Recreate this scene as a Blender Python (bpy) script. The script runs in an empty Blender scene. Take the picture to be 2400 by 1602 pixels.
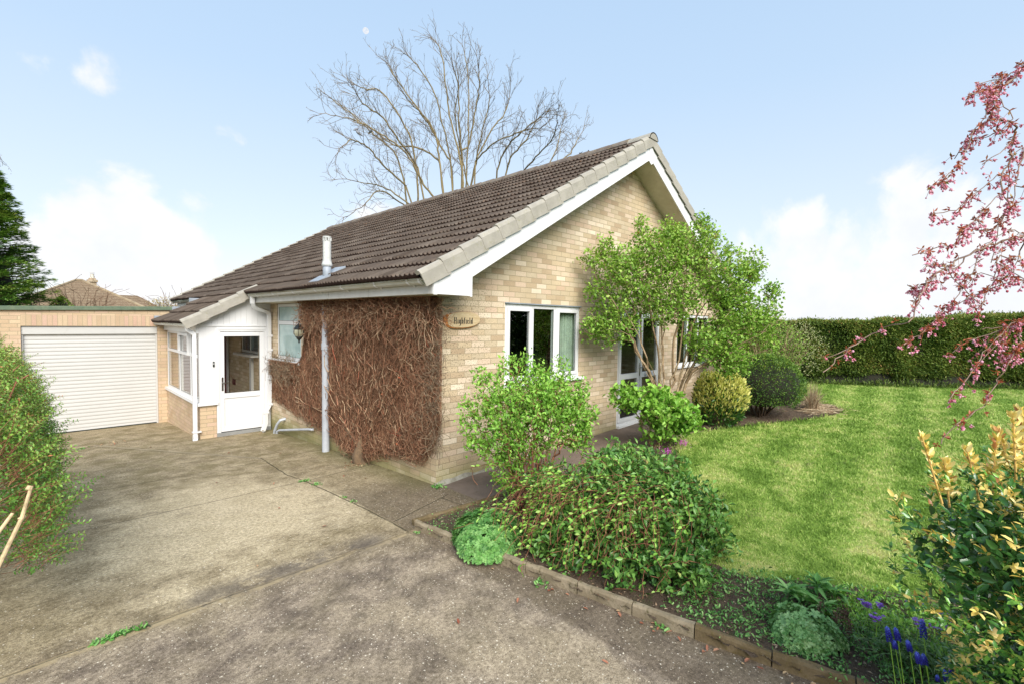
import bpy, math, random
import numpy as np
from mathutils import Vector, Matrix
rad = math.radians
SC = bpy.context.scene
COL = SC.collection
random.seed(3)
S = 0.581                      # roof slope (rise over run)
RX = 4.27                      # ridge line

def zg(x, y):
    sp = lambda t, k=.5: (t + np.sqrt(t * t + k * k)) / 2
    return -0.17 + 0.028 * (sp(x) - sp(x - 12)) - 0.048 * (sp(y) - sp(y - 12))

# ---------------------------------------------------------------- materials
class NB:
    def __init__(s, nt):
        s.nt = nt; s.n = nt.nodes; s.l = nt.links
    def new(s, t, **k):
        n = s.n.new(t)
        for a, b in k.items():
            setattr(n, a, b)
        return n
    def put(s, sock, v):
        if isinstance(v, bpy.types.NodeSocket): s.l.new(v, sock)
        elif v is not None:
            if sock.type == 'RGBA' and len(v) == 3: v = (*v, 1)
            sock.default_value = v
    def math(s, op, a, b=None, c=None, clamp=False):
        n = s.new('ShaderNodeMath', operation=op, use_clamp=clamp)
        s.put(n.inputs[0], a)
        if b is not None: s.put(n.inputs[1], b)
        if c is not None: s.put(n.inputs[2], c)
        return n.outputs[0]
    def vmath(s, op, a, b=None):
        n = s.new('ShaderNodeVectorMath', operation=op)
        s.put(n.inputs[0], a)
        if b is not None: s.put(n.inputs[1], b)
        return n.outputs['Value'] if op in ('DOT_PRODUCT', 'LENGTH', 'DISTANCE') else n.outputs[0]
    def mix(s, f, a, b, mode='MIX'):
        n = s.new('ShaderNodeMix', data_type='RGBA', blend_type=mode)
        s.put(n.inputs[0], f); s.put(n.inputs[6], a); s.put(n.inputs[7], b)
        return n.outputs[2]
    def noise(s, v=None, scale=5, detail=3, rough=.5, dist=0, col=False):
        n = s.new('ShaderNodeTexNoise')
        if v is not None: s.l.new(v, n.inputs['Vector'])
        n.inputs['Scale'].default_value = scale; n.inputs['Detail'].default_value = detail
        n.inputs['Roughness'].default_value = rough; n.inputs['Distortion'].default_value = dist
        return n.outputs['Color' if col else 'Fac']
    def vor(s, v=None, scale=5, out='Color', feature='F1', rand=1):
        n = s.new('ShaderNodeTexVoronoi', feature=feature)
        if v is not None: s.l.new(v, n.inputs['Vector'])
        n.inputs['Scale'].default_value = scale; n.inputs['Randomness'].default_value = rand
        return n.outputs[out]
    def rng(s, v, a, b, c=0, d=1, smooth=True):
        n = s.new('ShaderNodeMapRange', interpolation_type='SMOOTHSTEP' if smooth else 'LINEAR')
        s.put(n.inputs[0], v)
        for i, k in enumerate((a, b, c, d)): n.inputs[i + 1].default_value = k
        return n.outputs[0]
    def ramp(s, f, stops, const=False):
        n = s.new('ShaderNodeValToRGB')
        if const: n.color_ramp.interpolation = 'CONSTANT'
        e = n.color_ramp.elements
        while len(e) < len(stops): e.new(.5)
        for k, (p, c) in zip(e, stops):
            k.position = p; k.color = (*c, 1)
        s.put(n.inputs[0], f)
        return n.outputs[0]
    def bump(s, h, strength=.3, dist=.01):
        n = s.new('ShaderNodeBump'); s.put(n.inputs['Height'], h)
        n.inputs['Strength'].default_value = strength; n.inputs['Distance'].default_value = dist
        return n.outputs[0]
    def pos(s): return s.new('ShaderNodeNewGeometry').outputs['Position']
    def obj(s): return s.new('ShaderNodeTexCoord').outputs['Object']
    def sep(s, v):
        n = s.new('ShaderNodeSeparateXYZ'); s.l.new(v, n.inputs[0]); return n.outputs
    def attr(s, name): return s.new('ShaderNodeAttribute', attribute_name=name).outputs['Fac']

def mat(name, fn, rough=.6, spec=.5, metal=0, coat=0):
    m = bpy.data.materials.new(name); m.use_nodes = True
    nb = NB(m.node_tree); p = m.node_tree.nodes['Principled BSDF']
    p.inputs['Roughness'].default_value = rough
    p.inputs['Specular IOR Level'].default_value = spec
    p.inputs['Metallic'].default_value = metal
    p.inputs['Coat Weight'].default_value = coat
    fn(nb, p)
    return m

def plain(name, c1, c2=None, scale=6, rough=.5, bump=.0, bscale=60, spec=.5, metal=0, dirt=None, dirt_amt=.5):
    def f(n, p):
        o = n.obj()
        a = n.noise(o, scale, 4, .6)
        c = n.mix(n.rng(a, .3, .7), c1, c2 if c2 else tuple(x * .86 for x in c1))
        if dirt:
            d = n.noise(o, scale * 3.3, 6, .75)
            c = n.mix(n.math('MULTIPLY', n.rng(d, .52, .75), dirt_amt), c, dirt)
        n.put(p.inputs['Base Color'], c)
        if bump: n.put(p.inputs['Normal'], n.bump(n.noise(o, bscale, 4, .6), bump, .01))
    return mat(name, f, rough, spec, metal)

def leafmat(name, stops, rough=.45, trans=.25, spec=.4, tint=None):
    m = bpy.data.materials.new(name); m.use_nodes = True
    n = NB(m.node_tree); p = n.n['Principled BSDF']; out = n.n['Material Output']
    c = n.ramp(n.attr('rnd'), stops)
    n.put(p.inputs['Base Color'], c); p.inputs['Roughness'].default_value = rough
    p.inputs['Specular IOR Level'].default_value = spec
    t = n.new('ShaderNodeBsdfTranslucent')
    n.put(t.inputs[0], n.mix(1.0, c, (1.0, 1.0, .55), 'MULTIPLY'))
    mx = n.new('ShaderNodeMixShader'); mx.inputs[0].default_value = trans
    n.l.new(p.outputs[0], mx.inputs[1]); n.l.new(t.outputs[0], mx.inputs[2]); n.l.new(mx.outputs[0], out.inputs[0])
    return m

BR = [(0, (.42, .315, .21)), (.2, (.55, .44, .30)), (.45, (.50, .41, .29)), (.62, (.63, .53, .40)), (.8, (.57, .43, .32)), (.93, (.72, .62, .49)), (1, (.52, .38, .27))]
def brick(name, stops=BR, offset=.5, speckle=False, algae=None, tone=1.0, mortar=(.40, .32, .205)):
    def f(n, p):
        uv = n.new('ShaderNodeUVMap').outputs[0]
        b = n.new('ShaderNodeTexBrick', offset=offset)
        n.l.new(uv, b.inputs['Vector'])
        for k, v in (('Scale', 1), ('Mortar Size', .0048), ('Mortar Smooth', .25), ('Bias', 0), ('Brick Width', .225), ('Row Height', .075)):
            b.inputs[k].default_value = v
        b.inputs['Color1'].default_value = (0, 0, 0, 1); b.inputs['Color2'].default_value = (1, 1, 1, 1); b.inputs['Mortar'].default_value = (.5, .5, .5, 1)
        ps = n.pos()
        c = n.ramp(b.outputs['Color'], [(a, tuple(x * tone for x in q)) for a, q in stops])
        fine = n.noise(uv, 70, 5, .7)
        c = n.mix(1, c, n.ramp(fine, [(.3, (.80, .80, .78)), (.7, (1.12, 1.10, 1.08))]), 'MULTIPLY')
        big = n.noise(uv, 1.6, 4, .6)
        c = n.mix(1, c, n.ramp(big, [(.3, (.88, .87, .84)), (.65, (1.05, 1.04, 1.02))]), 'MULTIPLY')
        c = n.mix(b.outputs['Fac'], c, n.mix(fine, mortar, tuple(x * .7 for x in mortar)))
        sp = n.sep(ps)
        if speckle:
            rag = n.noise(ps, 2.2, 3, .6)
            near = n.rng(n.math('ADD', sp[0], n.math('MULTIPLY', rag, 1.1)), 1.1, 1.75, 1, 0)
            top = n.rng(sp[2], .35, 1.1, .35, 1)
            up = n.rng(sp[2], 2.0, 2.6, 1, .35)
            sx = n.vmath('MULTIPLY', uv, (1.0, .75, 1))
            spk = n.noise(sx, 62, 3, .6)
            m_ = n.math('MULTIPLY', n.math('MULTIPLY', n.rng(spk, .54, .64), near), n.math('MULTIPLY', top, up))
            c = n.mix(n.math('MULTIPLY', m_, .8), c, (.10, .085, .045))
            # darker, ragged-edged tint under the box end
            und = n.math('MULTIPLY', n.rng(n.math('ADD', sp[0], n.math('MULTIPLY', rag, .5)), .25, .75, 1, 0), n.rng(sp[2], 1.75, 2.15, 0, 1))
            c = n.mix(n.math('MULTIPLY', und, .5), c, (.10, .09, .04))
        if algae is not None:
            rag = n.noise(ps, 4.5, 4, .6)
            g = n.rng(n.math('ADD', sp[2], n.math('MULTIPLY', rag, .28)), algae, algae + .3, 1, 0)
            c = n.mix(n.math('MULTIPLY', g, .62), c, (.20, .20, .055))
            g2 = n.rng(n.math('ADD', sp[2], n.math('MULTIPLY', rag, .16)), algae - .16, algae - .02, 1, 0)
            c = n.mix(n.math('MULTIPLY', g2, .45), c, (.10, .105, .035))
        n.put(p.inputs['Base Color'], c)
        h = n.math('SUBTRACT', n.math('MULTIPLY', fine, .35), b.outputs['Fac'])
        n.put(p.inputs['Normal'], n.bump(h, .55, .006))
    return mat(name, f, .85, .25)

def glassmat(name, tint=(.75, .8, .8), refl=.5, dark=0.0):
    m = bpy.data.materials.new(name); m.use_nodes = True
    n = NB(m.node_tree); n.n.remove(n.n['Principled BSDF']); out = n.n['Material Output']
    fr = n.new('ShaderNodeFresnel'); fr.inputs[0].default_value = 1.5
    g = n.new('ShaderNodeBsdfGlossy'); g.inputs['Roughness'].default_value = .015; g.inputs[0].default_value = (1, 1, 1, 1)
    t = n.new('ShaderNodeBsdfTransparent'); t.inputs[0].default_value = (*tint, 1)
    f = n.math('MULTIPLY', n.math('ADD', n.math('MULTIPLY', fr.outputs[0], 1.15), refl * .12), n.math('SUBTRACT', 1.0, n.new('ShaderNodeNewGeometry').outputs['Backfacing']), clamp=True)
    mx = n.new('ShaderNodeMixShader'); n.l.new(f, mx.inputs[0]); n.l.new(t.outputs[0], mx.inputs[1]); n.l.new(g.outputs[0], mx.inputs[2])
    n.l.new(mx.outputs[0], out.inputs[0])
    return m

# ---------------------------------------------------------------- object helpers
OFF = {}
def tag(o, label=None, cat=None, group=None, kind=None):
    if label: o['label'] = label
    if cat: o['category'] = cat
    if group: o['group'] = group
    if kind: o['kind'] = kind
    return o

def thing(name, label, cat, loc=(0, 0, 0), group=None):
    o = bpy.data.objects.new(name, None); COL.objects.link(o)
    o.location = loc; o.empty_display_size = .2
    OFF[o.name] = Vector(loc)
    return tag(o, label, cat, group)

def link(name, me, m, parent=None, origin=None):
    """me is in world coordinates; shift it to its parent's (or its own) origin"""
    off = OFF[parent.name] if parent is not None else Vector(origin or (0, 0, 0))
    if off.length > 0: me.transform(Matrix.Translation(-off))
    for x in (m if isinstance(m, (list, tuple)) else [m]): me.materials.append(x)
    o = bpy.data.objects.new(name, me); COL.objects.link(o)
    if parent is not None: o.parent = parent
    else: o.location = off
    OFF[o.name] = off
    return o

def T_id(u, v, w): return (u, v, w)
def TY(y0): return lambda u, v, w: (u, y0 - w, v)       # walls facing -y
def TX(x0): return lambda u, v, w: (x0 - w, u, v)       # walls facing -x

class MB:
    def __init__(s, T=T_id): s.v = []; s.f = []; s.T = T; s.sm = []
    def box(s, u0, u1, v0, v1, w0, w1, bev=0):
        k = len(s.v)
        for u in (u0, u1):
            for v in (v0, v1):
                for w in (w0, w1): s.v.append(s.T(u, v, w))
        for q in ((0, 1, 3, 2), (4, 6, 7, 5), (0, 4, 5, 1), (2, 3, 7, 6), (0, 2, 6, 4), (1, 5, 7, 3)):
            s.f.append(tuple(k + i for i in q))
        return s
    def quad(s, *p):
        k = len(s.v); s.v += [s.T(*q) for q in p]; s.f.append(tuple(range(k, k + len(p)))); return s
    def prism(s, poly, w0, w1):
        k = len(s.v); n = len(poly)
        for w in (w0, w1):
            for (u, v) in poly: s.v.append(s.T(u, v, w))
        s.f.append(tuple(range(k, k + n))); s.f.append(tuple(range(k + 2 * n - 1, k + n - 1, -1)))
        for i in range(n):
            j = (i + 1) % n; s.f.append((k + i, k + j, k + n + j, k + n + i))
        return s
    def extr(s, a, b, prof, closed=True):
        """sweep profile (list of offsets vectors) from a to b"""
        k = len(s.v); n = len(prof)
        for c in (a, b):
            for q in prof: s.v.append(tuple(c[i] + q[i] for i in range(3)))
        for i in range(n if closed else n - 1):
            j = (i + 1) % n; s.f.append((k + i, k + j, k + n + j, k + n + i))
        if closed:
            s.f.append(tuple(range(k, k + n))); s.f.append(tuple(range(k + 2 * n - 1, k + n - 1, -1)))
        return s
    def tube(s, pts, r, n=10, caps=True, square=False):
        pts = [Vector(p) for p in pts]; k0 = len(s.v); m = len(pts)
        up = Vector((0, 0, 1)); prev = None
        for i, p in enumerate(pts):
            d = (pts[min(i + 1, m - 1)] - pts[max(i - 1, 0)]).normalized()
            if prev is None:
                a = d.orthogonal().normalized() if not square else (Vector((1, 0, 0)) if abs(d.z) > .5 else up).cross(d).normalized()
            else:
                a = (prev - d * prev.dot(d)).normalized()
            prev = a; b = d.cross(a)
            rr = r[i] if isinstance(r, (list, tuple)) else r
            for j in range(n):
                t = 2 * math.pi * (j + (.5 if square else 0)) / n
                s.v.append(tuple(p + (a * math.cos(t) + b * math.sin(t)) * rr))
        for i in range(m - 1):
            for j in range(n):
                q = (j + 1) % n; A = k0 + i * n; B = A + n
                s.f.append((A + j, A + q, B + q, B + j)); s.sm.append(len(s.f) - 1)
        if caps:
            s.f.append(tuple(range(k0 + n - 1, k0 - 1, -1))); s.f.append(tuple(range(k0 + (m - 1) * n, k0 + m * n)))
        return s
    def lathe(s, c, prof, n=16):
        """prof: list of (radius, z)"""
        k = len(s.v)
        for (r, z) in prof:
            for j in range(n):
                t = 2 * math.pi * j / n; s.v.append((c[0] + r * math.cos(t), c[1] + r * math.sin(t), c[2] + z))
        for i in range(len(prof) - 1):
            for j in range(n):
                q = (j + 1) % n; A = k + i * n
                s.f.append((A + j, A + q, A + n + q, A + n + j)); s.sm.append(len(s.f) - 1)
        s.f.append(tuple(range(k + n - 1, k - 1, -1))); e = k + (len(prof) - 1) * n
        s.f.append(tuple(range(e, e + n)))
        return s
    def build(s, name, m, parent=None, origin=None, bevel=0, smooth=None):
        me = bpy.data.meshes.new(name)
        me.from_pydata(s.v, [], s.f)
        import bmesh
        bm = bmesh.new(); bm.from_mesh(me)
        bmesh.ops.recalc_face_normals(bm, faces=bm.faces)
        if bevel:
            bmesh.ops.bevel(bm, geom=[e for e in bm.edges if e.calc_face_angle(0) > .5], offset=bevel, segments=2, affect='EDGES', profile=.6)
        uvl = bm.loops.layers.uv.new('UVMap')
        for f in bm.faces:
            nx, ny, nz = (abs(t) for t in f.normal)
            for l in f.loops:
                c = l.vert.co
                l[uvl].uv = (c.x - .209, c.z) if ny >= nx and ny >= nz else ((c.y + .0, c.z) if nx >= nz else (c.x, c.y))
        if smooth or (smooth is None and s.sm):
            for f in bm.faces: f.smooth = True
        bm.to_mesh(me); bm.free()
        if smooth is None and s.sm:
            try: me.set_sharp_from_angle(angle=rad(35))
            except Exception: pass
        return link(name, me, m, parent, origin)

def npmesh(name, V, F, n, m, parent=None, origin=None, rnd=None, smooth=False):
    """V (k,3) float, F (j,n) int: fast mesh with n-sided faces; rnd: per-vertex attribute"""
    me = bpy.data.meshes.new(name)
    V = np.asarray(V, np.float32); F = np.asarray(F, np.int32)
    me.vertices.add(len(V)); me.vertices.foreach_set('co', V.ravel())
    me.loops.add(F.size); me.loops.foreach_set('vertex_index', F.ravel())
    me.polygons.add(len(F)); me.polygons.foreach_set('loop_start', np.arange(len(F), dtype=np.int32) * n)
    try: me.polygons.foreach_set('loop_total', np.full(len(F), n, np.int32))
    except Exception: pass
    if rnd is not None:
        a = me.attributes.new('rnd', 'FLOAT', 'POINT'); a.data.foreach_set('value', np.asarray(rnd, np.float32))
    me.update(calc_edges=True); me.validate()
    if smooth: me.polygons.foreach_set('use_smooth', np.ones(len(F), bool))
    return link(name, me, m, parent, origin)

def unit(a): return a / np.maximum(np.linalg.norm(a, axis=-1, keepdims=True), 1e-9)

def leaves(name, P, D, L, W, rnd, m, parent=None, origin=None, up=.5, fold=.25, rng=None, wide=.5, droop=0., shape=2):
    """leaf blades: base P, direction D, length L, width W"""
    rng = rng or np.random.default_rng(1)
    N = len(P); D = unit(D)
    U = unit(rng.normal(size=(N, 3)) + np.array([0, 0, up * 3.]))
    X = unit(np.cross(D, U)); Nn = np.cross(X, D)
    L = np.broadcast_to(L, (N,))[:, None]; W = np.broadcast_to(W, (N,))[:, None]
    if shape == 1:      # folded diamond: base, left, tip, right
        mid = P + D * L * wide
        tip = P + D * L - Nn * L * droop
        V = np.stack([P, mid - X * W / 2 + Nn * W * fold, tip, mid + X * W / 2 + Nn * W * fold], 1).reshape(-1, 3)
        b = np.arange(N)[:, None] * 4
        F = np.concatenate([b + [0, 1, 2], b + [0, 2, 3]], 0); n = 3; k = 4
    else:
        a1, a2 = wide * .62, wide * 1.45
        m1 = P + D * L * a1; m2 = P + D * L * a2 - Nn * L * droop * .4
        tip = P + D * L - Nn * L * droop
        V = np.stack([P, m1 - X * W * .46 + Nn * W * fold, m1, m1 + X * W * .46 + Nn * W * fold,
                      m2 - X * W * .40 + Nn * W * fold, m2, m2 + X * W * .40 + Nn * W * fold, tip], 1).reshape(-1, 3)
        b = np.arange(N)[:, None] * 8
        F = np.concatenate([b + q for q in ([0, 1, 2], [0, 2, 3], [1, 4, 5], [1, 5, 2], [2, 5, 6], [2, 6, 3], [4, 7, 5], [5, 7, 6])], 0); n = 3; k = 8
    return npmesh(name, V, F, n, m, parent, origin, rnd=np.repeat(rnd, k))

def tubes(name, A, B, RA, RB, m, parent=None, origin=None, sides=4, rnd=None):
    """independent frusta A->B"""
    D = unit(B - A); U = np.where(np.abs(D[:, 2:3]) > .9, np.array([[1., 0, 0]]), np.array([[0, 0, 1.]]))
    X = unit(np.cross(D, U)); Y = np.cross(D, X)
    t = np.arange(sides) * 2 * np.pi / sides
    c = np.cos(t)[None, :, None]; s_ = np.sin(t)[None, :, None]
    ring = X[:, None] * c + Y[:, None] * s_
    V = np.concatenate([A[:, None] + ring * RA[:, None, None], B[:, None] + ring * RB[:, None, None]], 1).reshape(-1, 3)
    b = np.arange(len(A))[:, None] * 2 * sides
    F = np.concatenate([b + np.array([j, (j + 1) % sides, sides + (j + 1) % sides, sides + j]) for j in range(sides)], 0)
    return npmesh(name, V, F, 4, m, parent, origin, rnd=None if rnd is None else np.repeat(rnd, 2 * sides), smooth=sides > 4)

class Skel:
    def __init__(s): s.P = []; s.par = []
    def add(s, p, par): s.P.append(np.asarray(p, float)); s.par.append(par); return len(s.P) - 1
    def path(s, pts, par=-1, jit=.0, rng=None, sub=1):
        last = par
        for i, p in enumerate(pts):
            p = np.asarray(p, float)
            if last >= 0 and sub > 1:
                a = s.P[last]
                for k in range(1, sub):
                    t = k / sub; last = s.add(a * (1 - t) + p * t + rng.normal(0, jit, 3), last)
            last = s.add(p + (rng.normal(0, jit, 3) if rng is not None and i else 0), last)
        return last
    def spath(s, pts, par, rng, sub=5, jit=.02):
        Q = [np.asarray(s.P[par], float)] + [np.asarray(p, float) for p in pts]; last = par; n = len(Q)
        for i in range(n - 1):
            p0, p1, p2, p3 = Q[max(i - 1, 0)], Q[i], Q[i + 1], Q[min(i + 2, n - 1)]
            for k in range(1, sub + 1):
                t = k / sub
                c = .5 * (2 * p1 + (p2 - p0) * t + (2 * p0 - 5 * p1 + 4 * p2 - p3) * t * t + (3 * p1 - p0 - 3 * p2 + p3) * t ** 3)
                last = s.add(c + rng.normal(0, jit, 3), last)
        return last
    def attach(s, targets, rng, bend=.15, lift=.5, seg=.15):
        tips = []
        for t in targets:
            A = np.array(s.P); d = t - A; dist = np.linalg.norm(d, axis=1)
            cost = dist + lift * np.maximum(0, -d[:, 2])
            i = int(np.argmin(cost)); L = dist[i]; last = i
            k = max(1, int(L / seg)); a = s.P[i]
            for q in range(1, k + 1):
                f = q / k
                p = a * (1 - f) + t * f + (rng.normal(0, bend * L * .25, 3) if q < k else 0)
                p[2] += (-.06 * L * math.sin(f * math.pi))
                last = s.add(p, last)
            tips.append(last)
        return tips
    def radii(s, r0, rmax, e=.45):
        n = len(s.P); c = np.zeros(n)
        ch = np.zeros(n, int)
        for i in range(n):
            if s.par[i] >= 0: ch[s.par[i]] += 1
        for i in range(n - 1, -1, -1):
            if ch[i] == 0: c[i] += 1
            if s.par[i] >= 0: c[s.par[i]] += c[i]
        return np.minimum(r0 * c ** e, rmax)
    def mesh(s, name, m, parent, r0, rmax, e=.45, sides=4, rng=None):
        P = np.array(s.P); par = np.array(s.par); R = s.radii(r0, rmax, e)
        i = np.where(par >= 0)[0]
        # parents are always added before children, so the reverse sweep above is exact
        return tubes(name, P[par[i]], P[i], np.minimum(R[par[i]], R[i] * 1.35), R[i], m, parent, sides=sides,
                     rnd=(rng.random(len(i)) if rng is not None else None))

def blobs(bl, n, rng, shell=.45):
    bl = np.array(bl, float); w = bl[:, 3] * bl[:, 4] * bl[:, 5]; w = w ** .75
    k = rng.choice(len(bl), n, p=w / w.sum())
    d = unit(rng.normal(size=(n, 3))); r = rng.random(n)[:, None] ** (shell)
    return bl[k, :3] + d * r * bl[k, 3:6]

def leafcloud(skel, tips, k, rng, spread, back=3, D_out=None, up=.6):
    """leaf bases strung along the last nodes of every tip"""
    P = []; D = []
    SP = skel.P; par = skel.par
    for t in tips:
        a = SP[t]; b = SP[par[t]] if par[t] >= 0 else a
        d = a - b; d = d / (np.linalg.norm(d) + 1e-6)
        for q in range(k):
            f = rng.random() ** 1.3 * back
            p = a - d * f * spread * .5 + rng.normal(0, spread * .22, 3)
            P.append(p); D.append(d * .5 + rng.normal(0, .75, 3) + np.array([0, 0, up * .6]))
    return np.array(P), np.array(D)

BARE_LIMBS=[[(10.457, 16.812, 7.735), (10.497, 17.278, 9.441), (10.328, 17.946, 10.963), (9.783, 18.967, 11.999), (8.869, 20.393, 13.564), (8.08, 21.668, 14.717)], [(10.406, 15.871, 7.714), (10.241, 15.709, 9.533), (9.793, 15.83, 11.298), (8.823, 16.486, 13.133), (8.024, 16.864, 13.229), (7.204, 17.284, 13.671)], [(10.397, 15.942, 9.621), (9.48, 15.814, 10.549), (8.439, 15.815, 11.523), (7.387, 15.792, 11.913), (6.717, 15.38, 12.258)], [(11.181, 14.651, 7.996), (10.984, 14.863, 9.929), (10.826, 15.007, 11.38), (10.103, 15.723, 12.811), (9.386, 16.436, 14.299), (9.082, 16.691, 15.12)], [(10.357, 14.312, 7.713), (9.674, 14.463, 8.495), (9.013, 14.61, 9.622), (8.101, 14.988, 10.327), (6.956, 15.592, 10.872), (5.715, 16.27, 11.03)], [(12.45, 15.503, 8.531), (12.366, 15.657, 10.317), (12.133, 15.966, 12.167), (11.802, 16.383, 14.155), (11.163, 17.09, 15.774), (10.608, 17.656, 16.462)], [(11.645, 13.682, 8.184), (11.583, 13.897, 9.86), (11.316, 14.34, 11.871), (11.188, 14.642, 13.891), (11.057, 14.936, 15.716), (10.714, 15.376, 16.4)], [(12.843, 15.027, 8.668), (13.229, 15.36, 10.968), (13.599, 15.735, 13.707), (13.859, 16.203, 16.151), (13.949, 16.821, 18.203)], [(12.768, 14.662, 8.727), (12.837, 14.127, 10.366), (12.796, 13.689, 11.741), (12.791, 13.201, 12.932), (12.504, 13.014, 14.337)], [(12.55, 13.795, 10.216), (13.147, 13.264, 11.865), (13.635, 12.804, 12.825), (13.798, 12.71, 14.392)], [(13.491, 13.368, 8.916), (13.151, 12.547, 10.28), (13.192, 11.307, 11.08), (13.176, 10.101, 11.483), (12.809, 9.224, 11.46)], [(13.632, 12.818, 9.046), (13.538, 12.36, 10.137), (13.662, 11.653, 10.725), (13.776, 10.976, 11.675), (13.556, 10.624, 12.385)], [(14.585, 12.983, 9.429), (14.312, 11.419, 10.118), (13.964, 9.931, 10.811), (13.033, 9.018, 11.237)], [(14.896, 11.378, 9.583), (15.894, 11.349, 11.061), (16.675, 11.577, 13.174)], [(15.092, 11.192, 9.793), (16.47, 11.082, 10.733), (17.54, 11.299, 11.93), (18.583, 11.548, 13.186)], [(9.679, 15.612, 7.538), (9.6, 17.384, 8.638), (9.341, 19.312, 9.302), (8.627, 21.694, 9.835)], [(10.497, 17.002, 7.773), (8.821, 16.703, 8.218), (7.534, 15.917, 7.128), (6.192, 15.192, 6.126)], [(10.248, 16.753, 8.795), (9.048, 16.587, 9.436), (7.904, 16.365, 10.127), (6.889, 15.969, 10.054), (5.985, 15.402, 9.021)], [(11.246, 15.103, 9.982), (10.493, 15.918, 10.72), (9.632, 16.807, 10.84), (8.693, 17.832, 11.918), (7.753, 18.858, 12.995)], [(11.63, 14.71, 9.922), (11.059, 15.209, 11.236), (10.49, 15.698, 12.402), (9.873, 16.218, 13.285), (9.543, 16.44, 14.031)], [(12.017, 14.325, 10.067), (11.515, 13.952, 11.822), (11.062, 13.523, 13.46), (10.377, 13.283, 14.349)], [(12.247, 14.134, 10.757), (12.279, 13.632, 12.629), (12.171, 13.227, 13.768), (11.833, 13.064, 15.05)], [(12.709, 14.591, 8.702), (12.017, 14.44, 10.499), (11.434, 14.176, 12.254), (11.269, 13.478, 13.838)], [(12.499, 13.838, 10.078), (12.528, 12.673, 10.602), (12.781, 11.266, 10.884), (13.057, 9.819, 10.879)]]
CHERRY=[[(0.917, -4.818, 3.476), (0.764, -4.726, 3.333), (0.65, -4.674, 3.22), (0.545, -4.633, 3.058), (0.425, -4.576, 2.899), (0.305, -4.521, 2.745), (0.172, -4.447, 2.637)], [(0.764, -4.726, 3.333), (0.628, -4.671, 3.277), (0.368, -4.62, 3.184), (0.115, -4.576, 3.084)], [(0.631, -4.821, 3.081), (0.634, -4.78, 3.019), (0.664, -4.766, 2.968), (0.685, -4.752, 2.772), (0.725, -4.756, 2.598), (0.732, -4.726, 2.419), (0.748, -4.705, 2.25)], [(0.773, -4.847, 2.824), (0.625, -4.728, 2.763), (0.523, -4.657, 2.691), (0.43, -4.597, 2.607), (0.348, -4.547, 2.524), (0.21, -4.437, 2.492)], [(0.571, -4.841, 2.728), (0.382, -4.73, 2.599), (0.222, -4.649, 2.475), (0.082, -4.586, 2.379), (-0.022, -4.558, 2.287), (-0.172, -4.482, 2.248), (-0.296, -4.433, 2.195)], [(1.081, -4.877, 2.45), (0.827, -4.748, 2.389), (0.59, -4.636, 2.305), (0.368, -4.539, 2.225), (0.188, -4.484, 2.149), (0.028, -4.45, 2.078), (-0.117, -4.433, 1.977), (-0.268, -4.41, 1.859)], [(-0.268, -4.41, 1.859), (0.229, -4.244, 1.834), (0.022, -4.169, 1.754), (-0.18, -4.1, 1.667), (-0.35, -4.062, 1.593)], [(0.028, -4.45, 2.078), (0.323, -4.402, 2.074), (0.021, -4.377, 2.075)], [(1.085, -4.873, 2.563), (0.918, -4.766, 2.468), (0.762, -4.671, 2.362), (0.646, -4.621, 2.179), (0.532, -4.57, 2.054), (0.401, -4.502, 1.918), (0.273, -4.435, 1.825), (0.139, -4.36, 1.734)], [(0.563, -4.866, 2.12), (0.52, -4.753, 2.098), (0.509, -4.674, 2.049), (0.495, -4.592, 1.999), (0.469, -4.498, 1.946)], [(0.879, -4.89, 1.902), (0.733, -4.786, 1.859), (0.579, -4.674, 1.83)], [(0.723, -4.884, 1.873), (0.627, -4.849, 1.77), (0.533, -4.813, 1.708), (0.42, -4.765, 1.56), (0.319, -4.725, 1.441), (0.211, -4.675, 1.385), (0.054, -4.579, 1.283), (-0.042, -4.542, 1.221)], [(0.855, -4.887, 1.955), (0.641, -4.801, 1.872), (0.457, -4.748, 1.782), (0.26, -4.681, 1.673), (0.066, -4.62, 1.548), (-0.113, -4.569, 1.467)], [(0.915, -4.813, 3.582), (0.819, -4.797, 3.446), (0.726, -4.776, 3.431)], [(0.666, -4.808, 3.221), (0.672, -4.761, 3.086), (0.668, -4.701, 3.012), (0.654, -4.626, 3.001), (0.657, -4.567, 3.03)], [(0.529, -4.836, 2.598), (0.45, -4.769, 2.521), (0.388, -4.72, 2.432), (0.344, -4.687, 2.381), (0.269, -4.614, 2.464)], [(0.982, -4.84, 3.025), (0.778, -4.802, 2.835), (0.595, -4.785, 2.67), (0.422, -4.777, 2.515)], [(0.344, -4.687, 2.381), (0.564, -4.602, 2.436), (0.438, -4.567, 2.422)], [(1.073, -4.875, 2.283), (1.01, -4.807, 2.226), (0.966, -4.76, 2.155), (0.885, -4.668, 2.196), (0.782, -4.559, 2.166), (0.708, -4.48, 2.136)], [(0.899, -4.779, 3.51), (0.842, -4.726, 3.401), (0.815, -4.697, 3.401), (0.74, -4.623, 3.319)], [(0.482, -4.87, 1.737), (0.592, -4.825, 1.693), (0.716, -4.793, 1.674)], [(1.015, -4.879, 2.331), (0.821, -4.809, 2.262), (0.633, -4.739, 2.274), (0.48, -4.717, 2.109), (0.304, -4.669, 1.953)]]
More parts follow.
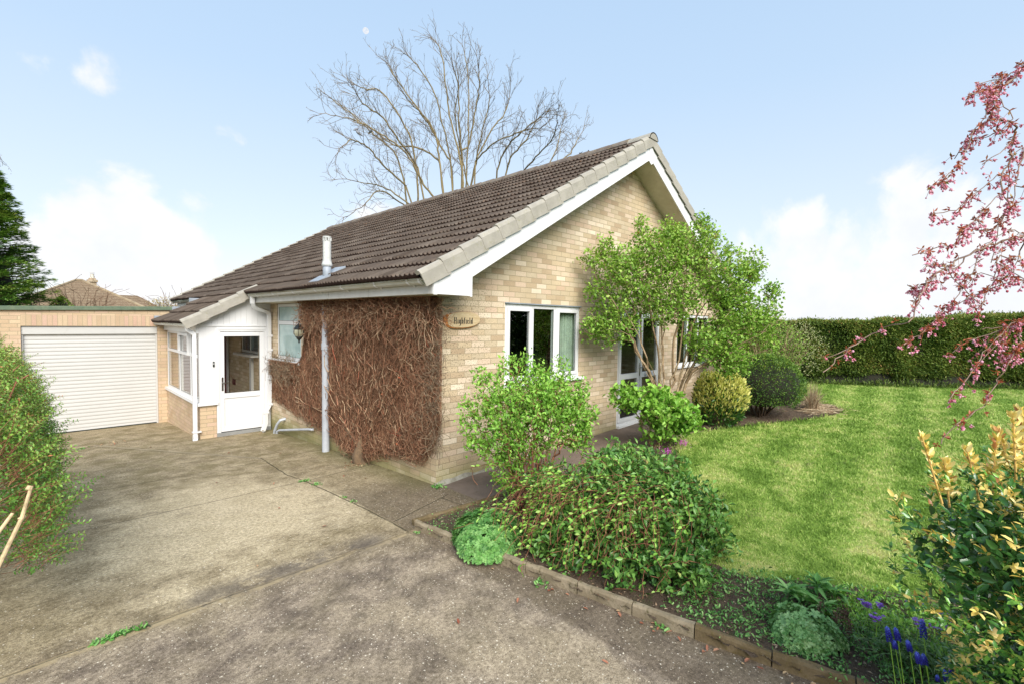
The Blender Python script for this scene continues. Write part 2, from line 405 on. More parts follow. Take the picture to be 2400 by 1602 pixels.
MUSCARI=[((-0.503, -4.406, 0.358), (-0.494, -4.419, 0.288)), ((-0.489, -4.437, 0.36), (-0.479, -4.45, 0.303)), ((-0.398, -4.427, 0.247), (-0.394, -4.433, 0.212)), ((-0.482, -4.484, 0.317), (-0.474, -4.495, 0.269)), ((-0.413, -4.529, 0.409), (-0.408, -4.539, 0.325)), ((-0.517, -4.522, 0.294), (-0.509, -4.533, 0.245)), ((-0.408, -4.54, 0.24), (-0.4, -4.551, 0.193)), ((-0.268, -4.638, 0.169), (-0.268, -4.64, 0.131)), ((-0.226, -4.616, 0.105), (-0.217, -4.628, 0.046)), ((-0.254, -4.591, 0.078), (-0.252, -4.594, 0.053))]
AUBRIETIA=[((-0.089, -4.276, 0.239), 1.0), ((-0.037, -4.328, 0.237), 0.5), ((-0.299, -4.344, 0.285), 0.7), ((0.083, -4.449, 0.257), 0.7), ((-0.145, -4.502, 0.264), 0.8), ((-0.049, -4.597, 0.296), 1.5), ((-0.067, -4.582, 0.249), 1.2), ((-0.035, -4.616, 0.223), 0.8)]
CAMPOS = (-3.4585, -4.6832, 1.8362); YPR = (0.77856, -0.04195, 0.01543); FPX = 1116.85
SKY0, SKY1, SKY2, SKY3 = (6.0, 6.1, 6.2), (5.0, 5.65, 6.3), (3.8, 4.95, 6.3), (3.0, 4.35, 6.1)
CL0, CL1 = (5.5, 5.65, 6.05), (6.15, 6.15, 6.2)
MOON = .58; EXPO = 0.78
CLOUDS = [((.0862, .977, .195), .12, .66), ((.086, .99, .112), .20, .85), ((.15, .985, .07), .22, .85), ((.216, .96, .178), .09, .52), ((.955, .259, .147), .16, .80), ((.985, .17, .085), .24, .88), ((.99, .03, .13), .24, .85), ((.08, .934, .355), .08, .44), ((.02, .939, .35), .06, .38), ((.244, .923, .298), .06, .42), ((.245, .963, .04), .15, .7), ((.5, .84, .16), .14, .50)]

# ---------------------------------------------------------------- shared materials
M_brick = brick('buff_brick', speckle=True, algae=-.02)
M_side = brick('buff_brick_side', algae=-.10)
M_sold = brick('buff_soldier_brick', offset=0)
M_gbrick = brick('orange_buff_brick', stops=[(0, (.50, .36, .235)), (.3, (.60, .47, .32)), (.6, (.54, .40, .28)), (1, (.62, .46, .345))], tone=.92)
M_gsold = brick('orange_buff_soldier', stops=[(0, (.50, .37, .25)), (.35, (.58, .45, .31)), (.6, (.53, .36, .27)), (1, (.58, .41, .32))], offset=0, tone=.9)

M_upvc = plain('white_upvc', (.66, .66, .655), (.64, .64, .64), 3, .28, spec=.5)
M_upvcd = plain('weathered_white_upvc', (.54, .53, .50), (.48, .46, .42), 4, .4, dirt=(.25, .22, .12), dirt_amt=.30)
M_gutter = plain('white_gutter_plastic', (.54, .54, .50), (.46, .46, .38), 5, .35, dirt=(.30, .33, .13), dirt_amt=.45)
M_grey = plain('grey_plastic_pipe', (.40, .42, .45), (.33, .35, .38), 4, .45, dirt=(.6, .6, .6), dirt_amt=.3)
M_flue = plain('aged_asbestos_flue', (.55, .55, .52), (.42, .43, .42), 5, .7, .2, dirt=(.25, .27, .18), dirt_amt=.5)
M_lead = plain('grey_lead', (.30, .33, .37), (.22, .25, .28), 8, .5, .1)
M_verge = plain('pale_concrete_verge', (.36, .335, .285), (.29, .27, .23), 5, .85, .4, 90, .2, dirt=(.22, .21, .09), dirt_amt=.5)
M_ridge = plain('lichened_ridge_tile', (.20, .17, .14), (.13, .10, .085), 6, .9, .5, 80, .2, dirt=(.33, .26, .08), dirt_amt=.85)
M_chrome = plain('polished_metal', (.6, .6, .62), None, 4, .18, metal=1)
M_black = plain('black_metal', (.012, .014, .013), (.02, .024, .02), 12, .4)
M_dark = plain('dark_room', (.035, .032, .03), None, 3, .9)
M_floor_in = plain('inner_floor', (.10, .075, .055), None, 3, .8)
M_soffit = plain('soffit_board', (.62, .58, .46), (.52, .48, .36), 4, .6, dirt=(.3, .26, .14), dirt_amt=.4)
M_glass = glassmat('window_glass', (.86, .90, .88), .35)
M_glassd = glassmat('door_glass', (.93, .93, .91), .1)
M_frost = plain('obscured_glass', (.40, .52, .50), (.30, .42, .41), 4, .12)
M_gdoor = plain('cream_roller_door', (.485, .475, .45), (.465, .455, .43), 2, .38, dirt=(.36, .34, .29), dirt_amt=.28)
M_felt = plain('green_mineral_felt', (.10, .14, .095), (.145, .18, .12), 9, .9, .5, 120, .2, dirt=(.05, .06, .04), dirt_amt=.5)
M_thresh = plain('grey_threshold', (.25, .25, .24), None, 9, .6)
M_maroon = plain('maroon_inner_door', (.12, .018, .022), None, 3, .35)
M_curtain = plain('pale_curtain', (.50, .56, .46), (.38, .43, .36), 9, .9)
M_blind = plain('frosted_interior', (.66, .76, .74), (.55, .68, .66), 2, .6)
M_render = plain('cement_splash', (.20, .18, .135), (.33, .31, .26), 9, .95, .6, 60, .1, dirt=(.16, .16, .07), dirt_amt=.7)

def f_tile(n, p):
    o = n.pos(); r = n.attr('rnd')
    base = n.ramp(r, [(0, (.066, .048, .035)), (.35, (.102, .079, .061)), (.7, (.084, .063, .049)), (1, (.128, .102, .081))])
    st = n.noise(n.vmath('MULTIPLY', o, (1, 7, 1)), 5, 5, .7)
    c = n.mix(1, base, n.ramp(st, [(.3, (.72, .70, .68)), (.7, (1.35, 1.32, 1.28))]), 'MULTIPLY')
    li = n.noise(n.vmath('MULTIPLY', o, (2.2, 1, 2.2)), 16, 5, .8)
    c = n.mix(n.math('MULTIPLY', n.rng(li, .66, .72), .75), c, (.40, .38, .33))
    mo = n.noise(o, 7, 5, .8)
    up = n.rng(n.sep(o)[2], 2.3, 5.2, .25, 1)
    c = n.mix(n.math('MULTIPLY', n.math('MULTIPLY', n.rng(mo, .53, .66), up), .7), c, (.16, .085, .045))
    c = n.mix(n.math('MULTIPLY', n.rng(n.noise(o, 11, 4, .7), .60, .70), .35), c, (.10, .10, .045))
    n.put(p.inputs['Base Color'], c)
    n.put(p.inputs['Normal'], n.bump(n.noise(o, 90, 4, .7), .5, .01))
M_tile = mat('brown_concrete_tile', f_tile, .85, .25)
def f_lip(n, p):
    n.put(p.inputs['Base Color'], n.mix(n.noise(n.pos(), 14, 4, .7), (.008, .004, .003), (.040, .022, .015)))
M_lip = mat('tile_edge', f_lip, .95, .1)

# ---------------------------------------------------------------- bungalow
house = thing('bungalow', 'long buff brick bungalow with brown tiled gable roof and white bargeboards', 'house', (0, 0, -.17))
W = 8.75; LEN = 12.05
def holes(mb, u0, u1, v0, v1, hs, w=0, depth=.1, back=None):
    us = sorted({u0, u1, *[h[0] for h in hs], *[h[1] for h in hs]}); vs = sorted({v0, v1, *[h[2] for h in hs], *[h[3] for h in hs]})
    for i in range(len(us) - 1):
        for j in range(len(vs) - 1):
            cu, cv = (us[i] + us[i + 1]) / 2, (vs[j] + vs[j + 1]) / 2
            if any(h[0] < cu < h[1] and h[2] < cv < h[3] for h in hs): continue
            mb.quad((us[i], vs[j], w), (us[i + 1], vs[j], w), (us[i + 1], vs[j + 1], w), (us[i], vs[j + 1], w))
    for a, b, c, d in hs:
        for p, q in (((a, c), (b, c)), ((b, c), (b, d)), ((b, d), (a, d)), ((a, d), (a, c))):
            mb.quad((p[0], p[1], w), (q[0], q[1], w), (q[0], q[1], w - depth), (p[0], p[1], w - depth))
zr = lambda x: 5.07 - S * abs(x - RX)
WIN = (1.145, 2.865, .93, 2.10); PD = (4.02, 5.58, -.07, 2.05); W2 = (6.35, 8.0, .90, 2.05)
g = MB(TY(0))
holes(g, 0, W, -.6, 2.3, [WIN, PD, W2])
g.quad((0, 2.3, 0), (W, 2.3, 0), (W, zr(W) - .1, 0), (RX, zr(RX) - .1, 0), (0, zr(0) - .1, 0))
g.build('gable_wall', M_brick, house)
s = MB(TX(0))
holes(s, 0, LEN, -.9, 2.3, [(4.10, 5.31, 1.05, 2.12), (6.42, 7.60, 1.02, 1.95)])
s.build('side_wall', M_side, house)
b = MB(); b.quad((0, LEN, -.9), (W, LEN, -.9), (W, LEN, 2.3), (0, LEN, 2.3)); b.quad((0, LEN, 2.3), (W, LEN, 2.3), (W, LEN, zr(W) - .1), (RX, LEN, zr(RX) - .1), (0, LEN, zr(0) - .1))
b.quad((W, 0, -.6), (W, LEN, -.6), (W, LEN, 2.5), (W, 0, 2.5)); b.build('rear_wall', M_side, house)
fl = MB(); fl.box(.3, W - .3, .3, LEN - .3, -.05, 0); fl.box(3.4, 3.5, .2, LEN - .3, 0, 2.4); fl.box(.2, W, 3.2, 3.3, 0, 2.4); fl.box(.2, W - .1, .2, LEN - .2, 2.4, 2.45)
fl.build('inner_room', M_dark, house)
rm = MB(); rm.box(.10, .12, 4.05, 5.4, .9, 2.2); rm.build('blind', M_blind, house)
sl = MB(TY(.003)); sl.prism([(WIN[0] - .005, 2.10), (WIN[1] + .005, 2.10), (WIN[1] + .005, 2.325), (WIN[0] - .005, 2.325)], -.05, 0)
sold = sl.build('soldier_course', M_sold, house)
def rot_uv(o, u0, v0):
    uv = o.data.uv_layers[0].data
    for l in uv: u, v = l.uv; l.uv = (v - v0, u - u0)
rot_uv(sold, WIN[0] - .209 - .005, 2.10)
lt = MB(TY(0)); lt.box(WIN[0] - .01, WIN[1] + .01, 2.086, 2.10, -.09, .018); lt.build('lintel', M_lead, house)
# rough cement at the foot of the gable
sp = MB()
rg = np.random.default_rng(4)
xs = np.arange(-.02, 1.75, .06)
for i in range(len(xs) - 1):
    x0, x1 = xs[i], xs[i + 1]
    h0, h1 = [zg(x, 0) + (.03 + .018 * math.sin(x * 5) + .012 * math.sin(x * 17)) for x in (x0, x1)]
    d0, d1 = [.05 + .02 * math.sin(x * 9) for x in (x0, x1)]
    sp.quad((x0, -.004, h0), (x1, -.004, h1), (x1, -d1, zg(x1, 0) - .01), (x0, -d0, zg(x0, 0) - .01))
    sp.quad((x0, .004, h0), (x1, .004, h1), (x1, -.004, h1), (x0, -.004, h0))
sp.build('cement_fillet', M_render, house)

# ---- roof
roof = MB()
E0 = -.50; 
for sgn, e in ((1, E0), (-1, 2 * RX - E0)):
    z0 = zr(E0)
    roof.prism([], 0, 0) if 0 else None
    pr = [(e, 0, z0 - .03), (RX, 0, zr(RX) - .03), (RX, 0, zr(RX) - .11), (e + sgn * .13, 0, z0 + S * .13 - .11)]
    roof.extr((0, -.40, 0), (0, LEN + .22, 0), pr)
roofo = roof.build('roof', M_soffit, house)

def tile_slope(name, xe, y0, y1, n, gauge, sgn, parent, xr=None, m=(M_tile, M_lip), seed=1):
    """courses of ribbed concrete tiles from the eave at xe upwards"""
    rng = np.random.default_rng(seed)
    dy = .0225; ys = np.arange(y0, y1 + 1e-6, dy); ny = len(ys)
    ph = (ys / .09) % 1
    prof = .022 * np.clip(np.cos((ph - .5) * 2 * np.pi), -.25, 1) 
    nrm = np.array([-S * sgn, 1.]) / math.sqrt(1 + S * S)
    V = []; R = []; F = []; FM = []
    tw = .30
    for i in range(n):
        h0, h1 = i * gauge - .02, (i + 1) * gauge + .03
        off = 0 if i % 2 else .15
        ti = np.floor((ys + off) / tw).astype(int); ti -= ti.min()
        tr = rng.random(ti.max() + 1); lift = rng.normal(0, .0022, ti.max() + 1); slip = rng.normal(0, .004, ti.max() + 1)
        sag = .006 * np.sin(ys * 1.3 + i * .35)
        base = len(V) * ny if False else i * 4 * ny
        for k, (h, w) in enumerate(((h0, .002), (h0, .046), (h0 + .012, .051), (h1, .006))):
            hh = h + (slip[ti] if k < 3 else 0)
            ww = w + (prof if k else prof * .2) + lift[ti] + sag
            x = xe + sgn * (hh * 1.0) + nrm[0] * ww
            z = zr(E0) + S * (hh + (xe - E0) * sgn) + nrm[1] * ww if sgn > 0 else zr(E0) + S * hh + nrm[1] * ww
            V.append(np.stack([x, ys, z], 1)); R.append(tr[ti])
        for k in range(3):
            a = base + k * ny + np.arange(ny - 1); F.append(np.stack([a, a + 1, a + 1 + ny, a + ny], 1)); FM.append(np.full(ny - 1, 1 if k == 0 else 0))
    o = npmesh(name, np.concatenate(V), np.concatenate(F), 4, list(m), parent, rnd=np.concatenate(R))
    o.data.polygons.foreach_set('material_index', np.concatenate(FM).astype(np.int32))
    return o
G0 = (RX - E0) / 17
tile_slope('tiled_slope', E0, -.38, LEN + .2, 17, G0, 1, roofo)
tile_slope('tiled_slope', 2 * RX - E0, -.38, LEN + .2, 17, G0, -1, roofo, seed=2)
# verge tiles on both slopes of the near gable, far verge plain
def verge(parent, xe, ye, n, sgn, yface, gauge=G0, z_e=None, far=False):
    for i in range(n):
        h0, h1 = i * gauge - .03, (i + 1) * gauge + .012
        d = -1 if not far else 1
        prof = [(-.125, 0.), (.02, 0.), (.055, .018), (.068, .05), (.060, .085), (.03, .10), (.01, .085), (.02, .02), (-.125, .016)]
        nx = -S * sgn / math.sqrt(1 + S * S); nz = 1 / math.sqrt(1 + S * S)
        v = []; mb = MB(); k = 0
        for h, lf in ((h0, .026), (h1, 0.)):
            bx, bz = xe + sgn * h, z_e + S * h
            for w, y in prof:
                mb.v.append((bx + nx * (w + lf), yface - d * (y - (.004 if lf else 0)), bz + nz * (w + lf)))
        m = len(prof)
        for j in range(m):
            q = (j + 1) % m; mb.f.append((j, q, m + q, m + j))
        mb.f.append(tuple(range(m))); mb.f.append(tuple(range(2 * m - 1, m - 1, -1)))
        mb.build('verge_tile', M_verge, parent)
verge(roofo, E0, 0, 17, 1, -.455, z_e=zr(E0))
verge(roofo, 2 * RX - E0, 0, 17, -1, -.455, z_e=zr(E0))
verge(roofo, E0, 0, 17, 1, LEN + .27, z_e=zr(E0), far=True)
# ridge tiles
yy = -.47; k = 0
while yy < LEN + .2:
    y2 = min(yy + .45, LEN + .28); mb = MB(); n = 9
    for y, lf in ((yy, .010), (y2 + .004, 0)):
        for rr in (.0, .02):
            for j in range(n):
                t = math.pi * (j / (n - 1)) * .86 + math.pi * .07
                R_ = .145 + lf - rr
                mb.v.append((RX + math.cos(t) * R_ * 1.02, y, 5.015 + math.sin(t) * R_ + .004 * math.sin(k * 2.1)))
    for a, b_ in ((0, 1), (3, 2)):
        pass
    for j in range(n - 1):
        mb.f.append((j, j + 1, 2 * n + j + 1, 2 * n + j)); mb.f.append((n + j, 3 * n + j, 3 * n + j + 1, n + j + 1))
        mb.f.append((j, n + j, n + j + 1, j + 1)); mb.f.append((2 * n + j, 2 * n + j + 1, 3 * n + j + 1, 3 * n + j))
    if k == 0:
        mb.f.append(tuple(range(n)))
    o = mb.build('ridge_tile', M_verge if k == 0 else M_ridge, roofo, smooth=False)
    yy += .45; k += 1
# bargeboards, soffits, box end
bb = MB(TY(-.40))
def zb(x): return 4.72 - S * abs(x - 4.266)
for sgn in (1, -1):
    xl = .178 if sgn > 0 else 2 * RX - .178
    xa = 4.266 - sgn * .002
    poly = [(xl, zb(xl)), (xa, zb(xa)), (xa, zr(xa) - .035), (xl, zr(xl) - .035)]
    b1 = MB(TY(-.40)); b1.prism(poly, 0, .022); b1.build('bargeboard', M_upvc, house)
    be = MB(TY(-.40)); xo = -.372 if sgn > 0 else 2 * RX + .372
    zz = zr(xo) - .035
    be.prism([(xo, 2.126), (xl - sgn * .004, 2.126), (xl - sgn * .004, zr(xl) - .035), (xo, zz)], .003, .025)
    be.build('box_end', M_upvc, house)
    bt = MB(TY(-.40))
    xx = sorted((xo - sgn * .0, xo + sgn * .05)); bt.box(xx[0], xx[1], 2.118, zz, .026, .034)
    bt.build('corner_trim', M_upvc, house); bt = MB(TY(-.40))
    xx = sorted((xl - sgn * .03, xl)); bt.box(xx[0], xx[1], 2.118, zb(xl) + .06, .026, .034)
    bt.build('corner_trim', M_upvc, house)
    so = MB(); x0, x1 = xl, xa
    so.v += [(x0, -.40, zb(x0) + .012), (x1, -.40, zb(x1) + .012), (x1, .02, zb(x1) + .012), (x0, .02, zb(x0) + .012)]; so.f.append((0, 1, 2, 3))
    k = 4
    so.v += [(a, b_, c + .02) for a, b_, c in so.v[:4]]; so.f.append((4, 5, 6, 7))
    so.f += [(0, 1, 5, 4), (1, 2, 6, 5), (2, 3, 7, 6), (3, 0, 4, 7)]
    so.build('soffit', M_soffit, house)
ap = MB(TY(-.425)); ap.prism([(4.19, 4.67), (4.266, 4.62), (4.345, 4.67), (4.32, 4.98), (4.21, 4.98)], 0, .006); ap.build('apex_plate', M_upvc, house)
fa = MB(); fa.box(-.372, -.35, -.40, LEN + .2, 2.126, 2.33); fa.build('fascia', M_upvcd, house)
for yj in (-.35, .98, 2.15): 
    j = MB(); j.box(-.376, -.3725, yj, yj + .035 if yj > 0 else yj + .05, 2.128, 2.27); j.build('fascia_joint', M_upvcd, house)
so = MB(); so.box(-.35, .02, -.38, LEN + .2, 2.128, 2.14); so.build('eaves_soffit', M_soffit, house)
fa = MB(); fa.box(2 * RX + .35, 2 * RX + .372, -.40, LEN + .2, 2.126, 2.33); fa.box(W, 2 * RX + .35, -.38, LEN + .2, 2.128, 2.14); fa.build('fascia', M_upvcd, house)
def gutter(parent, x, z, y0, y1, brackets, name='gutter', r=.056):
    mb = MB(); n = 9
    prof = [(math.cos(t) * r, 0, math.sin(t) * r) for t in np.linspace(math.pi, 2 * math.pi, n)]
    prof = [(p[0], 0, p[2] * 1.05) for p in prof]
    prof = [(-r - .006, 0, .004)] + prof + [(r - .004, 0, 0)] + [(p[0] * .9, 0, p[2] * .9) for p in prof[::-1]]
    mb.extr((x, y0, z), (x, y1, z), prof); 
    cap = [(x + q[0] * 1.04, 0, z + q[2] * 1.04) for q in prof[1:n + 1]]
    mb.T = T_id
    for y in (y0, y1):
        k = len(mb.v); mb.v += [(a, y - .004 if y == y0 else y + .004, c) for a, _, c in cap]; mb.f.append(tuple(range(k, k + len(cap))))
    o = mb.build(name, M_gutter, parent, smooth=False)
    for y in brackets:
        b_ = MB(); pr = [(p[0] * 1.12, 0, p[2] * 1.10) for p in prof[1:n + 1]]; pr = pr + [(p[0] * .94, 0, p[2] * .94) for p in pr[::-1]]
        b_.extr((x, y, z + .002), (x, y + .035, z + .002), pr)
        b_.extr((x + .02, y, z - .02), (x + .02, y + .035, z - .02), [(0, 0, 0), (.045, 0, 0), (.045, 0, -.055), (.035, 0, -.055), (0, 0, -.03)])
        b_.build('gutter_bracket', M_upvc, o, smooth=False)
    return o
gutter(house, -.432, 2.285, -.36, 5.42, [-.33, -.10, .62, 1.5, 2.35, 3.2, 4.1, 4.95, 5.36])
gutter(house, -.432, 2.285, 8.85, LEN + .24, [9.4, 10.4, 11.4])
# windows
def frame(name, T, u0, u1, v0, v1, bars_u=(), bars_v=(), fw=.055, d0=-.06, d1=.0, parent=house, m=None):
    mb = MB(T); 
    mb.box(u0, u0 + fw, v0, v1, d0, d1); mb.box(u1 - fw, u1, v0, v1, d0, d1)
    mb.box(u0 + fw, u1 - fw, v0, v0 + fw, d0, d1); mb.box(u0 + fw, u1 - fw, v1 - fw, v1, d0, d1)
    for a, w in bars_u: mb.box(a - w / 2, a + w / 2, v0 + fw, v1 - fw, d0, d1 - .002)
    for a, w, c0, c1 in bars_v: mb.box(c0, c1, a - w / 2, a + w / 2, d0, d1 - .002)
    return mb.build(name, m or M_upvc, parent, bevel=.004)
def pane(T, u0, u1, v0, v1, d, parent, m=M_glass, seal=True):
    mb = MB(T); mb.box(u0, u1, v0, v1, d - .008, d); o = mb.build('pane', m, parent)
    if seal:
        mb = MB(T); t = .006
        mb.box(u0, u0 + t, v0, v1, d, d + .004); mb.box(u1 - t, u1, v0, v1, d, d + .004); mb.box(u0 + t, u1 - t, v0, v0 + t, d, d + .004); mb.box(u0 + t, u1 - t, v1 - t, v1, d, d + .004)
        mb.build('glazing_seal', M_black, parent)
    return o
T = TY(.02)
wf = frame('window_frame', T, *WIN[:2], .975, 2.085, bars_u=[(1.725, .07), (2.255, .07)])
for a, c in ((1.195, 1.695), (2.285, 2.82)):
    sh = frame('sash', TY(.018), a, c, 1.02, 2.035, fw=.048, d0=-.03, d1=.022, parent=wf)
    
pane(TY(.03), 1.243, 1.647, 1.068, 1.987, .004, wf); pane(TY(.03), 2.333, 2.772, 1.068, 1.987, .004, wf); pane(TY(.035), 1.76, 2.22, 1.03, 2.03, .004, wf)
sl = MB(TY(0)); sl.box(WIN[0] - .0, WIN[1] + .0, .93, .975, -.09, .0); sl.box(WIN[0] - .03, WIN[1] + .05, .925, .972, .0, .07); sl.build('window_sill', M_upvc, house, bevel=.006)
def curtain(x0, x1, z0, z1, y):
    xs = np.linspace(x0, x1, 70); V = []; 
    for i, x in enumerate(xs): 
        yy = y + .03 * math.sin(i * .55) + .01 * math.sin(i * 1.7)
        V += [(x, yy, z0), (x, yy, z1)]
    F = [(2 * i, 2 * i + 2, 2 * i + 3, 2 * i + 1) for i in range(len(xs) - 1)]
    return npmesh('curtain', V, F, 4, M_curtain, house, smooth=True)
curtain(2.50, 2.92, .8, 2.1, .12)
# patio doors
pf = frame('door_frame', T, PD[0], PD[1], -.02, PD[3], bars_u=[(4.81, .06)], fw=.05)
for k, (a, c) in enumerate(((4.07, 4.79), (4.83, 5.53))):
    lf = frame('door_leaf', TY(.015), a, c, .03, 2.0, bars_v=[(.862, .10, a + .06, c - .06)], fw=.062, d0=-.03, d1=.024, parent=pf)
    pane(TY(.03), a + .062, c - .062, .912, 1.938, .004, pf); pane(TY(.03), a + .062, c - .062, .092, .812, .004, pf)
hd = MB(TY(-.01)); hd.box(4.765, 4.79, .85, 1.10, 0, .012); hd.box(4.77, 4.785, 1.0, 1.015, .012, .05); hd.box(4.77, 4.90, 1.0, 1.018, .045, .058); hd.build('handle', M_chrome, pf, bevel=.003)
lb = MB(TY(-.01)); lb.box(4.99, 5.30, .83, .895, 0, .01); lb.build('letterbox', M_grey, pf, bevel=.002)
st = MB(TY(0)); st.box(PD[0], PD[1], -.09, -.021, -.08, .06); st.build('door_step', M_upvc, house, bevel=.006)
wf = frame('window_frame', T, W2[0], W2[1], .945, W2[3] - .01, bars_u=[(6.9, .07), (7.45, .07)])
pane(TY(.035), 6.41, 6.86, 1.0, 1.98, .004, wf); pane(TY(.035), 6.94, 7.41, 1.0, 1.98, .004, wf); pane(TY(.035), 7.49, 7.94, 1.0, 1.98, .004, wf)
sl = MB(TY(0)); sl.box(W2[0], W2[1], .90, .945, -.09, 0); sl.box(W2[0] - .04, W2[1] + .04, .895, .94, 0, .07); sl.build('window_sill', M_upvc, house, bevel=.006)
# side window by the porch
T = TX(.02)
wf = frame('window_frame', T, 4.12, 5.30, 1.055, 2.11, bars_v=[(1.75, .07, 4.175, 5.245)], fw=.055)
for a, c in ((4.175, 5.245),):
    pane(TX(.035), a, c, 1.11, 1.715, .004, wf, M_frost); pane(TX(.035), a, c, 1.785, 2.055, .004, wf, M_frost)
sl = MB(TX(0)); sl.box(4.10, 5.31, 1.01, 1.055, -.09, 0); sl.box(4.08, 5.52, 1.0, 1.045, 0, .06); sl.build('window_sill', M_upvc, house, bevel=.006)
# window inside the porch
wf = frame('window_frame', T, 6.44, 7.58, 1.05, 1.94, bars_u=[(6.98, .06)])
pane(TX(.035), 6.5, 6.95, 1.1, 1.88, .004, wf); pane(TX(.035), 7.01, 7.52, 1.1, 1.88, .004, wf)
sl = MB(TX(0)); sl.box(6.38, 7.64, .99, 1.04, 0, .16); sl.build('window_sill', M_upvc, house, bevel=.006)
ab = MB(TX(0)); ab.box(8.03, 8.25, .23, .36, 0, .012); ab.build('air_brick', M_maroon, house)
ab = MB(TX(0)); ab.box(6.72, 6.84, .0, .95, 0, .05); ab.build('cable_trunking', M_upvc, house)
# pipes
mb = MB(); mb.tube([(-.12, 2.81, -.33), (-.12, 2.81, 2.05)], .057, 16)
soil = mb.build('soil_pipe', M_grey, house)
mb = MB(); mb.tube([(-.12, 2.81, 1.35), (-.12, 2.81, 1.45)], .066, 16); mb.build('pipe_collar', M_grey, soil)
mb = MB(); mb.tube([(-.435, 5.33, 2.25), (-.435, 5.33, 2.10)], .048, 4, square=True)
mb.tube([(-.435, 5.33, 2.12), (-.40, 5.36, 2.04), (-.10, 5.54, 1.96), (-.06, 5.555, 1.90)], .046, 4, square=True)
mb.tube([(-.06, 5.555, 1.95), (-.06, 5.555, .10)], .046, 4, square=True)
mb.tube([(-.06, 5.555, .12), (-.075, 5.55, .06), (-.16, 5.46, -.02), (-.17, 5.455, -.12), (-.17, 5.455, -.26), (-.26, 5.33, -.38)], .044, 4, square=True)
rw = mb.build('downpipe', M_upvc, house)
for z, u in ((1.48, .058), (.10, .064), (-.04, .05), (.62, .05), (1.2, .05)):
    mb = MB(); x, y = (-.06, 5.555) if z > .05 else (-.17, 5.455)
    mb.box(x - .04, x + .055, y - .04, y + .04, z - .02, z + .02) if z not in (.62,) else mb.box(x - .036, x + .058, y - .075, y + .036, z - .008, z + .008)
    mb.build('pipe_clip', M_upvc, rw)
mb = MB(); mb.tube([(-.03, 3.48, -.07), (-.06, 3.50, -.07), (-.075, 3.6, -.08), (-.08, 4.95, -.325), (-.10, 5.02, -.36), (-.10, 5.05, -.45)], .022, 10)
mb.tube([(-.0, 4.86, -.10), (-.09, 4.88, -.12), (-.12, 4.95, -.20), (-.12, 5.1, -.36), (-.12, 5.12, -.46)], .026, 10)
mb.build('waste_pipe', M_grey, house)
# flue
fx, fy, fz = -.24, 2.49, 2.40
mb = MB(); mb.lathe((fx, fy, fz), [(.062, 0), (.060, .28)], 16); fl = mb.build('flue_pipe', M_lead, roofo, smooth=True)
mb = MB(); mb.lathe((fx, fy, fz), [(.072, .24), (.078, .26), (.064, .31), (.064, .33), (.060, .33), (.060, .62), (.056, .62)], 16); mb.build('flue_sleeve', M_flue, fl, smooth=False)
mb = MB()
for i in range(8):
    t = i * math.pi / 4; mb.box(fx + math.cos(t) * .052 - .012, fx + math.cos(t) * .052 + .012, fy + math.sin(t) * .052 - .012, fy + math.sin(t) * .052 + .012, fz + .62, fz + .665)
mb.lathe((fx, fy, fz), [(.062, .665), (.062, .69)], 16); mb.build('flue_cowl', M_flue, fl, smooth=False)
mb = MB(); x0, x1 = -.52, -.02
mb.v += [(x0, fy - .16, zr(x0) + .062), (x1, fy - .16, zr(x1) + .075), (x1, fy + .20, zr(x1) + .075), (x0, fy + .20, zr(x0) + .062)]
mb.v += [(a, b_, c - .03) for a, b_, c in mb.v[:4]]; mb.f += [(0, 1, 2, 3), (7, 6, 5, 4), (0, 4, 5, 1), (1, 5, 6, 2), (2, 6, 7, 3), (3, 7, 4, 0)]
mb.build('flashing', M_lead, fl)

# ---------------------------------------------------------------- porch
PX, PY = -1.25, 5.65
porch = thing('porch', 'small white glazed porch with half glazed door, brick plinth and lean-to tiled roof', 'porch', (PX, PY, -.42))
mb = MB()
mb.box(PX, PX + .10, PY + .101, 8.63, -.75, .20); mb.box(PX, -.975, PY, PY + .10, -.75, .20)
mb.build('plinth_wall', M_gbrick, porch)
mb = MB(); mb.box(PX + .1, 0, PY + .03, 8.6, -.75, -.37); mb.build('porch_floor', M_floor_in, porch)
mb = MB(); mb.box(PX - .035, PX + .10, PY - .035, 8.75, .20, .24); mb.box(PX + .101, -.955, PY - .035, PY + .1, .20, .24); mb.box(PX - .045, PX - .03, PY - .045, 8.75, .185, .238); mb.box(PX - .03, -.955, PY - .045, PY - .03, .185, .238)
mb.build('porch_sill', M_upvc, porch)
T = TX(PX + .012)
wf = frame('window_frame', T, PY + .03, 8.60, .24, 1.53, bars_u=[(7.36, .07), (6.40, .07)], bars_v=[(1.10, .06, PY + .085, 6.365), (1.10, .06, 6.435, 7.325), (1.10, .06, 7.395, 8.545)], fw=.055, parent=porch)
sh = frame('sash', TX(PX + .004), 6.47, 7.36, 1.08, 1.51, fw=.055, d0=-.02, d1=.028, parent=wf)
for a, c in ((5.735, 6.365), (6.435, 7.325), (7.395, 8.545)):
    pane(TX(PX + .03), a, c, .295, 1.07, .004, wf, M_glassd); pane(TX(PX + .03), a + (.09 if a == 6.435 else 0), c - (.02 if a == 6.435 else 0), 1.13, 1.475, .004, wf, M_glassd)
mb = MB(); mb.box(PX - .006, PX + .06, PY - .006, PY + .06, .24, 1.66); mb.box(PX + .06, PX + .075, PY - .003, PY + .05, .24, 1.66)
mb.box(PX + .075, -.97, PY, PY + .06, .24, 1.66); mb.box(PX + .10, PX + .11, PY - .003, PY, .24, 1.66); mb.box(-1.03, -1.02, PY - .003, PY, .24, 1.66)
mb.build('corner_panel', M_upvc, porch)
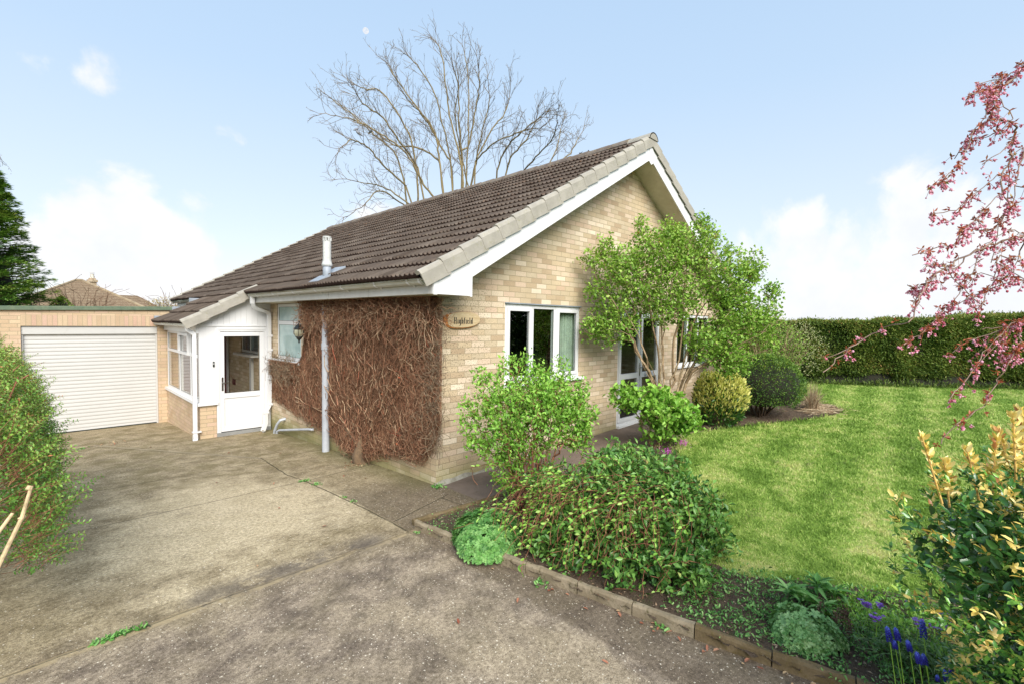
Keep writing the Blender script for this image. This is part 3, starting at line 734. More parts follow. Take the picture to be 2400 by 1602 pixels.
mb = MB(); mb.box(PX - .05, PX - .006, PY - .02, 8.62, 1.53, 1.68); mb.build('porch_fascia', M_upvc, porch, bevel=.003)
# door
mb = MB(TY(PY)); 
mb.box(-.97, -.905, -.37, 1.655, -.06, .012); mb.box(-.125, -.012, -.37, 1.655, -.06, .012); mb.box(-.905, -.125, 1.565, 1.655, -.06, .012)
mb.box(-.962, -.93, -.365, 1.63, .012, .020); mb.box(-.09, -.055, -.365, 1.63, .012, .020); mb.box(-.93, -.09, 1.595, 1.63, .012, .020)
df = mb.build('door_frame', M_upvc, porch, bevel=.003)
mb = MB(TY(PY - .004)); a, c = -.903, -.127
mb.box(a, a + .06, -.355, 1.555, -.04, .012); mb.box(c - .085, c, -.355, 1.555, -.04, .012); mb.box(a + .06, c - .085, 1.475, 1.555, -.04, .012)
mb.box(a + .06, c - .085, .285, .385, -.04, .012); mb.box(a + .06, c - .085, -.355, -.275, -.04, .012)
mb.box(a + .06, c - .085, -.275, .285, -.03, -.004)
dl = mb.build('door_leaf', M_upvc, df, bevel=.005)
pane(TY(PY + .006), a + .06, c - .085, .385, 1.475, .004, df, M_glassd)
mb = MB(TY(PY - .016)); 
mb.box(-.895, -.862, .44, .70, 0, .010); mb.box(-.885, -.872, .585, .60, .010, .05); mb.box(-.885, -.765, .583, .602, .042, .056); mb.build('handle', M_chrome, df, bevel=.004)
mb = MB(TY(PY)); mb.box(-.975, -.01, -.46, -.371, -.06, .03); mb.build('door_threshold', M_thresh, porch)
# cladding gable above the door
zp = lambda x: zr(E0) + S * (x - E0) - .045
mb = MB(TY(PY)); mb.box(PX - .006, -.0, 1.66, 1.70, -.05, .022); mb.build('head_trim', M_upvc, porch, bevel=.003)
mb = MB(TY(PY)); x = PX
while x < -.003:
    x2 = min(x + .10, -.002)
    zc = lambda q: min(zp(q), 2.30)
    if zc(x2) > 1.73: mb.prism([(x + .004, 1.70), (x2, 1.70), (x2, zc(x2)), (x + .004, max(1.701, zc(x + .004)))], -.04, .008)
    x = x2
mb.box(-1.24, -.01, 1.70, 1.72, -.045, .002)
mb.prism([(-1.23, 1.70), (-.01, 1.70), (-.01, 2.3), (-.6, 2.16)], -.045, .0)
mb.build('gable_cladding', M_upvc, porch)
# porch roof continues the main slope downwards
pr_n = 3; XE = -1.50; GP = (E0 - XE) / pr_n
mb = MB(); z0 = zr(E0) + S * (XE - E0)
mb.extr((0, PY - .13, 0), (0, 8.55, 0), [(XE, 0, z0 - .03), (E0 + .15, 0, zr(E0) + .15 * S - .03), (E0 + .15, 0, zr(E0) + .15 * S - .06), (XE + .06, 0, z0 - .04)])
pro = mb.build('porch_roof', M_soffit, porch)
tile_slope('tiled_slope', XE, PY - .12, 8.55, pr_n, GP, 1, pro, seed=7)
verge(pro, XE, 0, pr_n + 1, 1, PY - .185, gauge=(E0 - XE + .22) / (pr_n + 1), z_e=z0)
gutter(porch, XE + .06, z0 - .015, PY - .08, 8.64, [PY - .03, 6.6, 7.6, 8.5], name='porch_gutter')
mb = MB(); mb.tube([(XE + .06, PY, z0 - .04), (XE + .065, PY - .0, z0 - .12), (-1.335, PY - .03, z0 - .20), (-1.335, PY - .03, z0 - .3), (-1.335, PY - .03, -.35)], .046, 4, square=True)
mb.tube([(-1.335, PY - .03, -.34), (-1.335, PY - .03, -.42), (-1.36, PY - .09, -.50)], .05, 4, square=True)
pp = mb.build('downpipe', M_upvc, porch)
mb = MB(); mb.box(-1.38, -1.24, PY - .07, PY + .01, -.30, -.275); mb.build('pipe_clip', M_upvc, pp)
# lead step flashing against the garage wall
mb = MB()
for i in range(3):
    xa = XE + .02 + i * GP; za = z0 + S * (i * GP)
    mb.box(xa, xa + GP + .03, 8.55, 8.60, za + .02, za + .13 + .02 * i)
mb.build('step_flashing', M_lead, porch)
mb = MB(); mb.quad((-.95, 8.60, -.37), (-.03, 8.60, -.37), (-.03, 8.60, 1.55), (-.95, 8.60, 1.55)); mb.build('inner_door', M_maroon, porch)
mb = MB(); mb.box(-.05, -.02, 8.5, 8.6, -.37, 1.6); mb.build('inner_door_frame', M_upvc, porch)
tag(MB(TY(PY)).box(-1.035, -1.005, .905, 1.005, .004, .022).build('doorbell', M_black, origin=(-1.02, PY, .95), bevel=.004), 'small black doorbell beside the white porch door', 'doorbell')
ob = MB(TY(PY)).box(-1.028, -1.012, .955, .975, .022, .025); ob.build('bell_button', M_upvc, bpy.data.objects['doorbell'])

# ---------------------------------------------------------------- garage
GY = 8.63
gar = thing('garage', 'flat roofed buff brick garage with cream roller door and green felt edge', 'garage', (-3.6, GY, -.6))
mb = MB(TY(GY)); zt = lambda x: 1.905 + (x + 3.84) * .026
us = [-7.5, -3.578, -1.415, 0]
mb.quad((-7.5, -1, 0), (-3.578, -1, 0), (-3.578, 1.607, 0), (-7.5, 1.607, 0)); mb.quad((-1.415, -1, 0), (-1.25, -1, 0), (-1.25, 1.607, 0), (-1.415, 1.607, 0))
mb.quad((-1.25, -.7, 0), (0, -.7, 0), (0, 1.607, 0), (-1.25, 1.607, 0))
mb.quad((-7.5, 1.607, 0), (0, 1.607, 0), (0, zt(0), 0), (-7.5, zt(-7.5), 0))
mb.quad((-3.578, -1, 0), (-3.578, 1.607, 0), (-3.578, 1.607, -.14), (-3.578, -1, -.14)); mb.quad((-1.415, -1, 0), (-1.415, 1.607, 0), (-1.415, 1.607, -.14), (-1.415, -1, -.14))
mb.quad((-3.578, 1.607, 0), (-1.415, 1.607, 0), (-1.415, 1.607, -.14), (-3.578, 1.607, -.14))
gw = mb.build('garage_wall', M_gbrick, gar)
mb = MB(TY(GY - .003)); mb.prism([(-3.578, 1.607), (-1.30, 1.607), (-1.30, 1.832), (-3.578, 1.832)], -.04, 0)
so = mb.build('soldier_course', M_gsold, gar); rot_uv(so, -3.578 - .209, 1.607)
mb = MB()
mb.v += [(-7.5, GY - .05, zt(-7.5)), (-.86, GY - .05, zt(-.86)), (-.86, GY - .05, zt(-.86) + .085), (-7.5, GY - .05, zt(-7.5) + .085)]
mb.v += [(a, 15.5, c) for a, _, c in mb.v]; mb.f += [(0, 1, 2, 3), (4, 5, 6, 7), (0, 1, 5, 4), (3, 2, 6, 7), (0, 3, 7, 4), (1, 2, 6, 5)]
gr = mb.build('flat_roof', M_felt, gar, bevel=.012)
for x in (-3.34, -2.0, -.95, -5.2):
    mb = MB(); mb.box(x, x + .05, GY - .054, GY - .0505, zt(x) + .002, zt(x) + .083); mb.build('felt_lap', M_felt, gr)
mb = MB(); mb.box(-3.576, -1.417, GY + .03, GY + .12, 1.44, 1.60); dh = mb.build('door_housing', M_gdoor, gar, bevel=.008)
mb = MB(TY(GY + .075)); z = -.565; 
zs = []; 
while z < 1.43:
    P_ = []
    for t in np.linspace(0, 1, 7): mb.v  # profile below
    z += .077
mb = MB(); z = -.60; i = 0; V = []; F = []
prof = []
while z < 1.44:
    for t in (0, .06, .2, .4, .6, .8, .94): prof.append((z + t * .077, .0 if t == 0 else .009 * math.sin(math.pi * min(1, .15 + t)) ** .6 if t < .94 else .004))
    z += .077
for x in (-3.576, -1.417):
    for (zz, w) in prof: V.append((x, GY + .085 - w, zz))
n = len(prof); F = [(j, j + 1, n + j + 1, n + j) for j in range(n - 1)]
npmesh('roller_curtain', V, F, 4, M_gdoor, gar)
mb = MB(); mb.box(-3.576, -3.545, GY + .05, GY + .068, -.6, 1.44); mb.box(-1.448, -1.417, GY + .05, GY + .068, -.6, 1.44); mb.build('door_guide', M_gdoor, gar)
mb = MB(); mb.box(-3.545, -1.448, GY + .06, GY + .09, -.6, -.565); mb.build('bottom_seal', M_black, gar)
mb = MB(); mb.quad((-7.5, GY, -1), (-7.5, 15.4, -1), (-7.5, 15.4, 1.8), (-7.5, GY, 1.8)); mb.quad((0, 12.1, -1), (0, 15.4, -1), (0, 15.4, 2), (0, 12.1, 2)); mb.quad((-7.5, 15.4, -1), (0, 15.4, -1), (0, 15.4, 2), (-7.5, 15.4, 1.8)); mb.build('garage_side_wall', M_gbrick, gar)
mb = MB(); mb.box(-.06, .0, 9.0, LEN, 1.95, 2.126); mb.build('dark_wall_strip', M_black, gar)  # black strip along the wall under the far eaves

# ---------------------------------------------------------------- name sign
def f_wood(n, p):
    o = n.obj(); w = n.noise(n.vmath('MULTIPLY', o, (1.5, 1, 9)), 6, 4, .6, 1.0)
    n.put(p.inputs['Base Color'], n.mix(n.rng(w, .35, .65), (.46, .34, .19), (.56, .45, .28)))
M_wood = mat('varnished_log_slice', f_wood, .3, .5)
M_bark = plain('orange_bark_edge', (.50, .19, .035), (.22, .07, .015), 30, .5, .3)
sx, sz = .361, 1.845
rg = np.random.default_rng(11); pl_ = []; pi = []
for i in range(40):
    t = 2 * math.pi * i / 40
    a = .293 * (1 + .03 * math.sin(3 * t + 1)); b_ = .105 * (1 + .06 * math.sin(2 * t + .5))
    pl_.append((sx + a * math.copysign(abs(math.cos(t)) ** .9, math.cos(t)), sz + b_ * math.copysign(abs(math.sin(t)) ** .85, math.sin(t)) + .006 * math.cos(t)))
    lf = .055 * max(0, -math.cos(t + .25)) ** 2 + .012 * max(0, -math.sin(t)); 
    pi.append((sx + (a - .006) * math.copysign(abs(math.cos(t)) ** .9, math.cos(t)) + lf, sz + .004 + (b_ - .006) * math.copysign(abs(math.sin(t)) ** .85, math.sin(t)) + lf * .12 + .006 * math.cos(t)))
sg = MB(TY(0)).prism(pl_, .004, .030).build('house_sign', M_bark, origin=(sx, -.01, sz))
tag(sg, 'oval wooden house name sign with bark edge reading Highfield', 'sign')
MB(TY(0)).prism(pi, .028, .036).build('sign_face', M_wood, sg)
def letter_strokes():
    """gothic style letters H i g h f i e l d as upright strokes with slanted ends: (cell, [(x0, z0, x1, z1, width)])"""
    H_, X_, D_ = .078, .052, -.026; v = lambda x, a, b: (x, a, x, b, .0105)
    G = {'H': (.050, [v(.010, 0, H_), v(.036, 0, H_), (.002, H_, .020, H_ - .004, .006), (.028, H_, .046, H_ - .004, .006), (.010, .040, .036, .044, .007), (.003, .002, .018, .002, .006), (.030, .002, .045, .002, .006)]),
         'i': (.020, [v(.009, 0, X_), (.003, X_ - .006, .011, X_, .005), (.009, .003, .016, .0, .005)]),
         'g': (.033, [v(.008, .006, X_ - .004), v(.024, D_ + .008, X_), (.008, X_ - .002, .024, X_ - .004, .006), (.008, .006, .024, .006, .006), (.024, D_ + .008, .006, D_ + .004, .006)]),
         'h': (.033, [v(.008, 0, H_), v(.024, .0, X_ - .006), (.008, X_ - .010, .024, X_ - .004, .007), (.003, H_ - .004, .011, H_, .005)]),
         'f': (.024, [v(.009, 0, H_ - .006), (.009, H_ - .004, .022, H_ - .002, .007), (.002, X_ - .004, .020, X_ - .004, .006)]),
         'e': (.029, [v(.008, .006, X_ - .004), (.008, X_ - .003, .022, X_ - .010, .007), (.022, X_ - .010, .009, .022, .005), (.008, .005, .024, .004, .007)]),
         'l': (.019, [v(.009, .003, H_), (.009, .003, .016, .001, .005), (.003, H_ - .004, .011, H_, .005)]),
         'd': (.033, [v(.008, .006, X_ - .004), v(.024, 0, H_), (.008, X_ - .002, .024, X_ - .006, .006), (.008, .005, .024, .003, .006)])}
    mb = MB(TY(0)); x = 0
    for ch in 'Highfield':
        w, st = G[ch]
        for (x0, z0, x1, z1, t) in st:
            a, b = (x + x0, z0), (x + x1, z1); dx, dz = b[0] - a[0], b[1] - a[1]; L = math.hypot(dx, dz); nx_, nz_ = -dz / L * t / 2, dx / L * t / 2
            mb.prism([(LX + (a[0] + nx_) * LS, LZ + a[1] + nz_), (LX + (b[0] + nx_) * LS, LZ + b[1] + nz_), (LX + (b[0] - nx_) * LS, LZ + b[1] - nz_), (LX + (a[0] - nx_) * LS, LZ + a[1] - nz_)], .0362, .0385)
        x += w + .003
    return mb
LX, LZ, LS = .222, 1.799, 1.09
letter_strokes().build('lettering', plain('carved_black_letters', (.006, .005, .005), None, 5, .8), sg)

# ---------------------------------------------------------------- lantern
lx, ly, lz = -.23, 3.60, 1.60
lan = thing('wall_lantern', 'black six sided carriage lantern on a scroll bracket in the dead creeper', 'lantern', (lx, ly, lz))
mb = MB(); mb.lathe((lx, ly, lz), [(.006, .19), (.010, .18), (.005, .165), (.014, .15), (.02, .135), (.05, .115), (.088, .07), (.092, .06), (.086, .055)], 6); mb.build('lantern_cap', M_black, lan, smooth=False)
mb = MB(); mb.lathe((lx, ly, lz), [(.066, .055), (.082, .02), (.08, -.02), (.058, -.07)], 6); mb.build('lantern_glass', plain('pale_lantern_glass', (.34, .33, .24), (.22, .21, .14), 20, .15), lan, smooth=False)
mb = MB(); mb.lathe((lx, ly, lz), [(.06, -.065), (.062, -.078), (.045, -.09), (.045, -.10), (.02, -.125), (.012, -.15), (.016, -.16), (.004, -.18)], 12)
for i in range(6):
    t = i * math.pi / 3; c, s_ = math.cos(t), math.sin(t)
    mb.tube([(lx + c * r, ly + s_ * r, lz + z) for r, z in ((.068, .056), (.084, .02), (.082, -.02), (.060, -.07))], .004, 6)
mb.build('lantern_cage', M_black, lan, smooth=False)
mb = MB(); mb.tube([(lx, ly, lz + .155), (lx + .01, ly, lz + .20), (lx + .06, ly - .02, lz + .215), (lx + .13, ly - .05, lz + .19), (0, ly - .09, lz + .16)], .008, 8)
mb.tube([(lx + .02, ly, lz + .205), (lx + .10, ly - .04, lz + .12), (lx + .15, ly - .06, lz + .05), (lx + .19, ly - .08, lz + .07)], .006, 8)
mb.box(-.02, .0, ly - .14, ly - .05, lz - .02, lz + .22); mb.build('lantern_bracket', M_black, lan)

# ---------------------------------------------------------------- ground
M_cambase = (-3.4585, -4.6832)
def segd(n, x, y, a, b):
    """distance from (x, y) to the segment a-b"""
    dx, dy = b[0] - a[0], b[1] - a[1]; L2 = dx * dx + dy * dy
    px = n.math('SUBTRACT', x, a[0]); py = n.math('SUBTRACT', y, a[1])
    t = n.math('DIVIDE', n.math('ADD', n.math('MULTIPLY', px, dx), n.math('MULTIPLY', py, dy)), L2, clamp=True)
    qx = n.math('SUBTRACT', px, n.math('MULTIPLY', t, dx)); qy = n.math('SUBTRACT', py, n.math('MULTIPLY', t, dy))
    return n.math('SQRT', n.math('ADD', n.math('MULTIPLY', qx, qx), n.math('MULTIPLY', qy, qy)))
def f_conc(n, p):
    ps = n.pos(); flat = n.vmath('MULTIPLY', ps, (1, 1, 0)); sp = n.sep(ps); x, y = sp[0], sp[1]
    wob = n.noise(flat, 3.2, 4, .6); wob2 = n.math('MULTIPLY', n.math('SUBTRACT', wob, .5), .045)
    x2 = n.math('ADD', x, wob2); y2 = n.math('ADD', y, wob2)
    big = n.noise(flat, .85, 5, .62, .6); med = n.noise(flat, 4.2, 6, .68)
    # bays: the near bay is greyer with more exposed stone
    mid0 = n.noise(flat, 11, 5, .75)
    near = n.rng(n.math('ADD', y, n.math('MULTIPLY', n.math('SUBTRACT', big, .5), .9)), -1.35, -.55, 1, 0)
    pale = n.mix(med, (.38, .31, .20), (.56, .475, .335))
    dark = n.mix(n.rng(med, .3, .7), (.19, .15, .092), (.35, .29, .19))
    worn = n.math('ADD', n.math('MULTIPLY', big, 1.0), n.math('MULTIPLY', med, .35))
    cx, cy = n.math('SUBTRACT', x, -2.0), n.math('SUBTRACT', y, .95)
    patch = n.math('SQRT', n.math('ADD', n.math('MULTIPLY', n.math('MULTIPLY', cx, cx), .75), n.math('MULTIPLY', n.math('MULTIPLY', cy, cy), .28)))
    worn = n.math('ADD', worn, n.rng(patch, .1, 1.7, .36, -.16))
    bay = n.mix(n.rng(worn, .62, 1.0), dark, pale)
    g1 = n.mix(n.rng(med, .34, .66), (.135, .107, .084), (.31, .253, .19))
    g1 = n.mix(n.math('MULTIPLY', n.rng(big, .46, .62), .65), g1, n.mix(mid0, (.24, .19, .13), (.42, .35, .25)))
    c = n.mix(near, bay, g1)
    path = n.math('MULTIPLY', n.rng(x, -.98, -.93), n.rng(y, .9, .2))
    c = n.mix(n.math('MULTIPLY', path, .75), c, n.mix(med, (.085, .066, .05), (.155, .12, .085)))
    # exposed aggregate
    st = n.vor(flat, 66, 'Distance'); sc = n.vor(flat, 66, 'Color')
    rsel = n.sep(sc)
    on = n.math('MULTIPLY', n.rng(st, .30, .18), n.rng(rsel[0], .35, .5))
    stone = n.ramp(rsel[1], [(0, (.07, .05, .04)), (.35, (.22, .17, .11)), (.6, (.40, .33, .24)), (.82, (.62, .54, .43)), (1, (.80, .74, .64))])
    amt = n.math('MULTIPLY', on, n.math('ADD', n.math('MULTIPLY', near, .35), .50))
    c = n.mix(amt, c, stone)
    st2 = n.vor(flat, 38, 'Distance'); s2 = n.sep(n.vor(flat, 38, 'Color'))
    on2 = n.math('MULTIPLY', n.rng(st2, .26, .16), n.rng(s2[0], .78, .82))
    c = n.mix(n.math('MULTIPLY', on2, .8), c, (.62, .56, .46))
    gr = n.noise(flat, 150, 3, .85); mid = n.noise(flat, 34, 4, .8)
    c = n.mix(1, c, n.ramp(mid, [(.36, (.62, .60, .57)), (.64, (1.42, 1.42, 1.40))]), 'MULTIPLY')
    c = n.mix(1, c, n.ramp(gr, [(.35, (.55, .54, .52)), (.65, (1.5, 1.48, 1.45))]), 'MULTIPLY')
    # damp dark and mossy stains
    stn = n.noise(flat, 1.7, 6, .7, .8)
    c = n.mix(n.math('MULTIPLY', n.rng(stn, .55, .68), .30), c, (.062, .05, .035))
    ms = n.noise(flat, 2.6, 5, .7, .4)
    far = n.rng(y, 1.0, 3.5)
    c = n.mix(n.math('MULTIPLY', n.math('MULTIPLY', n.rng(ms, .42, .62), n.math('ADD', n.math('MULTIPLY', far, .45), .15)), .8), c, (.125, .10, .035))
    wall = n.math('MULTIPLY', n.rng(n.math('SUBTRACT', 0.0, x), .5, .05), n.rng(y, -.2, .3))
    c = n.mix(n.math('MULTIPLY', wall, .5), c, (.11, .105, .035))
    # bay joints
    J = []
    for a, b, w in JOINTS:
        d = segd(n, x2, y2, a, b)
        J.append(n.rng(d, w * .35, w * .9))
    j = J[0]
    for q in J[1:]: j = n.math('MULTIPLY', j, q)
    jd = n.math('SUBTRACT', 1, j)
    brk = n.rng(n.noise(flat, 5, 3, .7), .30, .46, .25, 1)
    c = n.mix(n.math('MULTIPLY', jd, n.math('MULTIPLY', brk, .85)), c, (.055, .046, .025))
    dA = segd(n, x2, y2, (-7, -.93), (-.9, -.90))
    mort = n.math('MULTIPLY', n.rng(dA, .05, .015), n.rng(n.noise(flat, 9, 3, .6), .38, .5))
    c = n.mix(n.math('MULTIPLY', mort, .8), c, (.36, .28, .165))
    dk = n.math('MULTIPLY', n.rng(segd(n, x2, y2, (-2.6, -.78), (-1.3, -.80)), .22, .04), n.rng(n.noise(flat, 3, 5, .7), .42, .55))
    c = n.mix(n.math('MULTIPLY', dk, .55), c, (.085, .072, .066))
    dC = segd(n, x2, y2, (-2.69, 6.6), (-1.0, 3.2))
    c = n.mix(n.math('MULTIPLY', n.rng(dC, .05, .02), .5), c, (.30, .25, .17))
    n.put(p.inputs['Base Color'], c)
    h = n.math('ADD', n.math('MULTIPLY', n.math('MULTIPLY', on, -1), -.55), n.math('MULTIPLY', gr, .6))
    h = n.math('SUBTRACT', h, n.math('MULTIPLY', jd, 1.6))
    n.put(p.inputs['Normal'], n.bump(h, .75, .006))
JOINTS = [((-7, -.90), (-.9, -.875), .014), ((-.95, -.9), (-1.01, 1.43), .012), ((-1.01, 1.43), (-.02, 1.49), .010), ((-1.01, 1.43), (-1.05, 1.85), .010), ((-1.06, 1.85), (-.98, 3.16), .012),
          ((-6, 1.45), (-1.01, 1.43), .010), ((-6, 3.05), (-1.0, 2.93), .010), ((-.98, 3.16), (-.1, 2.95), .008), ((-.98, 3.16), (-2.69, 6.4), .012), ((-4.2, 4.3), (-2.69, 6.2), .010), ((-.93, -.57), (-.1, -.35), .010), ((-.2, -.36), (-.15, -.9), .010)]
M_conc = mat('exposed_aggregate_concrete', f_conc, .88, .2)
M_path = plain('path_concrete', (.19, .145, .115), (.13, .10, .08), 3, .9, .5, 120, .2, dirt=(.07, .06, .03), dirt_amt=.6)
def f_soil(n, p):
    o = n.pos(); a = n.noise(o, 9, 6, .75); v = n.noise(o, 45, 4, .8)
    c = n.mix(v, (.05, .035, .024), (.20, .145, .10)); c = n.mix(n.rng(a, .45, .65), c, (.12, .088, .062))
    s_ = n.sep(n.vor(o, 55, 'Color')); d = n.vor(o, 55, 'Distance')
    c = n.mix(n.math('MULTIPLY', n.rng(d, .3, .2), n.rng(s_[0], .86, .9)), c, (.42, .36, .28))
    c = n.mix(n.math('MULTIPLY', n.rng(n.noise(o, 5, 5, .7), .58, .66), .5), c, (.06, .085, .02))
    n.put(p.inputs['Base Color'], c); n.put(p.inputs['Normal'], n.bump(n.math('ADD', v, a), 1.0, .03))
M_soil = mat('garden_soil', f_soil, .95, .15)
def grass_tone(n, o):
    """sheared stripes, straw and darker tufts by place on the lawn"""
    sp = n.sep(o); t = n.math('ADD', n.math('MULTIPLY', sp[0], .10), n.math('MULTIPLY', sp[1], -1.0))
    t = n.math('ADD', t, n.math('MULTIPLY', n.noise(o, .9, 3, .6), .35))
    st = n.math('SINE', n.math('MULTIPLY', t, 7.5))
    big = n.noise(o, 1.5, 5, .7, .5); med = n.noise(o, 6, 5, .75)
    v = n.math('ADD', n.math('ADD', n.math('MULTIPLY', st, .085), n.math('MULTIPLY', n.math('SUBTRACT', n.math('MULTIPLY', big, 1.5), .37), .62)), n.math('MULTIPLY', n.math('ADD', n.math('MULTIPLY', n.math('SUBTRACT', med, .5), 1.5), .62), .55))
    return v, big, med
LAWN = [(.42, (.13, .23, .032)), (.54, (.23, .36, .062)), (.67, (.34, .46, .105)), (.82, (.55, .55, .22))]
def f_lawn(n, p):
    o = n.vmath('MULTIPLY', n.pos(), (1, 1, 0)); v, b, m = grass_tone(n, o)
    c = n.ramp(v, LAWN)
    f = n.noise(n.vmath('MULTIPLY', o, (1, 1, 1)), 60, 4, .8)
    c = n.mix(1, c, n.ramp(f, [(.3, (.5, .5, .45)), (.7, (1.25, 1.2, 1.2))]), 'MULTIPLY')
    n.put(p.inputs['Base Color'], c); n.put(p.inputs['Normal'], n.bump(f, .8, .03))
M_lawn = mat('lawn_base', f_lawn, .9, .15)
def f_far(n, p):
    o = n.pos(); n.put(p.inputs['Base Color'], n.mix(n.noise(o, .3, 5, .7), (.05, .075, .02), (.12, .14, .05)))
M_far = mat('rough_grass', f_far, .95, .1)
m = bpy.data.materials.new('grass_blade'); m.use_nodes = True
n = NB(m.node_tree); p = n.n['Principled BSDF']
v, b, md = grass_tone(n, n.vmath('MULTIPLY', n.pos(), (1, 1, 0)))
c = n.ramp(n.math('ADD', v, n.math('MULTIPLY', n.math('SUBTRACT', n.attr('rnd'), .5), .34)), [(a, tuple(x * 1.12 for x in q)) for a, q in LAWN])
n.put(p.inputs['Base Color'], c); p.inputs['Roughness'].default_value = .6; p.inputs['Specular IOR Level'].default_value = .25
t = n.new('ShaderNodeBsdfTranslucent'); n.put(t.inputs[0], c); mx = n.new('ShaderNodeMixShader'); mx.inputs[0].default_value = .3
n.l.new(p.outputs[0], mx.inputs[1]); n.l.new(t.outputs[0], mx.inputs[2]); n.l.new(mx.outputs[0], n.n['Material Output'].inputs[0]); M_blade = m

def sheet(name, xs, ys, dz, m, inside=None, bump=0, seed=0):
    X, Y = np.meshgrid(xs, ys); rng = np.random.default_rng(seed)
    Z = zg(X, Y) + dz + (rng.normal(0, bump, X.shape) if bump else 0)
    V = np.stack([X, Y, Z], -1).reshape(-1, 3); nx = len(xs); F = []
    j, i = np.meshgrid(np.arange(len(ys) - 1), np.arange(nx - 1), indexing='ij'); a = (j * nx + i).ravel()
    F = np.stack([a, a + 1, a + 1 + nx, a + nx], 1)
    if inside is not None:
        cxy = V[F].mean(1); F = F[inside(cxy[:, 0], cxy[:, 1])]
    return npmesh(name, V, F, 4, m, smooth=True)
o = sheet('ground', np.concatenate([np.linspace(-600, -20, 12), np.linspace(-15, 30, 46), np.linspace(40, 600, 12)]), np.concatenate([np.linspace(-600, -20, 12), np.linspace(-15, 40, 56), np.linspace(50, 900, 14)]), -.06, M_far); tag(o, kind='structure')

# edge lines of the drive, bed and lawn
KERB = [(-.89, -.86), (-.83, -1.41), (-.75, -1.95), (-.665, -2.49), (-.60, -2.88), (-.55, -3.18), (-.47, -3.76), (-.33, -4.25), (-.12, -5.2), (.2, -7.5)]
LE = [(2.2, -9), (1.35, -5.2), (1.02, -4.39), (.83, -4.08), (.66, -3.76), (.42, -3.45), (.45, -3.1), (.8, -2.7), (1.6, -2.25), (2.3, -2.0), (2.91, -1.74), (3.45, -1.42), (4.05, -1.14), (4.6, -1.22), (5.1, -1.40), (5.5, -1.62), (6.2, -1.95), (7.0, -2.35), (7.8, -2.62), (8.45, -2.72), (8.95, -2.5), (9.3, -2.0), (9.6, -1.2), (9.8, 0), (10, 3)]
HEDGE = [(11.3, 3.2), (12.66, -1.0), (13.85, -2.9), (16.3, -5.6), (18.6, -8.4), (21, -12)]
def interp(L, y):
    P_ = np.array(L); o_ = np.argsort(P_[:, 1]); return np.interp(y, P_[o_, 1], P_[o_, 0])
def inpoly(x, y, poly):
    x = np.asarray(x, float); y = np.asarray(y, float); c = np.zeros(x.shape, bool); n_ = len(poly); j = n_ - 1
    for i in range(n_):
        (xi, yi), (xj, yj) = poly[i], poly[j]
        c ^= ((yi > y) != (yj > y)) & (x < (xj - xi) * (y - yi) / (yj - yi + 1e-12) + xi); j = i
    return c
lawn_poly = LE + [(9.9, 4), (11.3, 4), (11.9, 1)] + [(a - .05, b) for a, b in HEDGE[1:]] + [(21, -14), (4, -14)]
bed_poly = KERB + [(2.2, -9)] + LE[1:13] + [(3.6, -1.12), (1.5, -1.02), (.15, -.93)]
o = sheet('driveway', np.linspace(-9, .05, 120), np.linspace(-9, 9.0, 240), 0, M_conc); tag(o, kind='structure')
o = sheet('driveway_edge', np.linspace(.05, .5, 4), np.linspace(-9, -5.2, 12), -.003, M_conc); tag(o, kind='structure')
MP = mat('path_exposed_concrete', f_conc, .88, .2)
o = sheet('garden_path', np.linspace(.05, 9.6, 130), np.linspace(-2.6, .02, 40), 0, M_path); tag(o, kind='structure')
def clipped(name, poly, dz, m, bump, step=.05, seed=0, dom=0.0):
    xs = np.arange(min(a for a, _ in poly), max(a for a, _ in poly), step); ys = np.arange(min(b for _, b in poly), max(b for _, b in poly), step)
    return sheet(name, xs, ys, dz, m, lambda x, y: inpoly(x, y, poly), bump, seed)
o = clipped('flower_bed', bed_poly, .045, M_soil, .008, .03, 1); tag(o, kind='structure')
o = clipped('lawn', lawn_poly, .012, M_lawn, .004, .08, 2); tag(o, kind='structure')
shrubbed = [(4.6, -1.1), (5.3, -1.48), (6.2, -1.93), (7.2, -2.42), (8.3, -2.70), (8.9, -2.45), (9.3, -1.9), (9.3, .0), (4.6, -.9)]
o = clipped('shrub_bed', shrubbed, .035, M_soil, .010, .05, 3); tag(o, kind='structure')
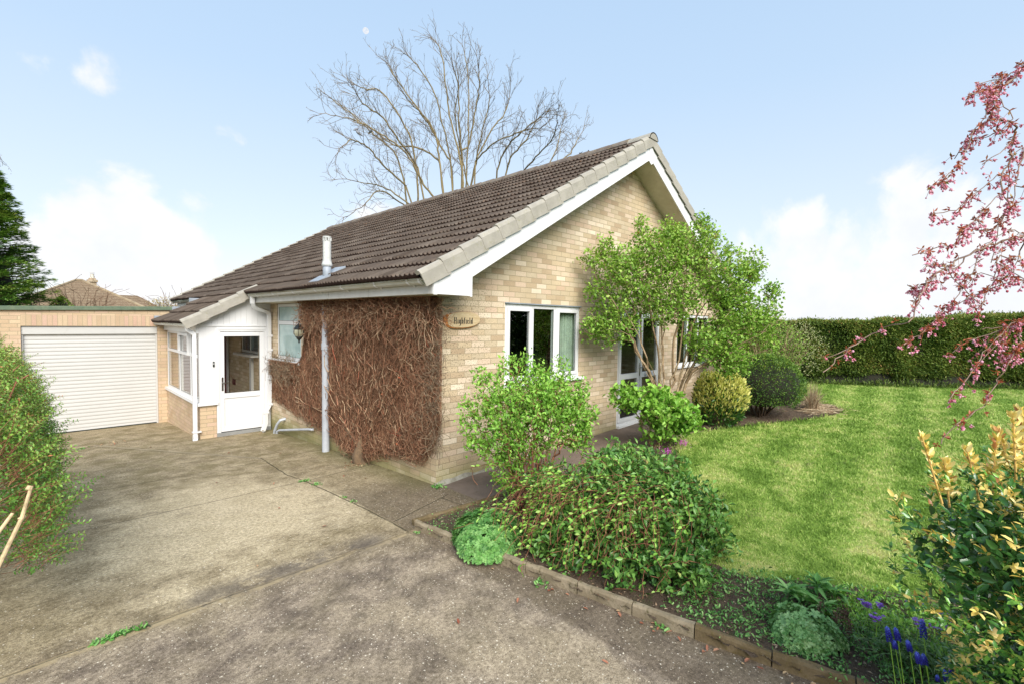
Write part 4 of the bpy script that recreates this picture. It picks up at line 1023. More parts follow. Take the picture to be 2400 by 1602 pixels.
# grass blades
rg = np.random.default_rng(21)
cam = np.array(M_cambase)
def blades(n_, x0, x1, y0, y1, poly, power, hmin, hmax, name='lawn_grass', seed=0, pred=None):
    rng = np.random.default_rng(seed)
    x = rng.uniform(x0, x1, n_ * 6); y = rng.uniform(y0, y1, n_ * 6)
    d = np.hypot(x - cam[0], y - cam[1]); k = inpoly(x, y, poly) & (rng.random(len(x)) < np.minimum(1, (5.0 / d) ** power))
    ang = np.degrees(np.arctan2(y - cam[1], x - cam[0])); k &= (ang > -8) & (ang < 60)
    if pred is not None: k &= pred(x, y)
    x, y, d = x[k][:n_], y[k][:n_], d[k][:n_]; N = len(x)
    z = zg(x, y) + .006; h = rng.uniform(hmin, hmax, N) * np.clip(d / 7, .75, 1.5); w = .0020 * np.clip(d / 3.2, 1, 3.6)
    a = rng.uniform(0, 2 * np.pi, N); le = rng.uniform(.2, 1.1, N) * h; b = rng.uniform(0, 2 * np.pi, N)
    P0 = np.stack([x - np.cos(a) * w, y - np.sin(a) * w, z], 1); P1 = np.stack([x + np.cos(a) * w, y + np.sin(a) * w, z], 1)
    mx_ = np.stack([x + np.cos(b) * le * .35, y + np.sin(b) * le * .35, z + h * .6], 1); wv = np.stack([np.cos(a) * w * .7, np.sin(a) * w * .7, 0 * w], 1)
    T_ = np.stack([x + np.cos(b) * le, y + np.sin(b) * le, z + h * .92], 1)
    V = np.stack([P0, P1, mx_ + wv, mx_ - wv, T_], 1).reshape(-1, 3); q = np.arange(N)[:, None] * 5
    F = np.concatenate([q + [0, 1, 2], q + [0, 2, 3], q + [3, 2, 4]], 0)
    o = npmesh(name, V, F, 3, M_blade, rnd=np.repeat(rng.random(N), 5)); return o
o = blades(330000, .3, 17, -9, 3, lawn_poly, 1.5, .018, .042, seed=5); tag(o, 'short mown green lawn grass with straw coloured patches', 'grass', kind='stuff')
edge_poly = [(a + .10, b - .02) for a, b in LE[1:-3]] + [(a - .14, b + .03) for a, b in LE[1:-3]][::-1]
o = blades(26000, -.2, 10, -6, 0, edge_poly, .8, .03, .085, 'lawn_edge_grass', 6); tag(o, 'longer untrimmed grass fringe along the lawn edge', 'grass', kind='stuff')

# kerb stones
M_kerb = plain('mossy_concrete_kerb', (.16, .125, .075), (.27, .22, .15), 5, .9, .6, 50, .2, dirt=(.055, .05, .015), dirt_amt=.95)
M_kerb2 = plain('brown_moss_kerb', (.17, .125, .07), (.11, .08, .04), 9, .9, .7, 60, .2, dirt=(.10, .075, .015), dirt_amt=.95)
def kerb_stone(a, b, label, m, h=.085, w=.05, tilt=0):
    a = Vector((*a, 0)); b = Vector((*b, 0)); d = (b - a); L = d.length - .008; d.normalize(); nx = Vector((-d.y, d.x, 0)) * -1
    if nx.x < 0: nx = -nx
    mb = MB(); K_ = int(L / .07) + 1; rng = np.random.default_rng(int(abs(a.x * 1000 + a.y * 777)))
    prof = [(0, -.12), (0, h - .016), (.012, h), (w - .012, h), (w, h - .016), (w, -.12)]
    for i in range(K_ + 1):
        q = a + d * (.004 + L * i / K_); z = float(zg(q.x, q.y)) + tilt * (i / K_ - .5)
        for (s_, v_) in prof:
            j_ = rng.normal(0, .0025, 3); c = q + nx * (s_ + j_[0]); mb.v.append((c.x, c.y, z + v_ + j_[1]))
    n_ = len(prof)
    for i in range(K_):
        for j in range(n_ - 1): A = i * n_ + j; mb.f.append((A, A + 1, A + n_ + 1, A + n_))
    mb.f.append(tuple(range(n_))); mb.f.append(tuple(range(K_ * n_, (K_ + 1) * n_)))
    c = (a + b) / 2; o = mb.build('kerb_stone', m, origin=(c.x, c.y, float(zg(c.x, c.y))), smooth=False)
    tag(o, label, 'kerb stone', 'concrete kerb stones between drive and flower bed')
KP = [(-.89, -.86), (-.82, -1.45), (-.71, -2.16), (-.64, -2.62), (-.575, -3.04), (-.51, -3.45), (-.43, -3.88), (-.33, -4.27), (-.20, -4.85)]
KL = ['pale kerb stone at the corner of the bed by the path', 'kerb stone half hidden under the geranium mound by the drive', 'kerb stone with dark moss patches beside the leafy shrub',
      'mossy kerb stone under the trailing stems of the big shrub', 'kerb stone at the near end of the trailing shrub', 'kerb stone between bare soil and concrete drive',
      'kerb stone with orange leaves lying against it', 'brown mossy kerb stone beside the near geranium clump', 'nearest brown mossy kerb stone at the bottom of the picture']
for i, l in enumerate(KL[:8] + []): kerb_stone(KP[i], KP[i + 1], l, M_kerb if i < 5 else M_kerb2, tilt=random.uniform(-.012, .012))
kerb_stone(KP[8], (-.05, -5.4), KL[8], M_kerb2)
for (a, b, l) in (((-.85, -.80), (-.12, -.87), 'low brown edging stone between path and bed, nearest the drive'), ((-.11, -.87), (.62, -.94), 'low brown edging stone between path and bed beneath the bushy shrub'), ((.63, -.94), (1.5, -1.02), 'low edging stone along the path behind the bushy shrub')):
    kerb_stone(a, b, l, M_kerb2, h=.06)

# ---------------------------------------------------------------- hedge at the end of the lawn
M_hedge = leafmat('conifer_hedge_leaf', [(0, (.028, .062, .010)), (.4, (.080, .135, .020)), (.7, (.15, .205, .034)), (.93, (.26, .27, .06)), (1, (.26, .16, .05))], .6, .15, .25)
M_core = plain('shade_core', (.010, .014, .006), (.022, .018, .010), 9, .95)  # near-black solid, paints the shade inside hedges and dense foliage
hg = thing('conifer_hedge', 'tall clipped green conifer hedge at the far end of the lawn', 'hedge', (13.8, -2.9, .16))
HP = np.array(HEDGE); tops = np.array([1.94, 1.97, 2.05, 2.27, 2.45, 2.6]) - .03
mb = MB(); th = 1.0
for i in range(len(HP) - 1):
    a, b = HP[i], HP[i + 1]; 
    nn = unit(np.array([b[1] - a[1], -(b[0] - a[0])])[None])[0]; nn = nn if nn[0] > 0 else -nn
    p = [a + nn * .05, b + nn * .05, b + nn * th, a + nn * th]; k = len(mb.v)
    for z0_, z1_ in ((.02, None),):
        for q in p: mb.v.append((q[0], q[1], .1))
        for q, t_ in zip(p, (tops[i], tops[i + 1], tops[i + 1], tops[i])): mb.v.append((q[0], q[1], t_ - .05))
    mb.f += [(k, k + 1, k + 5, k + 4), (k + 1, k + 2, k + 6, k + 5), (k + 2, k + 3, k + 7, k + 6), (k + 3, k, k + 4, k + 7), (k + 4, k + 5, k + 6, k + 7)]
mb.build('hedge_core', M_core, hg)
rg = np.random.default_rng(8); Pn = []; Dn = []; rn = []
for i in range(len(HP) - 1):
    a, b = HP[i], HP[i + 1]; L = np.linalg.norm(b - a); nn = unit(np.array([b[1] - a[1], -(b[0] - a[0])])[None])[0]; nn = nn if nn[0] > 0 else -nn
    N = int(L * 7500); t = rg.random(N); z = rg.random(N) ** .9; tt = tops[i] * (1 - t) + tops[i + 1] * t
    xy = a + (b - a) * t[:, None]
    lump = .05 * np.sin(t * L * 2.1 + z * 5) + .04 * np.sin(t * L * 5.3 + 1) + rg.normal(0, .03, N)
    zz = .13 + (tt - .13) * z
    low = np.clip((.55 - zz) * .8, 0, .3)
    keep = rg.random(N) < np.where(zz < .45, .7, 1)
    P_ = np.concatenate([xy - nn * (lump - low)[:, None], zz[:, None]], 1)[keep]; D_ = (np.concatenate([np.tile(-nn * .6, (N, 1)), np.full((N, 1), -.15)], 1) + rg.normal(0, .55, (N, 3)))[keep]
    clump = .5 + .22 * np.sin(t * L * 3.1 + z * 7) * np.sin(t * L * 1.3 - z * 3.1) 
    Pn.append(P_); Dn.append(D_); rn.append(np.clip(clump + rg.normal(0, .2, N), 0, 1)[keep])
    N = int(L * 3200); t = rg.random(N); xy = a + (b - a) * t[:, None] + nn * rg.uniform(0, th, N)[:, None]; tt = tops[i] * (1 - t) + tops[i + 1] * t
    Pn.append(np.concatenate([xy, (tt - .05 + .03 * np.sin(t * L * 2.3 + i) + .02 * np.sin(t * L * 6.1) + rg.normal(0, .03, N) + .10 * rg.random(N) ** 14)[:, None]], 1)); Dn.append(rg.normal(0, .6, (N, 3)) + [0, 0, .4]); rn.append(np.clip(rg.normal(.72, .15, N), 0, 1))
leaves('hedge_foliage', np.concatenate(Pn), np.concatenate(Dn), rg.uniform(.06, .13, sum(map(len, Pn))), .028, np.concatenate(rn), M_hedge, hg, rng=rg, up=.2, shape=1)
Pn = []
for i in range(1, len(HP) - 1):
    a, b = HP[i], HP[i + 1]; L = np.linalg.norm(b - a); N = int(L * 420); t = rg.random(N); xy = a + (b - a) * t[:, None] + [-.18, -.12] + rg.normal(0, .10, (N, 2)); Pn.append(np.concatenate([xy, (.13 + rg.random(N)[:, None] ** 2 * .22 * (.5 + .5 * np.sin(t * L * 4.0)[:, None] ** 2))], 1))
Pn = np.concatenate(Pn); tag(leaves('low_plants', Pn, rg.normal(0, .6, Pn.shape) + [0, 0, .8], rg.uniform(.06, .16, len(Pn)), .025, np.clip(rg.normal(.4, .2, len(Pn)), 0, 1), M_hedge, rng=rg, shape=1), 'low green leaves growing along the foot of the hedge', 'ground cover', kind='stuff')
sk = Skel()
for i in range(1, 4):
    a, b = HP[i], HP[i + 1]
    for t in np.arange(.1, 1, .22):
        q = a + (b - a) * t + [.12, .08]; sk.path([(q[0], q[1], .1), (q[0] + .02, q[1], .35), (q[0] - .03, q[1] + .05, .8)], rng=rg, jit=.02)
sk.mesh('hedge_stem', plain('hedge_bark', (.14, .10, .06), None, 9, .9), hg, .02, .03)

# ---------------------------------------------------------------- shed beyond the hedge corner
shd = thing('outbuilding', 'low brown outbuilding with grey slate roof behind the shrubs', 'outbuilding', (12, 2.2, .1))
mb = MB(); mb.box(10.3, 14.5, .75, 3.6, .0, 1.70); mb.build('brown_wall', plain('brown_boarding', (.14, .06, .03), (.10, .045, .025), 6, .8), shd)
mb = MB(); mb.v += [(10.1, .55, 1.72), (14.7, .55, 1.72), (14.7, 2.2, 2.25), (10.1, 2.2, 2.25), (10.1, 3.8, 1.72), (14.7, 3.8, 1.72), (10.1, 2.2, 2.17), (14.7, 2.2, 2.17)]
mb.f += [(0, 1, 2, 3), (3, 2, 5, 4), (0, 3, 6), (6, 3, 4), (1, 7, 2), (7, 5, 2), (0, 6, 7, 1), (6, 4, 5, 7)]; mb.build('slate_roof', plain('grey_slate', (.13, .125, .14), (.19, .18, .19), 12, .7), shd)
mb = MB(); mb.box(10.1, 14.7, .46, .56, 1.64, 1.74); mb.build('gutter', plain('mossy_gutter', (.26, .27, .07), None, 5, .8), shd)

# ---------------------------------------------------------------- dead creeper on the side wall
def vary(name, stops, rough=.8):
    def f(n, p):
        c = n.ramp(n.attr('rnd'), stops); n.put(p.inputs['Base Color'], n.mix(1, c, n.ramp(n.noise(n.pos(), 22, 3, .7), [(.3, (.65, .65, .65)), (.7, (1.3, 1.3, 1.3))]), 'MULTIPLY'))
    return mat(name, f, rough, .2)
M_creep = vary('dry_creeper_stem', [(0, (.085, .043, .025)), (.3, (.21, .108, .062)), (.55, (.31, .145, .082)), (.75, (.38, .235, .14)), (.95, (.52, .38, .24)), (1, (.42, .09, .05))])
M_creepy = vary('grey_creeper_stem', [(0, (.10, .07, .045)), (.5, (.20, .14, .09)), (1, (.36, .27, .17))])
rg = np.random.default_rng(31)
crp = thing('dead_creeper', 'mass of bare brown creeper stems covering the side wall under the eaves', 'creeper', (0, 1.75, -.25))
def creep_bottom(y):     # lower edge of the mat above the ground
    P_ = [(-.1, .60), (.0, .35), (.2, .10), (.5, .12), (.8, .06), (1.2, -.02), (1.5, -.14), (1.9, -.16), (2.3, -.14), (2.6, -.05), (3.0, .02), (3.4, .05), (3.8, .06), (4.3, .10), (4.8, .18), (5.45, .22)]
    return np.interp(y, [a for a, _ in P_], [b for _, b in P_])
def creep_top(y):
    P_ = [(-.1, 2.05), (0, 2.09), (3.45, 2.10), (3.62, 2.04), (3.74, 1.9), (3.80, 1.62), (3.95, 1.15), (4.1, 1.0), (5.45, .98)]
    return np.interp(y, [a for a, _ in P_], [b for _, b in P_])
def thick(y, z):
    t = np.where(y < 3.7, .10 + .09 * np.clip((z - 1.75) / .3, 0, 1), .045)
    t = t * (1 + .25 * np.sin(y * 4.1 + z * 1.7) * np.sin(z * 3.3 + y)) + np.where((y > 4.1) & (z > .72), .05, 0)
    return t * np.clip((y + .12) / .25, .35, 1)
ns = 10
def strands(N, L0, L1, thin, seed, lo=0., hi=1., curl=.35, ymax=5.42, name='creeper_stems', m=M_creep, wild=0.):
    rng = np.random.default_rng(seed)
    y = rng.uniform(-.05, ymax, N); bt, tp = creep_bottom(y), creep_top(y); z = bt + (tp - bt) * (1 - rng.random(N) ** 1.1)
    dens = np.where(y > 3.75, .62 - .36 * (z < .6), 1.0); k = rng.random(N) < dens; y, z = y[k], z[k]; N = len(y)
    L = rng.uniform(L0, L1, N); th = rng.normal(0, curl, N) + math.pi / 2 * np.where(rng.random(N) < .5, 1, -1)
    rag_ = rng.normal(0, .05, N) + .10 * rng.random(N) ** 3; tc = rng.normal(0, 3.0, N) ; dep = rng.uniform(lo, hi, N)
    pts = [np.stack([-thick(y, z) * dep - .006, y, z], 1)]
    for i in range(ns):
        th = th + tc * (.5 / ns) + rng.normal(0, .30, N); dep = np.clip(dep + rng.normal(0, .14 + wild, N), lo, hi + wild * 2)
        p0 = pts[-1]; y = p0[:, 1] + np.cos(th) * L / ns; z = p0[:, 2] + np.sin(th) * L / ns
        z = np.minimum(z, creep_top(y) + .03); z = np.maximum(z, creep_bottom(y) - .02 + rag_); y = np.clip(y, -.10 - .02 * rng.random(N), ymax + .04)
        pts.append(np.stack([-thick(y, z) * dep - .006, y, z], 1))
    P_ = np.stack(pts, 1); A = P_[:, :-1].reshape(-1, 3); B = P_[:, 1:].reshape(-1, 3)
    r = np.repeat(rng.uniform(thin * .6, thin * 1.5, N), ns) ; r2 = r.reshape(N, ns) * np.linspace(1, .55, ns)[None]; r3 = r.reshape(N, ns) * np.linspace(.95, .5, ns)[None]
    tubes(name, A, B, r2.ravel(), r3.ravel(), m, crp, sides=3, rnd=np.repeat(np.clip(rng.beta(1.6, 2.0, N) + (rng.random(N) > .985) * .5, 0, 1), ns))
strands(11500, .25, .8, .0025, 1, 0, .75)
strands(4600, .3, .9, .0028, 2, .6, 1.0, curl=.45, name='outer_stems', m=M_creepy if False else M_creep)
strands(1500, .2, .55, .0030, 3, .8, 1.15, curl=1.2, name='tangled_stems', wild=.10)
# dense horizontal tangle under the fascia and on the sill side
rng = np.random.default_rng(9)
def tuft(N, y0, y1, z0, z1, x0, x1, L, thin, name, m, seed):
    rng = np.random.default_rng(seed); c = np.stack([-rng.uniform(x0, x1, N), rng.uniform(y0, y1, N), rng.uniform(z0, z1, N)], 1)
    d = unit(rng.normal(size=(N, 3)) * [.35, 1, .6]); A = []; B = []
    for i in range(7):
        q = c + d * L / 7; d = unit(d + rng.normal(0, .38, (N, 3)) + [0, 0, -.05]); q[:, 0] = np.clip(q[:, 0], -x1 - .06, -.01); q[:, 2] = np.minimum(q[:, 2], 2.115); A.append(c); B.append(q); c = q
    tubes(name, np.concatenate(A), np.concatenate(B), np.full(7 * N, thin), np.full(7 * N, thin * .85), m, crp, sides=3, rnd=np.tile(np.clip(rng.beta(2, 1.6, N), 0, 1), 7))
tuft(1700, -.08, 3.5, 1.80, 2.06, .02, .19, .42, .003, 'top_tangle', M_creep, 4)
tuft(260, 3.3, 3.62, 1.72, 2.05, .05, .22, .35, .003, 'top_tangle', M_creep, 5)
tuft(520, 4.15, 5.42, .78, .98, .02, .11, .35, .0028, 'sill_tangle', M_creepy, 6)
tuft(300, -.14, .12, .3, 2.0, .01, .10, .30, .003, 'corner_tangle', M_creepy, 7)
# dark brown sheet behind the stems, painting the darkness between dense strands
ys_ = np.linspace(-.0, 5.42, 180); V = []; F = []; nz_ = 60
for y in ys_:
    b0, t0 = creep_bottom(y), creep_top(y)
    for q in np.linspace(0, 1, nz_):
        z = b0 + (t0 - b0) * q; e = min(1, q * 8) * min(1, (y + .0) * 10 + .1); w = (.012 + thick(np.array(y), np.array(z)) * .30 * (1 + rg.normal(0, .15))) * e
        V.append((-w + .004, y, z))
for i in range(len(ys_) - 1):
    if ys_[i] > 3.6 : continue
    for j in range(nz_ - 1): a = i * nz_ + j; F.append((a, a + nz_, a + nz_ + 1, a + 1))
npmesh('shade_backing', V, F, 4, plain('shade_backing_brown', (.075, .040, .024), (.12, .068, .042), 30, .95, 1, 60), crp, smooth=True)
skm = Skel(); qm = np.random.default_rng(401); r0_ = skm.add((-.08, 1.72, -.05), -1)
for yy_ in (.15, .5, .85, 1.2, 1.5, 1.75, 2.0, 2.3, 2.65, 3.0, 3.35, 3.9, 4.6, 5.2):
    zt_ = 2.0 if yy_ < 3.6 else .85; d_ = yy_ - 1.72
    e_ = skm.spath([(-.12, 1.72 + d_ * .30, .22 + .15 * qm.random()), (-.15, 1.72 + d_ * .72 + qm.normal(0, .06), zt_ * .50), (-.13 if yy_ < 3.6 else -.06, yy_ + qm.normal(0, .05), zt_)], r0_, qm, 9, .014)
    for k in range(3):
        j_ = e_ - int(qm.integers(4, 20)); p_ = skm.P[j_]; skm.spath([(p_[0], p_[1] + qm.normal(0, .22), p_[2] + .28), (p_[0], p_[1] + qm.normal(0, .35), min(2.02, p_[2] + .6) if yy_ < 3.6 else min(.95, p_[2] + .4))], j_, qm, 6, .010)
skm.mesh('main_stems', M_creep, crp, .0030, .012, sides=6, rng=qm)
mb = MB(); mb.tube([(-.02, 1.72, -.32), (-.10, 1.71, -.24), (-.13, 1.72, -.14), (-.10, 1.70, -.02), (-.07, 1.72, .15)], [.10, .105, .085, .065, .03], 12)
mb.tube([(-.05, 1.60, -.02), (-.10, 1.55, -.12), (-.06, 1.50, -.24)], [.012, .010, .008], 8); mb.tube([(-.08, 1.72, -.02), (-.10, 1.95, .1), (-.08, 2.3, .2)], [.04, .025, .015], 8)
mb.build('creeper_trunk', plain('gnarled_bark', (.17, .11, .06), (.09, .06, .035), 14, .95, 1, 40), crp)
lf = rg.random(60); N = 60
P_ = np.stack([-rg.uniform(.05, .14, N), rg.uniform(.0, 3.9, N), rg.uniform(.1, 2.0, N)], 1)
leaves('dry_leaf_scraps', P_, rg.normal(size=(N, 3)), .035, .022, rg.random(N), leafmat('dry_leaf', [(0, (.30, .05, .025)), (.5, (.40, .12, .05)), (1, (.52, .40, .24))], .7, .1), crp, rng=rg)

# ---------------------------------------------------------------- shrubs
GREENS = dict(
 fresh=[(0, (.10, .25, .03)), (.35, (.21, .44, .055)), (.8, (.36, .60, .10)), (1, (.50, .68, .20))],
 lilac=[(0, (.11, .24, .03)), (.35, (.23, .41, .055)), (.8, (.38, .55, .10)), (.96, (.50, .56, .17)), (1, (.50, .28, .10))],
 deep=[(0, (.014, .050, .010)), (.45, (.035, .10, .016)), (.75, (.085, .18, .03)), (1, (.20, .30, .07))],
 bluish=[(0, (.05, .16, .035)), (.5, (.15, .36, .08)), (1, (.30, .52, .17))],
 gold=[(0, (.50, .54, .11)), (.5, (.68, .66, .18)), (1, (.80, .74, .28))],
 clip=[(0, (.025, .075, .012)), (.5, (.10, .20, .026)), (.85, (.25, .36, .05)), (.96, (.20, .24, .05)), (1, (.22, .08, .03))],
 pale=[(0, (.28, .30, .12)), (1, (.48, .48, .26))])
LM = {k: leafmat('leaf_' + k, v, .5 if k != 'deep' else .35, .30 if k not in ('deep', 'clip') else .15) for k, v in GREENS.items()}
B_red = vary('reddish_twig', [(0, (.12, .045, .025)), (.5, (.22, .09, .05)), (1, (.32, .16, .09))])
B_tan = vary('tan_bark', [(0, (.15, .10, .055)), (.5, (.27, .19, .11)), (1, (.40, .30, .19))])
B_dark = vary('dark_bark', [(0, (.05, .032, .02)), (1, (.12, .08, .05))])
def shrub(name, label, cat, base, stems, bl, n, k, size, lm, bark, seed, r0=.0022, rmax=.02, spread=.12, shell=.4, seg=.12, lift=.5, wide=.5, aspect=.5, up=.6, stemjit=.02, group=None, shape=1, floor=None, bend=.15, extra=None):
    rng = np.random.default_rng(seed); base = (base[0], base[1], float(zg(base[0], base[1])))
    th = thing(name, label, cat, base, group); sk = Skel()
    for st in stems:
        sk.path([(base[0] + a, base[1] + b, base[2] + c) for a, b, c in st], rng=rng, jit=stemjit, sub=4)
    t = blobs(bl, n, rng, shell)
    if floor is not None: t = t[t[:, 2] > floor]
    t = t[np.argsort(np.linalg.norm(t - np.array(base), axis=1))]
    tips = sk.attach(t, rng, bend=bend, lift=lift, seg=seg)
    sk.mesh('stems', bark, th, r0, rmax, rng=rng)
    P_, D_ = leafcloud(sk, tips, k, rng, spread, up=up); 
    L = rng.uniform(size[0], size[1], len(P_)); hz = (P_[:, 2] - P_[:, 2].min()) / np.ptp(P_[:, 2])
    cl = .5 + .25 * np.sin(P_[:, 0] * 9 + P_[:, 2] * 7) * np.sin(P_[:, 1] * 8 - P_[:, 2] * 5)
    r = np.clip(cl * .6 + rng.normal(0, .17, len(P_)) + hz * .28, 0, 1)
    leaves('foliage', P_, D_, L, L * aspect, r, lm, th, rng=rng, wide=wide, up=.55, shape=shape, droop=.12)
    return th, sk, tips, rng
rs = np.random.default_rng(77)
def fan(n, r_top, h, r_base=.08, jit=.1, seed=0):
    q = np.random.default_rng(seed); out = []
    for i in range(n):
        a = q.uniform(0, 2 * math.pi); r = r_top * math.sqrt(q.random()); hh = h * q.uniform(.7, 1.05)
        b = (math.cos(a) * r_base * q.random(), math.sin(a) * r_base * q.random())
        out.append([(b[0], b[1], -.02), (b[0] + math.cos(a) * r * .3, b[1] + math.sin(a) * r * .3, hh * .4), (math.cos(a) * r * .7, math.sin(a) * r * .7, hh * .75), (math.cos(a) * r, math.sin(a) * r, hh)])
    return out
# A: upright shrub near the gable corner
ax, ay = .10, -1.42
shrub('upright_shrub', 'twiggy upright shrub with fresh green leaves beneath the three pane window', 'shrub', (ax, ay), fan(60, .42, 1.22, .14, seed=2),
      [(ax, ay, .92, .46, .44, .44), (ax + .2, ay - .2, 1.02, .38, .34, .28), (ax - .22, ay + .2, .80, .32, .3, .42), (ax + .05, ay - .05, 1.14, .34, .3, .22), (ax - .12, ay + .12, .36, .26, .24, .26), (ax + .32, ay - .34, .84, .24, .20, .28)] + [(ax + .62 * math.cos(t_) * c_ * .7, ay - .62 * math.cos(t_) * c_ * .7, .80 + .58 * math.sin(t_) * c_, .09, .09, .11) for t_, c_ in zip(np.linspace(-.3, 3.5, 17), [1.02, .95, 1.06, .98, 1.1, 1., 1.12, .98, 1.08, 1.14, 1., 1.1, .96, 1.08, 1., 1.05, .98])],
      1800, 6, (.024, .062), LM['fresh'], B_red, 41, r0=.0016, rmax=.011, spread=.09, shell=.33, lift=.8, floor=.12)
# D: large open shrub / small tree against the gable
dx, dy = 3.95, -1.25
db = [(3.35, -.62, 1.95, .42, .36, .42), (3.35, -.70, 2.65, .45, .40, .42), (3.85, -1.10, 3.0, .50, .48, .42), (4.25, -1.45, 3.05, .42, .42, .38), (4.62, -1.85, 2.6, .50, .46, .45), (4.75, -1.95, 2.05, .45, .42, .45),
      (3.95, -1.20, 2.3, .62, .55, .50), (4.45, -1.70, 1.60, .48, .42, .38), (3.06, -.42, 1.74, .24, .22, .22), (5.05, -2.25, 1.95, .32, .3, .32), (4.9, -2.15, 2.75, .22, .22, .28), (4.45, -1.6, 3.3, .18, .18, .26), (3.22, -.50, 3.0, .22, .2, .25), (4.02, -1.2, 3.35, .18, .18, .22), (4.75, -1.95, 1.3, .36, .3, .26), (3.0, -.45, 2.35, .14, .14, .16), (2.95, -.40, 2.85, .13, .12, .14), (3.6, -.9, 3.42, .12, .12, .16), (4.7, -1.8, 3.12, .12, .12, .16), (5.2, -2.35, 2.4, .14, .14, .16), (5.25, -2.4, 1.6, .16, .14, .14), (4.35, -1.5, 3.52, .09, .09, .13)]
dx, dy = dx - .29, dy + .10; db = [(a - .29, b + .10, c, d_, e_, f_) for a, b, c, d_, e_, f_ in db]
ds = []
q = np.random.default_rng(12)
for i in range(17):
    c = db[i % len(db)]; t = (c[0] - dx + q.normal(0, .15), c[1] - dy + q.normal(0, .15), c[2] + .1 + q.normal(0, .1))
    ds.append([(q.normal(0, .05), q.normal(0, .05), -.02), (q.normal(0, .05) + t[0] * .06, q.normal(0, .05) + t[1] * .06, .55), (t[0] * .28 + q.normal(0, .05), t[1] * .28 + q.normal(0, .05), 1.15), (t[0] * .62 + q.normal(0, .08), t[1] * .62 + q.normal(0, .08), 1.15 + (t[2] - 1.0) * .45), t])
shrub('lilac_tree', 'large open lilac with many tan stems and light green leaves in front of the gable', 'tree', (dx, dy), ds, db, 3500, 7, (.026, .070), LM['lilac'], B_tan, 43, r0=.0022, rmax=.034, spread=.15, shell=.36, lift=.9, aspect=.72, seg=.16)
# E: shrub in front of patio door
ex, ey = 3.22, -1.22
shrub('currant_shrub', 'rounded bright green shrub in front of the white glazed door', 'shrub', (ex, ey), fan(16, .42, .75, .07, seed=5),
      [(ex + .1, ey - .1, .55, .45, .4, .28), (ex - .38, ey + .36, .74, .22, .22, .22), (ex - .1, ey + .1, .74, .30, .28, .2), (ex + .32, ey - .3, .42, .26, .24, .22), (ex + .1, ey - .05, .28, .30, .28, .2)],
      560, 6, (.05, .095), LM['fresh'], B_tan, 44, r0=.0022, rmax=.012, spread=.12, shell=.33, aspect=.8, floor=.05)
# B: big trailing shrub
bx, by = .20, -2.66
bb_ = [(bx + .0, by + .0, .28, .55, .55, .30), (bx + .20, by - .25, .28, .38, .38, .30), (bx - .3, by + .45, .22, .38, .4, .24), (bx + .3, by + .1, .42, .45, .42, .28), (bx + .36, by - .42, .08, .24, .26, .26), (bx - .15, by - .3, .02, .35, .4, .22), (bx + .35, by + .45, .34, .4, .35, .25), (bx - .1, by + .9, .25, .3, .3, .25), (-.40, -2.25, .02, .26, .34, .24), (-.28, -2.75, .02, .28, .34, .26), (-.08, -3.15, .02, .26, .28, .24), (.45, -2.3, .55, .35, .3, .18), (.05, -2.4, .52, .3, .3, .16)]
th, sk, tips, rng = shrub('trailing_shrub', 'large sprawling dark green shrub with trailing red stems over the kerb', 'shrub', (bx, by), fan(30, .6, .55, .22, seed=8), bb_, 2500, 7, (.038, .070), leafmat('leaf_mid', [(0, (.038, .11, .026)), (.35, (.09, .22, .042)), (.7, (.18, .35, .065)), (.95, (.36, .54, .15)), (1, (.55, .50, .18))], .38, .22), B_red, 45, r0=.0018, rmax=.012, spread=.10, shell=.30, lift=.2, floor=-.13, seg=.10)
def trail(n, name, th, seed):
    q = np.random.default_rng(seed); A = []; B_ = []; LP = []; LD = []
    for i in range(n):
        t = q.random(); p_ = np.array([-.32 + t * .42, -1.75 - t * 1.25, .30 + q.uniform(-.1, .28)]) + [q.normal(0, .08), q.normal(0, .08), 0]; d = unit(np.array([-.8 + q.normal(0, .5), q.normal(-.1, .5), .1]))
        for k in range(14):
            nx_ = p_ + d * .05; g_ = float(zg(nx_[0], nx_[1])) + .03; nx_[2] = max(nx_[2], g_)
            if nx_[0] < interp(KERB, nx_[1]) - .12: d[0] = abs(d[0]) * .3
            A.append(p_); B_.append(nx_); p_ = nx_; d = unit(d + q.normal(0, .22, 3) + [0, 0, -.16])
            if q.random() < .40:
                for s_ in (-1, 1): LP.append(p_); LD.append(d * .4 + np.array([-d[1], d[0], .3]) * s_ + [0, 0, .3])
    A = np.array(A); B_ = np.array(B_); tubes(name, A, B_, np.full(len(A), .0022), np.full(len(A), .0020), B_red, th, sides=4, rnd=q.random(len(A)))
    leaves('foliage', np.array(LP), np.array(LD), q.uniform(.025, .05, len(LP)), .022, q.random(len(LP)), LM['fresh'], th, rng=q, shape=2)
trail(150, 'trailing_stems', th, 3)
